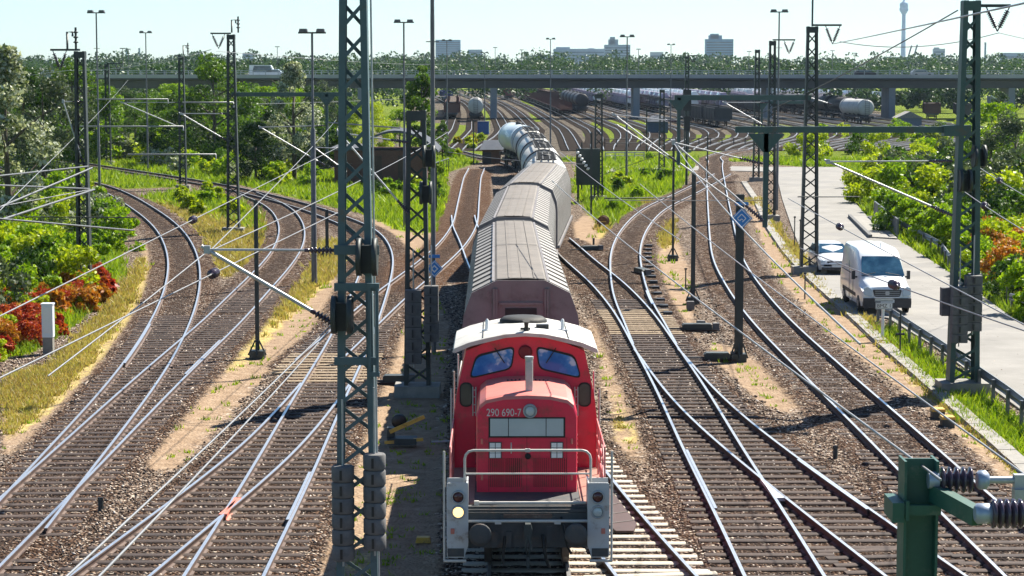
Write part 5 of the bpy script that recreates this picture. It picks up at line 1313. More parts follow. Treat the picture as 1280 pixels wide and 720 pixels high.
ws = on_slope([(-.86, 1.12, 1.43), (.86, 1.12, 1.43), (.80, 1.62, 1.88), (.74, 1.90, 2.13), (-.74, 1.90, 2.13), (-.80, 1.62, 1.88)], .035, 'windscreen', M['windscreen'], v)
mb = MB()
for s in (-1, 1): mb.tube([(s * .75 - .1, 1.06, 1.46), (s * .2 - .1, 1.14, 1.56)], .014, 5)
mb.build('wiper', M['trim'], ws, True)
mb = MB(); mb.loft([[Vector((x, y, z)) for x, z in ((-.93, .26), (.93, .26), (.95, .44), (.94, .64), (-.94, .64), (-.95, .44))] for y in (-.02, .30)]); mb.build('front_bumper', M['trim'], v, True, sharp=40)
mb = MB(); mb.prism(rpoly([(-.50, .70), (.50, .70), (.58, .98), (-.58, .98)], .06), (0, .045, 0), (1,0,0), (0,0,1), (0, .14, 0)); g_ = mb.build('grille', M['trim'], v, True)
mb = MB()
for z in (.76, .84, .92): mb.box((0, .035, z), (.98, .02, .018))
mb.tube([(0, .04, .84), (0, .03, .84)], .09, 16); mb.build('grille_bars', M['galv'], g_, True)
mb = MB(); mb.prism([(-.54, .655), (.54, .655), (.53, .685), (-.53, .685)], (0, .0, 0), (1,0,0), (0,0,1), (0, .1, 0)); mb.build('bumper_strip', M['van_white'], v, True)
for s in (-1, 1):
    mb = MB(); mb.prism(rpoly([(s * .60, .70), (s * .92, .76), (s * .93, 1.03), (s * .78, 1.10), (s * .62, .98)][::s], .05), (0, .055, 0), (1,0,0), (0,0,1), (0, .2, 0)); mb.build('headlight', M['lamp_glass'], v, True)
    mb = MB(); mb.prism(rpoly([(1.42, 1.16), (2.28, 1.16), (2.28, 2.02), (2.02, 2.04)], .06), (s * .975, 0, 0), (0,1,0), (-s * .13, 0, .99), (s * .02, 0, .0)); mb.build('door_window', M['windscreen'], v, True)
    mb = MB(); mb.box((s * 1.11, 1.62, 1.42), (.13, .12, .34)); mb.box((s * 1.03, 1.64, 1.34), (.16, .06, .06)); mb.build('wing_mirror', M['trim'], v, True)
    mb = MB(); mb.box((s * .995, 3.4, .62), (.03, 3.3, .14)); mb.build('side_trim', M['trim'], v, True)
    mb = MB(); mb.box((s * 1.0, 3.35, 1.1), (.012, .012, 1.5)); mb.box((s * 1.0, 2.38, .95), (.012, .012, 1.2)); mb.box((s * .985, 4.25, 1.38), (.02, 2.4, .02)); mb.build('door_seam', M['trim'], v, True)
    for y in (1.02, 4.72):
        mb = MB(); mb.lathe([(.42, -.03), (.42, .03)], (s * .955, y, .36), (s, 0, 0), 22); mb.build('wheel_arch', M['trim'], v, True); road_wheel(v, s * .9, y, .345, .22)
mb = MB(); mb.box((0, -.03, .53), (.54, .02, .12)); np_ = mb.build('number_plate', M['plate'], v, True)
mb = MB(); mb.tube([(.05, 1.0, 1.35), (.12, 1.15, 2.4)], .006, 4) if 0 else mb.tube([(.1, 2.45, 2.44), (.14, 2.6, 2.62)], .012, 5); mb.build('roof_aerial', M['trim'], v, True)
mb = MB(); mb.box((-.998, 3.85, 1.62), (.012, .8, .07)); mb.build('side_lettering', M['windscreen'], v, True)
# estate car
cp = pt(1046, 344); c = thing('parked_car', 'silver-white car parked behind the van, beside the lattice mast', 'car', (cp.x, cp.y, .03))
def csec(y, zb, zs, hs, zt, ht):
    P_ = [(hs - .06, zb), (hs - .01, zb + .14), (hs, zs - .16), (hs - .03, zs), (ht + .03, (zs + zt) / 2 + .02), (ht - .05, zt - .05), (ht - .16, zt), (0, zt + .02)]
    return [Vector((x, y, z)) for x, z in P_] + [Vector((-x, y, z)) for x, z in P_[-2::-1]]
secs = [csec(.02, .38, .58, .66, .60, .5), csec(.10, .26, .66, .80, .70, .6), csec(.40, .2, .76, .87, .82, .7), csec(1.0, .2, .84, .89, .92, .74), csec(1.25, .2, .87, .89, .98, .74), csec(1.75, .2, .90, .89, 1.28, .66), csec(2.15, .2, .91, .89, 1.44, .61), csec(2.9, .2, .92, .89, 1.48, .61), csec(3.9, .2, .92, .88, 1.44, .60), csec(4.4, .22, .90, .85, 1.05, .62), csec(4.55, .3, .80, .78, .86, .6)]
c.scale = (.95, .95, .92)
body_loft('car_body', secs, M['car_white'], c, 35)
on_slope([(-.70, 1.30, 1.00), (.70, 1.30, 1.00), (.60, 2.05, 1.40), (-.60, 2.05, 1.40)], .03, 'windscreen', M['windscreen'], c)
mb = MB(); mb.prism(rpoly([(-.42, .50), (.42, .50), (.50, .68), (-.50, .68)], .05), (0, .03, 0), (1,0,0), (0,0,1), (0, .1, 0)); mb.build('grille', M['trim'], c, True)
mb = MB(); mb.box((0, .02, .30), (1.5, .16, .12)); mb.build('front_bumper', M['trim'], c, True)
mb = MB(); mb.box((0, -.015, .43), (.52, .02, .11)); mb.build('number_plate', M['plate'], c, True)
for s in (-1, 1):
    mb = MB(); mb.prism(rpoly([(s * .52, .54), (s * .80, .58), (s * .82, .73), (s * .56, .70)][::s], .04), (0, .06, 0), (1,0,0), (0,0,1), (0, .25, 0)); mb.build('headlight', M['lamp_glass'], c, True)
    mb = MB(); mb.box((s * .98, 1.55, 1.0), (.2, .1, .13)); mb.build('wing_mirror', M['car_white'], c, True)
    mb = MB(); mb.prism([(1.65, .95), (4.1, .98), (3.7, 1.36), (2.2, 1.38)], (s * .83, 0, 0), (0,1,0), (-s * .34, 0, .94), (s * .03, 0, 0)) if 0 else mb.prism([(1.75, 0), (4.0, 0), (3.75, .40), (2.2, .40)], (s * .845, 0, .96), (0,1,0), (-s * .38, 0, .92), (s * .02, 0, 0)); mb.build('side_window', M['windscreen'], c, True)
    for y in (.85, 3.55): road_wheel(c, s * .80, y, .31, .2)

# ================================================================ SMALL BUILDINGS NEAR THE LINE
M['brick'] = NT('red_brown_brick').m
tb = NT('hut_brick'); br = tb.new('ShaderNodeTexBrick'); br.inputs['Scale'].default_value = 4.0; br.inputs['Color1'].default_value = (.15,.055,.035,1); br.inputs['Color2'].default_value = (.11,.045,.03,1); br.inputs['Mortar'].default_value = (.17,.14,.12,1); br.inputs['Mortar Size'].default_value = .015
mp = tb.new('ShaderNodeMapping'); mp.inputs['Rotation'].default_value = (R(90), 0, 0); tb.link(tb.co(), mp.inputs['Vector']); tb.link(mp.outputs[0], br.inputs['Vector']); tb.set(Base_Color=br.outputs['Color'], Roughness=.85); M['brick'] = tb.m
M['felt'] = pbr('grey_roof_felt', (.085,.095,.115), (.12,.13,.15), .8, .95, dirt=(.06,.06,.06), dirt_scale=.7, spec=.1)
M['wood_wall'] = pbr('dark_brown_boards', (.07,.04,.03), (.10,.06,.04), 3, .8)
b = pt(478, 231); bh = thing('brick_hut', 'red-brown brick hut with a curved grey roof, partly hidden by the lattice masts', 'hut', (b.x, b.y, 0))
s_ = FPX / b.y; wB = 118 / s_; zt = AT(478, 188, b.y).z; zr = AT(478, 163, b.y).z; x0 = (418 - 478) / s_; x1 = (534 - 478) / s_
mb = MB(); mb.box(((x0 + x1) / 2, 4.0, zt / 2), (x1 - x0, 8, zt)); mb.build('hut_wall', M['brick'], bh, True)
mb = MB(); xa, xb = (455 - 478) / s_, (548 - 478) / s_; arc = [(xa + (xb - xa) * i / 12, zt + (zr - zt) * math.sin(math.pi * (.12 + .88 * i / 12)) ** .8 if i < 12 else zt) for i in range(13)]; arc = [(xa, zt)] + arc
mb.loft([[Vector((x, y, z)) for x, z in arc] + [Vector((x, y, z - .18)) for x, z in arc[::-1]] for y in (-.3, 8.3)]); mb.build('curved_roof', M['felt'], bh, True)
mb = MB(); mb.box(((x0 + xa) / 2 - .1, 4, zt + .12), (xa - x0 + .4, 8.5, .22)); mb.build('flat_roof', M['felt'], bh, True)
for px in (470, 505):
    xx = (px - 478) / s_; mb = MB(); mb.box((xx, -.02, zt * .45), (1.0, .06, zt * .8)); mb.build('hut_door', M['wood_wall'], bh, True)
b = pt(614, 205); h2 = thing('small_hut', 'small dark brown hut with a low blue-grey roof beside the pale blue tank wagon', 'hut', (b.x, b.y, 0)); s_ = FPX / b.y
xa, xb = (603 - 614) / s_, (626 - 614) / s_; zt = AT(614, 187, b.y).z; zr = AT(614, 176, b.y).z
mb = MB(); mb.box(((xa + xb) / 2, 2, zt / 2), (xb - xa, 4, zt)); mb.build('hut_wall', M['wood_wall'], h2, True)
mb = MB(); mb.loft([[Vector(p) for p in ((xa - .3, -.35, zt), (xb + .3, -.35, zt), (xb + .3, 4.35, zt), (xa - .3, 4.35, zt))], [Vector(p) for p in (((xa + xb)/2 - .8, 1.7, zr), ((xa + xb)/2 + .8, 1.7, zr), ((xa + xb)/2 + .8, 2.3, zr), ((xa + xb)/2 - .8, 2.3, zr))]]); mb.build('hipped_roof', M['felt'], h2, True)
mb = MB(); mb.box(((xa + xb)/2 - .5, -.02, zt * .42), (.9, .06, zt * .78)); mb.build('hut_door', M['black'], h2, True)
b = pt(822, 166); h3 = thing('yard_hut', 'dark blue-grey yard hut with a hipped roof and a red side, before the bridge pier', 'hut', (b.x, b.y, 0)); s_ = FPX / b.y
xa, xb = (810 - 822) / s_, (835 - 822) / s_; zt = AT(822, 152, b.y).z; zr = AT(822, 145, b.y).z
mb = MB(); mb.box(((xa + xb) / 2, 2.2, zt / 2), (xb - xa, 4.4, zt)); mb.build('hut_wall', pbr('blue_grey_wall', (.09,.12,.16), None, 2, .8), h3, True)
mb = MB(); mb.box((xb + .02, 2.2, zt * .5), (.06, 3.6, zt * .9)); mb.build('red_side', pbr('brick_red_side', (.33,.11,.07), None, 2, .8), h3, True)
mb = MB(); mb.loft([[Vector(p) for p in ((xa - .3, -.35, zt), (xb + .3, -.35, zt), (xb + .3, 4.7, zt), (xa - .3, 4.7, zt))], [Vector(p) for p in (((xa + xb)/2 - .8, 1.9, zr), ((xa + xb)/2 + .8, 1.9, zr), ((xa + xb)/2 + .8, 2.6, zr), ((xa + xb)/2 - .8, 2.6, zr))]]); mb.build('hipped_roof', M['felt'], h3, True)
b = pt(1137, 158); h4 = thing('low_shed', 'low blue-grey shed with a pale pitched roof under the bridge', 'shed', (b.x, b.y, 0)); s_ = FPX / b.y; xa, xb = -15 / s_, 15 / s_
mb = MB(); mb.box((0, 2, .7), (xb - xa, 4, 1.4)); mb.build('shed_wall', pbr('shed_wall', (.16,.19,.24), None, 2, .8), h4, True)
mb = MB(); mb.prism([(xa - .3, 0), (xb + .3, 0), (0, 1.1)], (0, -.3, 1.4), (1,0,0), (0,0,1), (0, 4.6, 0)); mb.build('pitched_roof', M['concrete'], h4, True)
b = pt(604, 168); h5 = thing('blue_container', 'small bright blue container by the yard tracks, left of the tank wagons', 'container', (b.x, b.y, 0)); s_ = FPX / b.y
mb = MB(); mb.box((0, 1.5, .95), (14 / s_, 3, 1.8)); mb.build('container_box', pbr('container_blue', (.03,.12,.38), None, 3, .5), h5, True)
mb = MB()
for k in range(6): mb.box((-6 / s_ + k * 12 / s_ / 5, -.03, .95), (.12, .06, 1.7))
mb.build('container_ribs', pbr('container_rib_blue', (.025,.10,.33), None, 3, .5), h5, True); mb = MB(); mb.box((0, 1.5, 1.88), (15 / s_, 3.1, .08)); mb.build('container_roof', M['felt'], h5, True)
# green steel cabinet on legs by the tanks, with a string of white insulators
b = pt(735, 252); gc = thing('steel_cabinet', 'large dark green steel cabinet on posts right of the tank wagons', 'cabinet', (b.x, b.y, 0)); s_ = FPX / b.y
z0 = AT(735, 231, b.y).z; z1 = AT(735, 186, b.y).z; xa, xb = -15 / s_, 15 / s_
mb = MB(); mb.box((0, 0, (z0 + z1) / 2), (xb - xa, .5, z1 - z0)); mb.build('cabinet_housing', pbr('cabinet_green', (.025,.04,.035), (.035,.05,.045), 2, .6), gc, True)
for x in (xa + .15, xb - .15): mb = MB(); mb.box((x, 0, z0 / 2), (.14, .14, z0)); mb.build('leg', M['dark_steel'], gc, True)
for k in range(2): mb = MB(); mb.box((xa / 2 + k * xb, -.27, (z0 + z1) / 2), (xb * .9, .04, (z1 - z0) * .92)); mb.build('cabinet_door', pbr('cabinet_door_green', (.03,.045,.04), None, 2, .6), gc, True)
t = thing('insulator_string', 'slanting string of white insulators in front of the green cabinet', 'insulator', AT(722, 191, b.y - .8)); a_ = AT(722, 191, b.y - .8) - t.location; c_ = AT(735, 211, b.y - .8) - t.location
for k in range(6): mb = MB(); p = a_.lerp(c_, k / 5); mb.lathe([(.04, -.1), (.14, -.03), (.14, .03), (.04, .1)], p, c_ - a_, 10); mb.build('insulator_disc', M['white'], t, True)
# signals seen from behind
for (px, py), yt, lab in (((63, 222), 125, 'black light signal seen from behind at the wood on the inner curve'), ((858, 232), 112, 'dark light signal on a post behind the S-curved track')):
    b = pt(px, py); t = thing('light_signal', lab, 'signal', (b.x, b.y, 0)); zt = AT(px, yt, b.y).z; s_ = FPX / b.y
    mb = MB(); mb.tube([(0, 0, 0), (0, 0, zt)], .1, 8); mb.build('signal_post', M['dark_steel'], t, True)
    mb = MB(); mb.prism(rrect(-.34, .34, zt - 1.75, zt, .1), (0, -.15, 0), (1,0,0), (0,0,1), (0, .3, 0)); mb.build('signal_head', M['black'], t, True)
    mb = MB(); mb.prism(rrect(-.26, .26, zt - 3.4, zt - 2.2, .08), (0, -.12, 0), (1,0,0), (0,0,1), (0, .24, 0)); mb.build('signal_box', M['black'], t, True)
# low rail fence along the path crossing
t = thing('pipe_fence', 'low pale pipe fence along the path beyond the bright grass', 'fence', pt(757, 200)); a_ = pt(757, 200) - t.location; c_ = pt(805, 200) - t.location
for k in range(5): p = a_.lerp(c_, k / 4); mb = MB(); mb.box((p.x, p.y, .4), (.1, .1, .9)); mb.build('fence_post', M['galv'], t, True)
mb = MB(); mb.tube([a_ + Vector((0,0,.8)), c_ + Vector((0,0,.8))], .06, 6); mb.tube([a_ + Vector((0,0,.45)), c_ + Vector((0,0,.45))], .05, 6); mb.build('fence_pipe', M['galv'], t, True)
t = thing('grass_fence', 'dark post-and-wire fence across the grass before the yard hut', 'fence', pt(756, 184)); a_ = pt(756, 184) - t.location; c_ = pt(960, 182) - t.location
for k in range(15): p = a_.lerp(c_, k / 14); mb = MB(); mb.box((p.x, p.y, .5), (.1, .1, 1.1)); mb.build('fence_post', M['dark_steel'], t, True)
mb = MB(); mb.tube([a_ + Vector((0,0,1.0)), c_ + Vector((0,0,1.0))], .05, 6); mb.tube([a_ + Vector((0,0,.5)), c_ + Vector((0,0,.5))], .04, 6); mb.build('fence_wire', M['dark_steel'], t, True)
# grey railing by the leafy tree
t = thing('steel_railing', 'dark slatted railing beside the leafy tree by the brick hut', 'railing', pt(552, 222)); a_ = pt(538, 226) - t.location; c_ = pt(561, 217) - t.location
for k in range(8): p = a_.lerp(c_, k / 7); mb = MB(); mb.box((p.x, p.y, .7), (.06, .06, 1.4)); mb.build('railing_bar', M['dark_steel'], t, True)
mb = MB(); mb.tube([a_ + Vector((0,0,1.4)), c_ + Vector((0,0,1.4))], .05, 6); mb.build('railing_rail', M['dark_steel'], t, True)
# ================================================================ VEGETATION
M['lf_dark'] = leafmat('dark_green_leaves', [(.014,.045,.006), (.038,.09,.009), (.08,.14,.014)], .35)
M['lf_mid'] = leafmat('green_leaves', [(.03,.085,.006), (.085,.175,.010), (.18,.27,.02)], .45)
M['lf_bright'] = leafmat('bright_green_leaves', [(.08,.18,.005), (.22,.36,.008), (.40,.52,.02)], .48)
M['lf_lime'] = leafmat('yellow_green_leaves', [(.16,.25,.005), (.36,.45,.01), (.54,.58,.025)], .48)
M['lf_silver'] = leafmat('silvery_leaves', [(.03,.06,.02), (.12,.16,.06), (.55,.58,.46), (.62,.65,.55)], .3, .8)
M['lf_grey'] = leafmat('grey_green_leaves', [(.035,.06,.03), (.085,.12,.06), (.17,.20,.11)], .3)
M['lf_red'] = leafmat('red_sumac_leaves', [(.20,.015,.02), (.42,.045,.02), (.55,.20,.03)], .38)
M['lf_orange'] = leafmat('orange_leaves', [(.30,.07,.015), (.50,.20,.02), (.42,.33,.04)], .38)
M['lf_yellow'] = leafmat('yellow_flowering_weeds', [(.16,.17,.015), (.40,.33,.02), (.60,.48,.04)], .35)
M['gr_green'] = leafmat('green_grass_blades', [(.10,.20,.01), (.24,.35,.015), (.40,.47,.035)], .45, .25)
M['gr_dry'] = leafmat('dry_grass_blades', [(.28,.19,.06), (.44,.33,.13), (.36,.35,.07), (.55,.44,.22)], .38, .25)
M['lf_far'] = leafmat('distant_leaves', [(.016,.045,.018), (.036,.08,.026), (.08,.135,.04)], .3, .06)
M['bark'] = pbr('bark', (.07,.055,.04), (.11,.09,.065), 6, .9, bump=.4)
def leaf_quads(P, size, up=.35, asp=.55):
    """one diamond leaf blade per point"""
    n = len(P); a = rng.normal(size=(n, 3)); a /= np.linalg.norm(a, axis=1)[:, None]
    b = rng.normal(size=(n, 3)); b[:, 2] += up; b -= a * (a * b).sum(1)[:, None]; b /= np.linalg.norm(b, axis=1)[:, None]
    s = (size * rng.uniform(.6, 1.35, n))[:, None]
    V = np.stack([P - a * s, P + b * s * asp, P + a * s, P - b * s * asp], 1).reshape(-1, 3)
    return V, np.arange(4 * n).reshape(n, 4)
def crown_points(H_, z0, Rw, n, shape='round', nclump=34, rc=.32):
    """leaf positions gathered in clumps over an uneven crown"""
    C = []
    for i in range(nclump):
        q = rng.uniform(0, 1); z = z0 + (H_ - z0) * q
        env = {'round': math.sqrt(max(.02, 1 - (2 * q - .85) ** 2 / 1.35)), 'column': (1 - q ** 3) * (.55 + .45 * math.sin(q * 3.0)), 'bush': math.sqrt(max(.03, 1 - q ** 2)), 'cone': (1 - q) * .9 + .12}[shape]
        r = Rw * env * math.sqrt(rng.uniform(.15, 1)); t = rng.uniform(0, 6.283)
        C.append((r * math.cos(t), r * math.sin(t), z, rc * Rw * rng.uniform(.65, 1.3)))
    C = np.array(C); k = rng.integers(0, nclump, n); d = rng.normal(size=(n, 3)); d /= np.linalg.norm(d, axis=1)[:, None]
    rr = C[k, 3] * rng.uniform(.35, 1.0, n) ** .5
    P = C[k, :3] + d * rr[:, None] * np.array([1, 1, .75]); P[:, 2] = np.abs(P[:, 2] - .05) + .05
    return P
def foliage(name, P, size, mat, parent=None):
    V, F = leaf_quads(P, size); return np_mesh(name, V, F, mat, parent)
PROTO = {}
def tree_proto(key, H_, Rw, n, size, mat, shape='round', z0=.06, ncl=36, rc=.3):
    root = thing('tree', '', 'tree'); foliage('crown', crown_points(H_, H_ * z0, Rw, n, shape, ncl, rc), size, M[mat], root)
    mb = MB(); pts = [(0, 0, -.1), (.05, .02, H_ * .3), (-.05, .05, H_ * .6), (.02, 0, H_ * .88)]; mb.tube(pts, [H_ * .022, H_ * .017, H_ * .010, .02], 7)
    for k in range(6):
        a = k * 1.9; z = H_ * (.28 + .09 * k); mb.tube([(0, 0, z), (math.cos(a) * Rw * .45, math.sin(a) * Rw * .45, z + H_ * .10), (math.cos(a) * Rw * .8, math.sin(a) * Rw * .8, z + H_ * .17)], [H_ * .009, H_ * .006, .015], 5)
    mb.build('trunk', M['bark'], root, True); PROTO[key] = [root, False]; return root
def bush_proto(key, H_, Rw, n, size, mat, ncl=18, shape='bush', rc=.34):
    o = foliage('shrub', crown_points(H_, .05, Rw, n, shape, ncl, rc), size, M[mat]); PROTO[key] = [o, False]; return o
def plant(key, x, y, sc_, label, cat, group=None, name=None, z=0.0):
    o, used = PROTO[key]
    c = copy_tree(o) if used else o
    PROTO[key][1] = True
    c.location = (x, y, z - .05); c.rotation_euler = (0, 0, rng.uniform(0, 6.28)); c.scale = (sc_ * rng.uniform(.9, 1.12), sc_ * rng.uniform(.9, 1.12), sc_)
    if 'group' in c and not group: del c['group']
    tag(c, label, cat, group)
    return c
tree_proto('oak', 9, 3.6, 9500, .135, 'lf_mid'); tree_proto('oak2', 9, 3.4, 9500, .135, 'lf_dark', ncl=44, rc=.25); tree_proto('bright', 8, 3.2, 9000, .13, 'lf_bright')
tree_proto('poplar', 11, 2.9, 9500, .13, 'lf_silver', 'column', .12, 50, .26); tree_proto('birch', 10.5, 2.2, 9000, .125, 'lf_mid', 'column', .15, 44, .28); tree_proto('willow', 8, 3.4, 9000, .125, 'lf_grey', 'round', .08)
tree_proto('lime', 8, 3.3, 9000, .13, 'lf_lime', 'round', .08)
for k, m in (('b_dark', 'lf_dark'), ('b_mid', 'lf_mid'), ('b_bright', 'lf_bright'), ('b_lime', 'lf_lime'), ('b_grey', 'lf_grey'), ('b_silver', 'lf_silver'), ('b_red', 'lf_red'), ('b_orange', 'lf_orange'), ('b_yellow', 'lf_yellow')):
    bush_proto(k, 2.0, 1.3, 1500 if k not in ('b_red', 'b_orange', 'b_bright', 'b_lime') else 2000, .105, m)
def at_px(px, py): p = G(px, py); return p.x, p.y
def tree_px(key, px, base, top, label, group=None, H0=None):
    x, y = at_px(px, base); zt = AT(px, top, y).z
    H0 = {'oak': 9, 'oak2': 9, 'bright': 8, 'poplar': 11, 'birch': 10.5, 'willow': 8, 'lime': 8}[key]
    return plant(key, x, y, zt / (H0 * 1.03), label, 'tree', group)
# single trees one can tell apart
tree_px('poplar', 12, 318, 58, 'silver-leaved poplar with glittering foliage at the near edge of the wood')
tree_px('poplar', 368, 226, 78, 'speckled silvery poplar standing behind the lamp mast with the thick lower pole')
tree_px('birch', 527, 216, 72, 'slender leafy birch beside the very tall bare lamp mast')
tree_px('birch', 553, 200, 146, 'small birch between the brick hut and the yard wagons')
tree_px('oak', 268, 206, 70, 'tall green tree rising behind the mast on the orange wedge')
tree_px('willow', 55, 232, 88, 'grey-green willow behind the black signal in the wood')
tree_px('oak2', 320, 228, 152, 'dark round tree beside the beam at the end of the wood', H0=9)
tree_px('lime', 462, 196, 130, 'yellow-green tree behind the brick hut')
tree_px('bright', 500, 190, 136, 'bright green tree right behind the brick hut roof')
tree_px('bright', 1238, 236, 128, 'bright green tree right of the heavy mast, at the road embankment')
tree_px('willow', 1268, 240, 140, 'pale willow bush-tree at the picture edge beyond the heavy mast')
tree_px('oak', 92, 205, 76, 'big green tree behind the slim mast with the horn')
tree_px('oak2', 30, 225, 84, 'dark tree next to the silver poplar')
# the wood on the inner side of the left curve
WL = {'oak': ('green tree in the wood on the inner side of the curve', 'green trees of the wood'), 'oak2': ('dark green tree in the wood on the inner side of the curve', 'dark trees of the wood'), 'willow': ('grey-green willow in the wood on the inner side of the curve', 'grey willows of the wood'), 'bright': ('bright green tree in the wood on the inner side of the curve', 'bright trees of the wood')}
n_ = 0
for row, (yb, tops, cnt) in enumerate(((199, (116, 146), 13), (187, (108, 132), 15), (174, (104, 120), 15), (160, (98, 112), 14))):
    for i in range(cnt):
        px = -60 + (500 + 20 * row) * (i + rng.uniform(.1, .9)) / cnt
        if row == 0 and px > 430: continue
        if row < 2 and 395 < px: continue
        if px > 415 and row >= 2 and px > 440: continue
        key = rng.choice(['oak', 'oak2', 'willow', 'bright'], p=[.3, .34, .22, .14])
        tree_px(key, px, yb + rng.uniform(-6, 6), rng.uniform(*tops), *WL[key])
# beyond, around the bridge foot
for i in range(16):
    px = rng.uniform(-40, 560); base = rng.uniform(142, 152); key = rng.choice(['oak', 'oak2', 'bright'])
    if 540 < px: continue
    tree_px(key, px, base, rng.uniform(106, 118), 'tree far behind the wood, close to the road bridge', 'trees at the bridge foot')
for i in range(14):
    x = rng.uniform(88, 130); y = rng.uniform(330, 415); plant(rng.choice(['oak', 'bright', 'oak2']), x, y, rng.uniform(.45, .75), 'tree in the green beyond the road, before the bridge piers', 'tree', 'trees before the right bridge piers')
# shrubs
SH = {'b_dark': 'dark green shrub', 'b_mid': 'mid green shrub', 'b_bright': 'bright green shrub', 'b_lime': 'yellow-green shrub', 'b_grey': 'grey-green shrub', 'b_silver': 'silvery shrub', 'b_red': 'red-leaved sumac bush', 'b_orange': 'orange-leaved bush', 'b_yellow': 'yellow-flowering weed clump'}
SHRUBS = []
def scatter(poly, cnt, keys, probs, h, where, grp):
    W2 = [G(x, y) for x, y in poly]; xs = [p.x for p in W2]; ys2 = [p.y for p in W2]; k = 0; tries = 0
    px = [p[0] for p in poly]; py = [p[1] for p in poly]
    while k < cnt and tries < 4000:
        tries += 1; qx, qy = rng.uniform(min(px), max(px)), rng.uniform(min(py), max(py)); ins = False
        for (x0, y0), (x1, y1) in zip(poly, poly[1:] + poly[:1]):
            if ((y0 > qy) != (y1 > qy)) and qx < (x1 - x0) * (qy - y0) / (y1 - y0) + x0: ins = not ins
        if not ins: continue
        g = G(qx, qy)
        if kd.find((g.x, g.y, 0))[2] < 2.6: continue
        key = str(rng.choice(keys, p=probs)); hh = rng.uniform(*h)
        SHRUBS.append((hh / g.y if -40 < qx < 1320 else 0, key, g.x, g.y, hh, SH[key] + ' ' + where, SH[key] + 's ' + grp)); k += 1
scatter([(-60, 250), (120, 240), (150, 300), (150, 345), (60, 390), (-60, 420)], 62, ['b_dark', 'b_mid', 'b_bright', 'b_grey', 'b_silver', 'b_lime'], [.06, .14, .40, .07, .07, .26], (1.4, 2.4), 'on the bank below the silver poplar, above the red bushes', 'on the bank above the red bushes')
scatter([(-40, 395), (60, 372), (135, 350), (142, 372), (110, 398), (50, 428), (-40, 468)], 75, ['b_red', 'b_orange', 'b_lime'], [.44, .38, .18], (.5, 1.05), 'in the red patch beside the outermost curved track', 'beside the outermost curve')
scatter([(20, 238), (120, 225), (150, 242), (120, 262), (30, 262)], 12, ['b_bright', 'b_lime'], [.6, .4], (1.0, 1.7), 'in the weeds at the far end of the curve', 'in the weeds at the curve')
scatter([(140, 208), (200, 205), (330, 222), (420, 238), (300, 226), (200, 214)], 22, ['b_bright', 'b_lime', 'b_mid', 'b_silver'], [.4, .3, .2, .1], (1.4, 2.4), 'along the foot of the wood behind the far curve', 'at the foot of the wood')
scatter([(60, 206), (200, 200), (330, 210), (425, 218), (430, 206), (330, 198), (180, 192), (60, 196)], 46, ['b_dark', 'b_mid', 'b_grey', 'b_silver', 'b_bright'], [.22, .28, .24, .1, .16], (2.6, 4.4), 'filling the edge of the wood under the tree crowns', 'at the edge of the wood')
scatter([(165, 250), (260, 245), (310, 262), (300, 276), (230, 268)], 12, ['b_lime', 'b_bright'], [.6, .4], (.7, 1.1), 'in the green between the two curving tracks', 'between the two curves')
scatter([(1085, 268), (1150, 262), (1290, 300), (1300, 405), (1262, 380), (1200, 338), (1140, 300)], 48, ['b_dark', 'b_mid', 'b_bright', 'b_lime'], [.12, .12, .40, .36], (1.3, 2.3), 'on the slope beyond the road, past the far guard rail', 'beyond the far guard rail')
scatter([(1225, 308), (1300, 305), (1310, 385), (1280, 380), (1235, 348)], 18, ['b_orange', 'b_red', 'b_lime'], [.55, .2, .25], (1.1, 1.9), 'in the orange patch at the picture edge beyond the road', 'in the orange patch beyond the road')
scatter([(1072, 236), (1130, 225), (1300, 235), (1300, 300), (1150, 268), (1090, 266)], 46, ['b_dark', 'b_mid', 'b_bright', 'b_grey', 'b_lime', 'b_silver'], [.16, .2, .3, .14, .14, .06], (2.0, 3.6), 'in the thicket beyond the bend of the pale road', 'in the thicket beyond the road bend')
scatter([(985, 186), (1150, 176), (1300, 178), (1300, 232), (1130, 222), (1070, 208), (1000, 200)], 44, ['b_bright', 'b_lime', 'b_grey', 'b_mid'], [.42, .28, .16, .14], (1.6, 3.0), 'in the overgrown field behind the road', 'in the field behind the road')
scatter([(945, 172), (1160, 163), (1300, 165), (1300, 176), (1000, 184)], 24, ['b_bright', 'b_lime', 'b_mid'], [.5, .3, .2], (1.4, 2.2), 'at the far rim of the overgrown field', 'at the far rim of the field')
scatter([(552, 182), (605, 170), (600, 192), (552, 208)], 9, ['b_lime', 'b_bright', 'b_yellow'], [.3, .35, .35], (.7, 1.3), 'in the green by the small dark hut', 'by the small hut')
scatter([(730, 235), (775, 225), (800, 200), (850, 200), (850, 225), (770, 268)], 14, ['b_bright', 'b_lime', 'b_mid'], [.5, .35, .15], (.5, 1.0), 'in the bright meadow right of the tank wagons', 'in the meadow')
scatter([(455, 236), (540, 205), (552, 250), (500, 262)], 13, ['b_bright', 'b_mid', 'b_lime', 'b_dark'], [.4, .25, .2, .15], (.7, 1.5), 'in the green around the brick hut', 'around the brick hut')
scatter([(1180, 520), (1215, 545), (1240, 560), (1190, 530)], 4, ['b_bright', 'b_mid'], [.6, .4], (.35, .6), 'at the foot of the heavy mast', 'at the foot of the heavy mast')
scatter([(390, 640), (425, 650), (425, 715), (395, 715)], 4, ['b_lime', 'b_bright'], [.6, .4], (.3, .55), 'between the nearest mast and the rails', 'by the nearest mast')
scatter([(400, 330), (425, 330), (330, 440), (290, 455)], 6, ['b_lime', 'b_yellow'], [.7, .3], (.25, .45), 'on the dry yellow strip', 'on the dry strip')

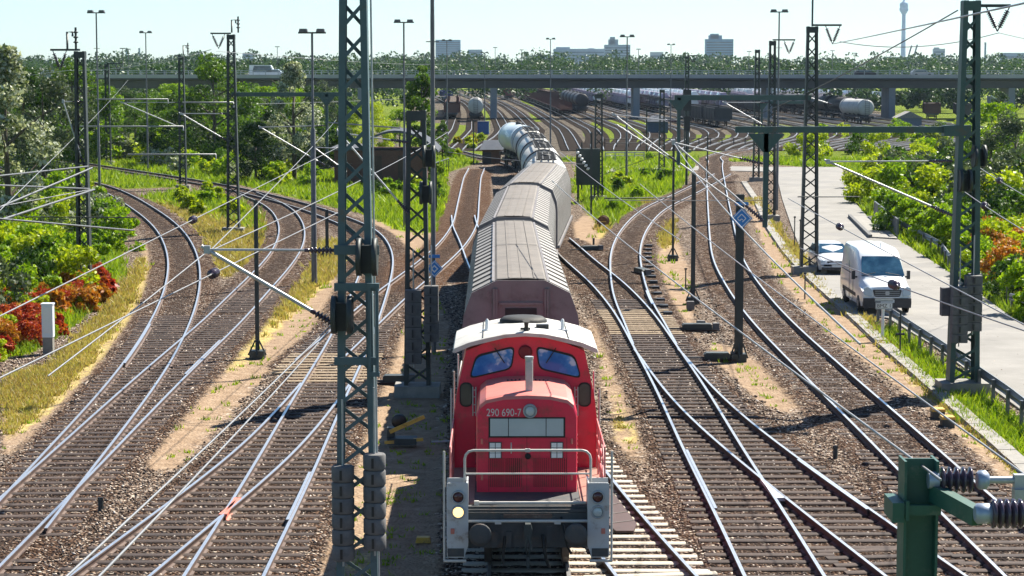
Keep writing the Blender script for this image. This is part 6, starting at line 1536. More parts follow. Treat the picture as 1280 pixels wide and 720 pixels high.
SHRUBS.sort(key=lambda q: -q[0]); PTS = {}
for i, (sz, key, x, y, hh, lab, grp) in enumerate(SHRUBS):
    if i < 285: plant(key, x, y, hh / 2.05, lab, 'bush', grp)
    else:
        r = hh * .65; n = 420; P = crown_points(hh, .05, r, n, 'bush', 14, .36) + np.array([x, y, -.05]); PTS.setdefault(key, []).append(P)
Vs, Fs, mi, mats, n0 = [], [], [], [], 0
for key, L_ in PTS.items():
    v, f = leaf_quads(np.concatenate(L_), .17); Vs.append(v); Fs.append(f + n0); n0 += len(v); mi += [len(mats)] * len(f); mats.append(PROTO[key][0].data.materials[0])
o = np_mesh('undergrowth', np.concatenate(Vs), np.concatenate(Fs), mats); o.data.polygons.foreach_set('material_index', mi); o.data.update(); tag(o, 'mixed green undergrowth filling the scrub behind the bushes', 'undergrowth', None, 'stuff')

for key, (o_, used) in PROTO.items():                       # kinds of which none was planted
    if not used: bpy.data.objects.remove(o_)
# loose stones lying over the ballast and between the sleepers
ts = NT('loose_ballast_stone'); gs = ts.new('ShaderNodeNewGeometry').outputs['Random Per Island']
ts.set(Base_Color=ts.ramp(gs, [(0, (.03,.02,.015)), (.45, (.10,.062,.044)), (.75, (.22,.15,.11)), (.9, (.42,.34,.27)), (1, (.74,.66,.58))]), Roughness=.85); M['stones'] = ts.m
cand = np.where((Y > 38) & (Y < 92) & (np.abs(X) < .25 * Y + 1) & (sand < .5) & (grass < .4) & (dry < .5))[0]
wg = (1 / Y[cand]) ** 1.2; wg /= wg.sum(); NS = 42000; pk = rng.choice(cand, NS, p=wg)
sx = X[pk] + rng.uniform(-.15, .15, NS); sy = Y[pk] + rng.uniform(-.18, .18, NS); rr = rng.uniform(.018, .042, NS) * (1 + .4 * (Y[pk] > 60))
sz = GZ[pk] + np.where(dist[pk] < 1.45, -.1 * rr - .004, .25 * rr + .006)
base = np.array([(1,0,0),(-1,0,0),(0,1,0),(0,-1,0),(0,0,1),(0,0,-1)], float)
vv = base[None] * rng.uniform(.65, 1.35, (NS, 6, 1)) + rng.normal(0, .16, (NS, 6, 3)); a_ = rng.uniform(0, 6.28, NS); ca, sa = np.cos(a_)[:, None], np.sin(a_)[:, None]
vx = vv[:, :, 0] * ca - vv[:, :, 1] * sa; vy = vv[:, :, 0] * sa + vv[:, :, 1] * ca
VV = np.stack([sx[:, None] + vx * rr[:, None], sy[:, None] + vy * rr[:, None], sz[:, None] + vv[:, :, 2] * rr[:, None] * .75], 2).reshape(-1, 3)
tri = np.array([(0,2,4),(2,1,4),(1,3,4),(3,0,4),(2,0,5),(1,2,5),(3,1,5),(0,3,5)])
o = np_mesh('ballast_stones', VV, (tri[None] + (np.arange(NS) * 6)[:, None, None]).reshape(-1, 3), M['stones']); tag(o, 'loose brown and white ballast stones around the near tracks', 'ballast', None, 'stuff')

# grass: blades over the green and the dry ground
def grass_patch(name, field, cnt, ymax, h, mat, thr=.5, wid=.018, wander=.5):
    n = 0; Ps = []
    sel = np.where((field > thr) & (Y < ymax) & (np.abs(X) < .26 * Y + 3) & (Y > 37) & (dist > 1.7))[0]
    wgt = field[sel] * (1 / np.maximum(Y[sel], 40)) * np.maximum(.2, Y[sel] * .0042) ** .5; wgt /= wgt.sum()
    pick = rng.choice(sel, cnt, p=wgt); cell = np.stack([(Y[pick] * .285 + 12) * 2 / nc, np.maximum(.2, Y[pick] * .0042)], 1)
    base = np.stack([X[pick] + rng.uniform(-.6, .6, cnt) * cell[:, 0], Y[pick] + rng.uniform(-.6, .6, cnt) * cell[:, 1], GZ[pick]], 1)
    rd = np.array([0 if False else 1 for _ in range(cnt)], bool)
    nb = 6; B_ = np.repeat(base, nb, 0); m = len(B_); sc2 = np.repeat(rng.uniform(.5, 1.25, cnt) * np.clip(base[:, 1] / 70, .75, 1.7), nb)
    B_[:, :2] += rng.normal(0, .09, (m, 2)) * sc2[:, None]
    ln = rng.normal(0, .45, (m, 2)); hh = h * sc2 * rng.uniform(.6, 1.2, m); a = rng.uniform(0, 6.28, m); w_ = wid * np.clip(B_[:, 1] / 45, 1, 5)
    dx = np.stack([np.cos(a), np.sin(a), np.zeros(m)], 1) * w_[:, None]
    tip = B_ + np.stack([ln[:, 0] * hh, ln[:, 1] * hh, hh], 1)
    V_ = np.stack([B_ - dx, B_ + dx, tip], 1).reshape(-1, 3)
    o = np_mesh(name, V_, np.arange(3 * m).reshape(m, 3), M[mat]); tag(o, kind='stuff'); return o
notroad = np.ones_like(X)
rp = [(974,209),(1052,209),(1057,225),(1061,240),(1070,255),(1085,272),(1118,297),(1190,343),(1330,445),(1330,552),(1280,516),(1172,436),(1110,398),(1070,392),(1046,372),(1022,348),(1003,318),(990,285),(978,250),(972,225)]
notroad = 1 - (poly_mask(rp, X, Y, 0, .3) > .2)
o = grass_patch('green_grass', np.clip(grass - ballast, 0, 1) * notroad, 30000, 235, .30, 'gr_green')
tag(o, 'short bright green grass on the verges and meadows', 'grass')
o = grass_patch('dry_grass', np.clip(dry - ballast - .3 * sand, 0, 1) * notroad, 7500, 160, .18, 'gr_dry', .45)
tag(o, 'dry yellow grass on the sandy strips between tracks', 'grass')
# sparse weeds in sand and gravel beside the tracks
o = grass_patch('verge_weeds', np.clip(sand - ballast, 0, 1) * notroad * (rng.uniform(0, 1, X.shape) > .8), 500, 130, .14, 'gr_green', .5)
tag(o, 'thin weeds scattered on the sandy ground', 'weeds')
# ================================================================ BRIDGE, YARD, CITY, WOODS
M['bridge'] = pbr('bridge_concrete', (.12,.122,.135), (.09,.092,.105), .25, .85, dirt=(.12,.12,.12), dirt_scale=.15, dirt_amt=.3)
M['parapet'] = pbr('pale_parapet', (.42,.42,.42), (.34,.34,.35), .3, .85)
M['pier'] = pbr('pier_concrete', (.30,.31,.33), (.24,.25,.27), .4, .85)
br = thing('road_bridge', 'long grey concrete road bridge crossing the whole yard on slab piers', 'bridge', (0, 421, 0))
mb = MB(); mb.prism([(-6.5, 8.0), (6.5, 8.0), (6.5, 7.6), (4.6, 7.3), (4.2, 5.85), (-4.2, 5.85), (-4.6, 7.3), (-6.5, 7.6)], (-330, 421, 0), (0,1,0), (0,0,1), (760, 0, 0)); mb.build('bridge_deck', M['bridge'], br)
for yy in (-6.4, 6.4):
    mb = MB(); mb.box((50, 421 + yy, 8.15), (760, .25, .62)); mb.build('parapet', M['parapet'], br)
    mb = MB()
    for k in range(150): mb.box((-165 + k * 2.4, 421 + yy, 8.85), (.12, .12, .85))
    mb.box((14, 421 + yy, 9.25), (362, .12, .10)); mb.box((14, 421 + yy, 8.85), (362, .06, .06)); mb.build('bridge_railing', M['galv'], br)
for px in (617, 795, 960, 1113, 1262, 452, 300, 1420):
    x = (px - 640) / FPX * 417
    mb = MB(); mb.prism([(-.62, -4.4), (.62, -4.4), (.62, 4.4), (-.62, 4.4)], (x, 421, -.3), (1,0,0), (0,1,0), (0,0,6.2)); mb.build('pier', M['pier'], br)
# far side retaining slab beside the last pier
t = thing('stair_wall', 'pale stair wall leaning against the rightmost bridge pier', 'wall', G(1250, 139)); t.location.z = 0; t.location.y = 405
mb = MB(); s_ = FPX / 405; xx = (1243 - 640) / s_ - 0
t.location.x = xx; mb.prism([(-1.2, 0), (1.6, 0), (1.6, 2.6), (-.6, 4.5), (-1.2, 4.5)], (0, 0, 0), (1,0,0), (0,0,1), (0, 2.5, 0)); mb.build('stair_side', M['pier'], t, True); mb = MB(); mb.beam((-1.0, -.1, 4.6), (1.9, -.1, 2.7), .3, .2, (0,0,1)); mb.build('stair_cap', M['white'], t, True)
# vehicles on the bridge
def tiny_vehicle(label, px, L_, h, mat, cat, two=False):
    x = (px - 640) / FPX * 418; t = thing('bridge_' + cat, label, cat, (x, 418, 8.02), 0, 'vehicles on the road bridge')
    mb = MB(); 
    if cat == 'van': mb.prism([(-L_/2, .35), (L_/2, .35), (L_/2, 1.1), (L_/2 - .9, 1.3), (L_/2 - 1.5, h), (-L_/2, h)], (0, -1, 0), (1,0,0), (0,0,1), (0, 2, 0))
    else: mb.prism([(-L_/2, .3), (L_/2, .3), (L_/2, .8), (L_/2 - 1, .95), (L_/2 - 1.7, h), (-L_/2 + .6, h), (-L_/2, .9)], (0, -.85, 0), (1,0,0), (0,0,1), (0, 1.7, 0))
    mb.build('body', mat, t, True)
    mb = MB(); mb.prism([(L_/2 - 1.2, 1.0), (L_/2 - 1.55, h - .15), (-L_/2 + .9, h - .15), (-L_/2 + .6, 1.0)], (0, -1.02, 0), (1,0,0), (0,0,1), (0, .04, 0)); mb.build('window', M['windscreen'], t, True)
    for xx in (-L_ * .3, L_ * .3): mb = MB(); mb.lathe([(.32, -.1), (.32, .1)], (xx, -.85, .32), (0, 1, 0), 12); mb.build('wheel', M['tyre'], t, True)
tiny_vehicle('white van on the bridge, seen left of the wedge mast beam', 332, 5.6, 2.3, M['van_white'], 'van')
tiny_vehicle('white car on the bridge, close ahead of the white van', 346, 4.4, 1.5, M['car_white'], 'car')
tiny_vehicle('grey car on the bridge, right of the heavy mast', 1150, 4.3, 1.45, M['galv'], 'car')
tiny_vehicle('dark car on the bridge near the white television tower', 1080, 4.3, 1.45, M['trim'], 'car')

# yard tracks
M['yard_bed'] = pbr('oily_yard_ballast', (.016,.012,.010), (.034,.026,.021), .4, 1.0, spec=.02)
def yard_path(i):
    x0 = -11.7 + 4.6 * i; b = -.018
    p = [(y, x0 + b * (y - 420) + (.00004 * (y - 420) ** 2 * (i - 9) * .25 if y > 420 else 0)) for y in range(340, 960, 20)]
    tx = 7 + (i - 4) * 1.35 if i > 3 else -9 + i * 1.8
    for y, q in ((318, .93), (300, .82), (282, .64), (268, .5), (254, .40)):
        p.insert(0, (y, tx + (p[-1][1] * 0 + (x0 - b * 80) - tx) * q))
    return world(sorted(p), None, None, 7)
for i in range(20):
    P = even(yard_path(i), 3.0)
    rt = thing('yard_track', 'straight siding track of the marshalling yard, fanning out from the throat towards the bridge', 'railway track', (P[0][0], P[0][1], 0), 0, 'siding tracks of the yard')
    N = normals(P); mb = MB(); mb.loft([[Vector((p[0] + n[0] * a, p[1] + n[1] * a, z)) for a, z in ((-1.75, -.06), (1.75, -.06), (1.55, .03 + .0007 * i), (-1.55, .03 + .0007 * i))] for p, n in zip(P, N)]); mb.build('track_bed', M['yard_bed'], rt)
    for s in (-1, 1):
        mb = MB(); mb.loft([[Vector((p[0] + n[0] * (s * .75 + a), p[1] + n[1] * (s * .75 + a), z)) for a, z in ((-.036, .02), (.036, .02), (.036, .185), (-.036, .185))] for p, n in zip(P, N)]); mb.build('rail', M['rail_top'], rt)
# wagons standing in the yard
M['y_brown'] = pbr('brown_wagon', (.12,.05,.035), (.09,.04,.03), 1, .7); M['y_dark'] = pbr('sooty_wagon', (.03,.03,.035), (.05,.045,.045), 1, .6)
M['y_load'] = pbr('load', (.10,.07,.05), (.16,.12,.09), 2, .9); M['y_silver'] = pbr('silver_transporter', (.86,.87,.89), (.74,.76,.80), 1, .28, .45); M['y_purple'] = pbr('purple_grey_transporter', (.34,.28,.38), (.44,.38,.48), 1, .5)
M['y_blue'] = pbr('blue_wagon', (.06,.08,.20), (.05,.06,.15), 1, .6); M['y_red'] = pbr('red_wagon', (.30,.07,.05), (.22,.06,.045), 1, .6)
def wheels_y(parent, L_, mat='wheel'):
    for y in (2.0, 3.8, L_ - 3.8, L_ - 2.0):
        mb = MB()
        for s in (-1, 1): mb.lathe([(.46, -.06), (.46, .06)], (s * .75, y, .46), (1, 0, 0), 12)
        mb.tube([(-.75, y, .46), (.75, y, .46)], .08, 6)
        mb.build('wheelset', M[mat], parent, True)
def y_gondola(L_=13.5, mat='y_brown', load=True):
    t = thing('open_wagon', '', 'goods wagon'); mb = MB(); mb.loft([[Vector((x, y, z)) for x, z in ((-1.4, 1.1), (1.4, 1.1), (1.45, 3.0), (1.3, 3.0), (1.28, 2.5), (-1.28, 2.5), (-1.3, 3.0), (-1.45, 3.0))] for y in (.6, L_ - .6)])
    for y in np.linspace(.9, L_ - .9, 8): mb.box((-1.46, y, 2.0), (.1, .14, 1.9)); mb.box((1.46, y, 2.0), (.1, .14, 1.9))
    mb.build('wagon_body', M[mat], t, True)
    for y in (.62, L_ - .62): mb = MB(); mb.box((0, y, 2.05), (2.7, .1, 1.9)); mb.build('end_wall', M[mat], t, True)
    if load: mb = MB(); mb.loft([[Vector((x, y, z)) for x, z in ((-1.25, 2.4), (1.25, 2.4), (.6, 2.95), (-.6, 2.95))] for y in (.9, L_ - .9)]); mb.build('bulk_load', M['y_load'], t, True)
    mb = MB(); mb.box((0, L_ / 2, .95), (2.2, L_ - 1, .3)); mb.build('underframe', M['loco_frame'], t, True); wheels_y(t, L_); return t
def y_tank(mat='y_dark', L_=14.5, walk=False): return tank_wagon(L_, mat, mat if mat != 'tank_white' else 'tank_grey', walk, name='yard_tank_wagon')
def y_flat(L_=18.5, mat='y_brown'):
    t = thing('flat_wagon', '', 'goods wagon'); mb = MB(); mb.box((0, L_ / 2, 1.12), (2.7, L_ - 1, .28)); mb.build('wagon_deck', M[mat], t, True)
    for y in np.linspace(1.2, L_ - 1.2, 9):
        mb = MB(); 
        for s in (-1, 1): mb.box((s * 1.28, y, 1.85), (.09, .11, 1.3))
        mb.box((0, y, 1.33), (2.5, .16, .16)); mb.build('stake', M['y_brown'], t, True)
    wheels_y(t, L_); return t
def y_transporter(L_=26.5, mat='y_silver', low='y_purple'):
    t = thing('car_transporter_wagon', '', 'car transporter'); mb = MB(); mb.box((0, L_ / 2, .95), (2.6, L_ - 1, .22)); mb.build('lower_deck', M['loco_frame'], t, True)
    mb = MB(); mb.box((0, L_ / 2, 2.7), (2.6, L_ - 1, .12)); mb.build('upper_deck', M[low], t, True)
    n = 10
    for s in (-1, 1):
        mb = MB(); 
        for k in range(n + 1): mb.beam((s * 1.3, .6 + (L_ - 1.2) * k / n, 1.0), (s * 1.3, .6 + (L_ - 1.2) * k / n, 3.3), .12, .12)
        mb.beam((s * 1.3, .6, 3.3), (s * 1.3, L_ - .6, 3.3), .1, .1); mb.build('side_rail', M[low], t, True)
    for lv in (1.06, 2.76):
        for k in range(5):
            y = 1.2 + (L_ - 2.4) * k / 5; l = (L_ - 2.4) / 5 - .5; mb = MB()
            mb.loft([[Vector((x, y + q * l, lv + z)) for x, z in ((-.85, .25), (.85, .25), (.85, .75), (-.85, .75))] for q in (0, 1)])
            mb.loft([[Vector((x * k2, y + q * l, lv + z)) for x, z in ((-.8, .75), (.8, .75), (.62, 1.35), (-.62, 1.35))] for q, k2 in ((.12, .9), (.3, 1), (.78, 1), (.95, .9))])
            cm = M[mat] if (k * 7 + int(lv)) % 3 else M['car_white']
            mb.build('loaded_car', cm, t, True)
    wheels_y(t, L_); return t
protos = {}
def yard_put(kind, fn, L_, track, y, label, group, n=1):
    P = even(yard_path(track), 2.0)
    for k in range(n):
        yy = y + k * (L_ + .6)
        if kind not in protos: protos[kind] = o = fn()
        else: o = copy_tree(protos[kind])
        x0 = float(np.interp(yy, P[:,1], P[:,0])); x1 = float(np.interp(yy + L_, P[:,1], P[:,0]))
        o.location = (x0, yy, RAIL_Z); o.rotation_euler = (0, 0, -math.atan2(x1 - x0, L_)); tag(o, label, None, group)
def track_for(px, py):
    g = G(px, py, .2); best = min(range(20), key=lambda i: abs(float(np.interp(g.y, yard_path(i)[:,1], yard_path(i)[:,0])) - g.x)); return best, g.y
def rake(kind, fn, L_, px, py, n, label, group):
    i, y = track_for(px, py); yard_put(kind, fn, L_, i, y, label, group, n)
rake('gon', lambda: y_gondola(), 13.5, 566, 148, 7, 'brown open wagon with bulk load in the row left of the first bridge pier', 'brown open wagons under the bridge')
rake('tankw', lambda: y_tank('tank_white'), 14.5, 593, 151, 1, 'single white tank wagon standing beside the brown open wagons', None)
rake('blue', lambda: y_gondola(13.5, 'y_blue', False), 13.5, 556, 128, 3, 'blue-violet open wagon at the edge of the yard, behind the birch', 'blue open wagons')
rake('flat', lambda: y_flat(), 18.5, 712, 144, 13, 'stake flat wagon in the long brown row beside the tank wagons', 'brown stake wagons in the yard')
rake('tankd', lambda: y_tank('y_dark'), 14.5, 739, 141, 5, 'dark tank wagon in the row right of the brown stake wagons', 'dark tank wagons beside the stake wagons')
rake('tankg', lambda: y_tank('tank_grey'), 14.5, 735, 122, 8, 'grey tank wagon far back right of the brown stake wagons', 'grey tank wagons far back')
rake('trs', lambda: y_transporter(), 26.5, 832, 135, 9, 'silver car transporter behind the second bridge pier', 'silver car transporters behind the second pier')
rake('gon', lambda: y_gondola(), 13.5, 682, 128, 16, 'brown open wagon in the long row left of the stake wagons', 'brown open wagons left of the stake wagons')
rake('trs', lambda: y_transporter(), 26.5, 742, 131, 9, 'silver car transporter behind the stake wagons in the yard', 'silver car transporters left of the hut')
rake('trs', lambda: y_transporter(), 26.5, 868, 137, 8, 'silver car transporter right of the second bridge pier', 'silver car transporters at the second pier')
rake('tr2', lambda: y_transporter(26.5, 'y_purple', 'y_dark'), 26.5, 838, 140, 8, 'dark violet car transporter behind the yard hut', 'dark car transporters behind the yard hut')
rake('trs', lambda: y_transporter(), 26.5, 930, 132, 7, 'silver car transporter far back between the second and third bridge pier', 'silver car transporters between the piers')
rake('red', lambda: y_gondola(13.5, 'y_red', False), 13.5, 640, 124, 2, 'reddish open wagon far back in the middle of the yard', 'reddish open wagons')
rake('gd', lambda: y_gondola(13.5, 'y_dark', False), 13.5, 690, 124, 5, 'sooty open wagon far back in the yard', 'sooty open wagons')
def free_row(kind, fn, L_, pts, n, label, group, cat=None):
    """a row of wagons along a siding that bends away to the right"""
    A_, B_ = G(*pts[0], .2), G(*pts[1], .2); d = (B_ - A_).normalized()
    for k in range(n):
        if kind not in protos: protos[kind] = o = fn()
        else: o = copy_tree(protos[kind])
        p = A_ + d * (k * (L_ + .6)); o.location = (p.x, p.y, RAIL_Z); o.rotation_euler = (0, 0, -math.atan2(d.x, d.y)); tag(o, label, None, group)
free_row('tankd', lambda: y_tank('y_dark'), 14.5, ((1063, 149), (965, 139)), 6, 'dark tank wagon in the black row before the third and fourth bridge pier', 'black tank wagons')
free_row('tankw', lambda: y_tank('tank_white'), 14.5, ((1085, 154), (1040, 150)), 1, 'white tank wagon standing alone right of the black tank row', None)
free_row('trs2', lambda: y_transporter(26.5, 'car_white', 'y_purple'), 26.5, ((1103, 137), (1015, 131)), 6, 'violet and white car transporter behind the black tank wagons', 'violet car transporters')
free_row('gd', lambda: y_gondola(13.5, 'y_dark', False), 13.5, ((905, 158), (868, 152)), 3, 'sooty open wagon on the bend before the third bridge pier', 'sooty open wagons on the bend')
free_row('gon', lambda: y_gondola(), 13.5, ((1166, 149), (1156, 143)), 1, 'brown open wagon by the low shed right of the fourth pier', 'brown open wagons by the shed')
free_row('gd', lambda: y_gondola(13.5, 'y_dark', False), 13.5, ((1205, 150), (1193, 144)), 1, 'sooty open wagon behind the heavy mast under the bridge', 'sooty open wagons behind the heavy mast')

rake('trs', lambda: y_transporter(), 26.5, 778, 136, 8, 'silver car transporter in the nearest row right of the stake wagons', 'silver car transporters in the nearest row')
rake('tr2', lambda: y_transporter(26.5, 'y_purple', 'y_dark'), 26.5, 905, 139, 7, 'dark violet car transporter between the second and third pier', 'dark car transporters between the piers')
rake('trs', lambda: y_transporter(), 26.5, 985, 134, 7, 'silver car transporter behind the third bridge pier', 'silver car transporters behind the third pier')
rake('gd', lambda: y_gondola(13.5, 'y_dark', False), 13.5, 948, 142, 9, 'sooty open wagon left of the third bridge pier', 'sooty open wagons left of the third pier')
rake('red', lambda: y_gondola(13.5, 'y_red', False), 13.5, 806, 134, 12, 'reddish open wagon in the long row behind the second pier', 'reddish open wagons behind the second pier')

# city on the horizon
def city(c1, c2): return pbr('facade_%d' % len(bpy.data.materials), c1, c2, .02, .7)
def block(label, px0, px1, top, Yd, col, tiers=None, floors=12):
    x0 = (px0 - 640) / FPX * Yd; x1 = (px1 - 640) / FPX * Yd; zt = HCAM + (85 - top) / FPX * Yd
    t = thing('tower_block', label, 'building', ((x0 + x1) / 2, Yd, -.3)); w_ = x1 - x0
    mb = MB(); mb.box((0, w_ * .25, zt / 2), (w_, w_ * .5, zt)); mb.build('facade', col, t, True)
    mb = MB()
    for k in range(floors): mb.box((0, -.12, zt * (.12 + .86 * k / floors)), (w_ * .96, .5, zt / floors * .42))
    mb.build('window_bands', M['city_glass'], t, True)
    for (a, b, tp) in tiers or []:
        xa = (a - (px0 + px1) / 2) / FPX * Yd; xb = (b - (px0 + px1) / 2) / FPX * Yd; z2 = HCAM + (85 - tp) / FPX * Yd
        mb = MB(); mb.box(((xa + xb) / 2, w_ * .22, (zt + z2) / 2 - .4), (xb - xa, w_ * .34, z2 - zt)); mb.build('roof_storey', col, t, True)
    return t
M['city_glass'] = pbr('far_window_bands', (.10,.13,.17), None, .1, .3)
cA, cB, cC = city((.28,.36,.45), (.25,.32,.41)), city((.40,.43,.46), (.35,.38,.41)), city((.17,.31,.46), (.15,.27,.41))  # blue of the distant air is mixed into these facade colours
block('square blue-grey tower block on the skyline behind the very tall lamp mast', 545, 576, 50, 3600, cC, None, 14)
block('smaller pale block on the skyline right of the square tower block', 585, 603, 62, 3600, cA, None, 9)
block('long stepped slab building on the skyline above the stake wagons', 692, 756, 61, 3300, cA, [(695, 712, 58.5), (735, 742, 60)], 7)
block('tall stepped block at the end of the long slab on the skyline', 755, 787, 56, 3250, cA, [(760, 772, 49), (762, 768, 46)], 10)
block('low pale block on the skyline between the slab and the pyramid-like block', 812, 828, 65, 3400, cB, None, 5)
block('broad stepped tower block on the skyline above the third bridge pier', 881, 915, 49, 3000, cC, [(885, 901, 44), (887, 897, 42)], 12)
block('white block with a red-brown base on the skyline beside the heavy mast', 1164, 1178, 61, 3200, cB, [(1165, 1171, 59)], 8)
block('long low pale hall on the skyline under the television tower', 1104, 1135, 71, 3100, cB, None, 3)
block('pale office block on the skyline left of the first tower block', 305, 320, 66, 3400, cA, None, 6)
block('flat blocks on the skyline right of the tower, low and wide', 1250, 1282, 66, 3000, cA, None, 5)
block('small block on the skyline at the end of the long slab, by the lamp mast', 657, 690, 69, 3300, cA, None, 4)
# television tower
Yt = 6400.; xt = (1126 - 640) / FPX * Yt; zk = lambda y: HCAM + (85 - y) / FPX * Yt
tv = thing('television_tower', 'tall slender television tower with a round pod on the skyline', 'tower', (xt, Yt, -.3))
mb = MB(); mb.lathe([(9, 0), (7.5, 40), (6.2, 100), (5.4, zk(16))], (0, 0, 0), (0,0,1), 20); mb.build('tower_shaft', cC, tv, True)
mb = MB(); z = zk(16); mb.lathe([(6, z - 6), (10, z), (13, z + 5), (13.5, z + 11), (11, z + 15), (13, z + 18), (12, z + 26), (7, z + 30), (4, z + 32)], (0, 0, 0), (0,0,1), 24); mb.build('tower_pod', cC, tv, True)
mb = MB(); mb.lathe([(3.2, z + 30), (2.6, z + 60), (1.4, z + 62), (1.0, z + 105)], (0, 0, 0), (0,0,1), 12); mb.build('tower_mast', cC, tv, True)
for px, y0, lab in ((1134, 57, 'thin leaning crane boom right of the television tower'), (1141, 56, 'second thin crane boom right of the television tower')):
    Yc = 3300.; t = thing('harbour_crane', lab, 'crane', ((px - 640) / FPX * Yc, Yc, -.3)); zt = HCAM + (85 - y0) / FPX * Yc
    mb = MB(); mb.beam((-2, 0, 0), (-2, 0, zt * .6), 3, 3); mb.build('crane_tower', M['dark_steel'], t, True); mb = MB(); mb.beam((-4, 0, zt * .45), (3, 0, zt), 2, 2); mb.build('crane_boom', M['dark_steel'], t, True)
for px, y0, Yc, lab in ((177, 60, 2600, 'thin factory chimney on the skyline beyond the wood'), (161, 60, 2650, 'second thin chimney on the skyline beyond the wood'), (1228, 53, 2600, 'slanting thin mast on the skyline right of the heavy mast')):
    t = thing('chimney', lab, 'chimney', ((px - 640) / FPX * Yc, Yc, -.3)); zt = HCAM + (85 - y0) / FPX * Yc
    mb = MB(); mb.lathe([(1.6, 0), (1.1, zt)], (0, 0, 0), (0,0,1), 10); mb.build('chimney_shaft', cA, t, True); mb = MB(); mb.lathe([(1.3, zt - 3), (1.3, zt)], (0, 0, 0), (0,0,1), 10); mb.build('chimney_rim', cB, t, True)
# distant woods
def far_crowns(n, x, y, h, per):
    """round crowns made of a few leafy lobes each, for woods seen from afar"""
    T_ = n; r = h * rng.uniform(.30, .46, n); P = []
    for lobe in range(5):
        c = np.stack([x + rng.normal(0, .45, n) * r, y + rng.normal(0, .45, n) * r, h * rng.uniform(.38, .80, n)], 1); rr = r * rng.uniform(.55, .8, n)
        d = rng.normal(size=(n, per, 3)); d /= np.linalg.norm(d, axis=2)[:, :, None]; q = rng.uniform(.75, 1.0, (n, per, 1))
        P.append((c[:, None, :] + d * q * rr[:, None, None]).reshape(-1, 3))
    return np.concatenate(P)
def wood_belt(name, rows, mat, label, size):
    Ps = []
    for (xa, xb, ya, yb, hmin, hmax, cnt, per) in rows:
        x = rng.uniform(xa, xb, cnt); y = rng.uniform(ya, yb, cnt); h = rng.uniform(hmin, hmax, cnt)
        P = far_crowns(cnt, x, y, h, per); P[:, 2] = np.maximum(P[:, 2] - .3, .1); Ps.append(P)
    P = np.concatenate(Ps); V_, F_ = leaf_quads(P, size, asp=.75)
    o = np_mesh(name, V_, F_, M[mat]); return tag(o, label, 'forest', None, 'stuff')
wood_belt('forest_belt', [(-150, -26, 436, 520, 8, 12, 90, 100), (-190, 60, 560, 760, 9, 13, 150, 80), (60, 320, 500, 800, 8, 12, 170, 80), (72, 150, 436, 500, 5, 8, 50, 90)], 'lf_far', 'green wood just beyond the road bridge', .36)
wood_belt('forest_dark', [(-260, 330, 860, 1000, 10, 15, 240, 75), (-150, 160, 960, 1010, 9, 12, 90, 75)], 'lf_dark', 'darker wood at the far end of the yard', .52)
wood_belt('forest_far', [(-420, 480, 1100, 1700, 14, 20, 460, 70)], 'lf_far', 'distant wooded belt under the skyline', .8)
# ================================================================ LIGHT, SKY, CAMERA
w = bpy.data.worlds.new('World'); sc.world = w; w.use_nodes = True
nt = w.node_tree; bg = nt.nodes['Background']
sky = nt.nodes.new('ShaderNodeTexSky'); sky.sky_type = 'NISHITA'; sky.sun_disc = False
SUN_EL, SUN_AZ = R(48), R(42)
sky.sun_elevation = SUN_EL; sky.sun_rotation = SUN_AZ
sky.air_density = 1.0; sky.dust_density = .3; sky.ozone_density = 4.0; sky.altitude = 300
tcw = nt.nodes.new('ShaderNodeTexCoord'); sepw = nt.nodes.new('ShaderNodeSeparateXYZ'); nt.links.new(tcw.outputs['Generated'], sepw.inputs[0])
mrw = nt.nodes.new('ShaderNodeMapRange'); mrw.interpolation_type = 'SMOOTHSTEP'; nt.links.new(sepw.outputs['Z'], mrw.inputs[0])
for i_, v_ in ((1, .0), (2, .16), (3, HORIZON), (4, 1.0)): mrw.inputs[i_].default_value = v_      # the bright veil low over the horizon
mulw = nt.nodes.new('ShaderNodeVectorMath'); mulw.operation = 'SCALE'; nt.links.new(sky.outputs[0], mulw.inputs[0]); nt.links.new(mrw.outputs[0], mulw.inputs['Scale'])
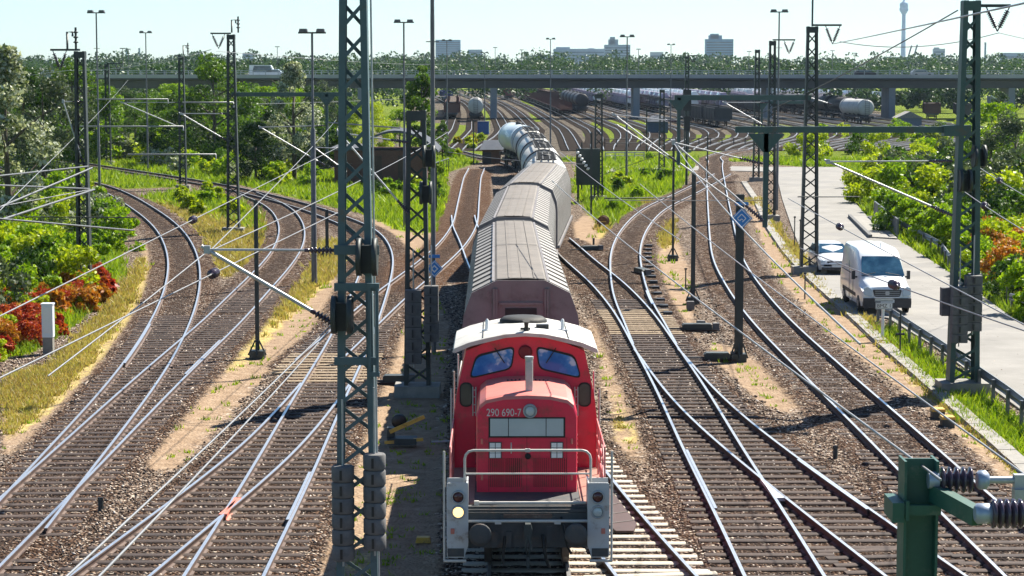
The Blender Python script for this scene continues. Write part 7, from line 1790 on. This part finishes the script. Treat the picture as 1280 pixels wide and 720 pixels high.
tnt = nt.nodes.new('ShaderNodeMix'); tnt.data_type = 'RGBA'; tnt.blend_type = 'MULTIPLY'; tnt.inputs[0].default_value = 1; nt.links.new(mulw.outputs[0], tnt.inputs[6]); tnt.inputs[7].default_value = (.84, 1.0, 1.08, 1)
nt.links.new(tnt.outputs[2], bg.inputs['Color']); bg.inputs['Strength'].default_value = SKY_STRENGTH
sl = bpy.data.lights.new('sun', 'SUN'); sl.energy = SUN_POWER; sl.angle = R(.53); sl.color = (1.0, .94, .82)
so = bpy.data.objects.new('sun', sl); COL.objects.link(so)
d = Vector((math.sin(SUN_AZ) * math.cos(SUN_EL), math.cos(SUN_AZ) * math.cos(SUN_EL), math.sin(SUN_EL)))
so.rotation_euler = (-d).to_track_quat('-Z', 'Y').to_euler(); so.location = (60, 60, 90)
cam = bpy.data.cameras.new('camera'); cam.sensor_width = 36; cam.lens = FPX / 1280 * 36
cam.clip_start = .5; cam.clip_end = 30000
co = bpy.data.objects.new('camera', cam); COL.objects.link(co)
co.location = (0, 0, HCAM); co.rotation_euler = (R(90) - PITCH, 0, 0)
sc.camera = co
sc.view_settings.view_transform = 'Standard'; sc.view_settings.look = 'None'
sc.view_settings.exposure = EXPOSURE; sc.view_settings.gamma = 1.0; sc.view_settings.use_curve_mapping = False
sc.cycles.max_bounces = 6; sc.cycles.diffuse_bounces = 3; sc.cycles.glossy_bounces = 3; sc.cycles.transmission_bounces = 4
sc.cycles.transparent_max_bounces = 6; sc.cycles.volume_bounces = 0; sc.cycles.caustics_reflective = False; sc.cycles.caustics_refractive = False
sc.cycles.sample_clamp_indirect = 6.0

# the air: far things fade to pale blue
hz = MB(); hz.box((200, 3400, 164), (6400, 7600, 330)); ho = hz.build('haze', [])
hm = bpy.data.materials.new('haze_air'); hm.use_nodes = True; ht = hm.node_tree; ht.nodes.clear()
pv = ht.nodes.new('ShaderNodeVolumePrincipled'); pv.inputs['Color'].default_value = (.62, .80, 1.0, 1); pv.inputs['Density'].default_value = HAZE; pv.inputs['Anisotropy'].default_value = .2
om = ht.nodes.new('ShaderNodeOutputMaterial'); ht.links.new(pv.outputs[0], om.inputs['Volume']); ho.data.materials.append(hm); tag(ho, kind='stuff')
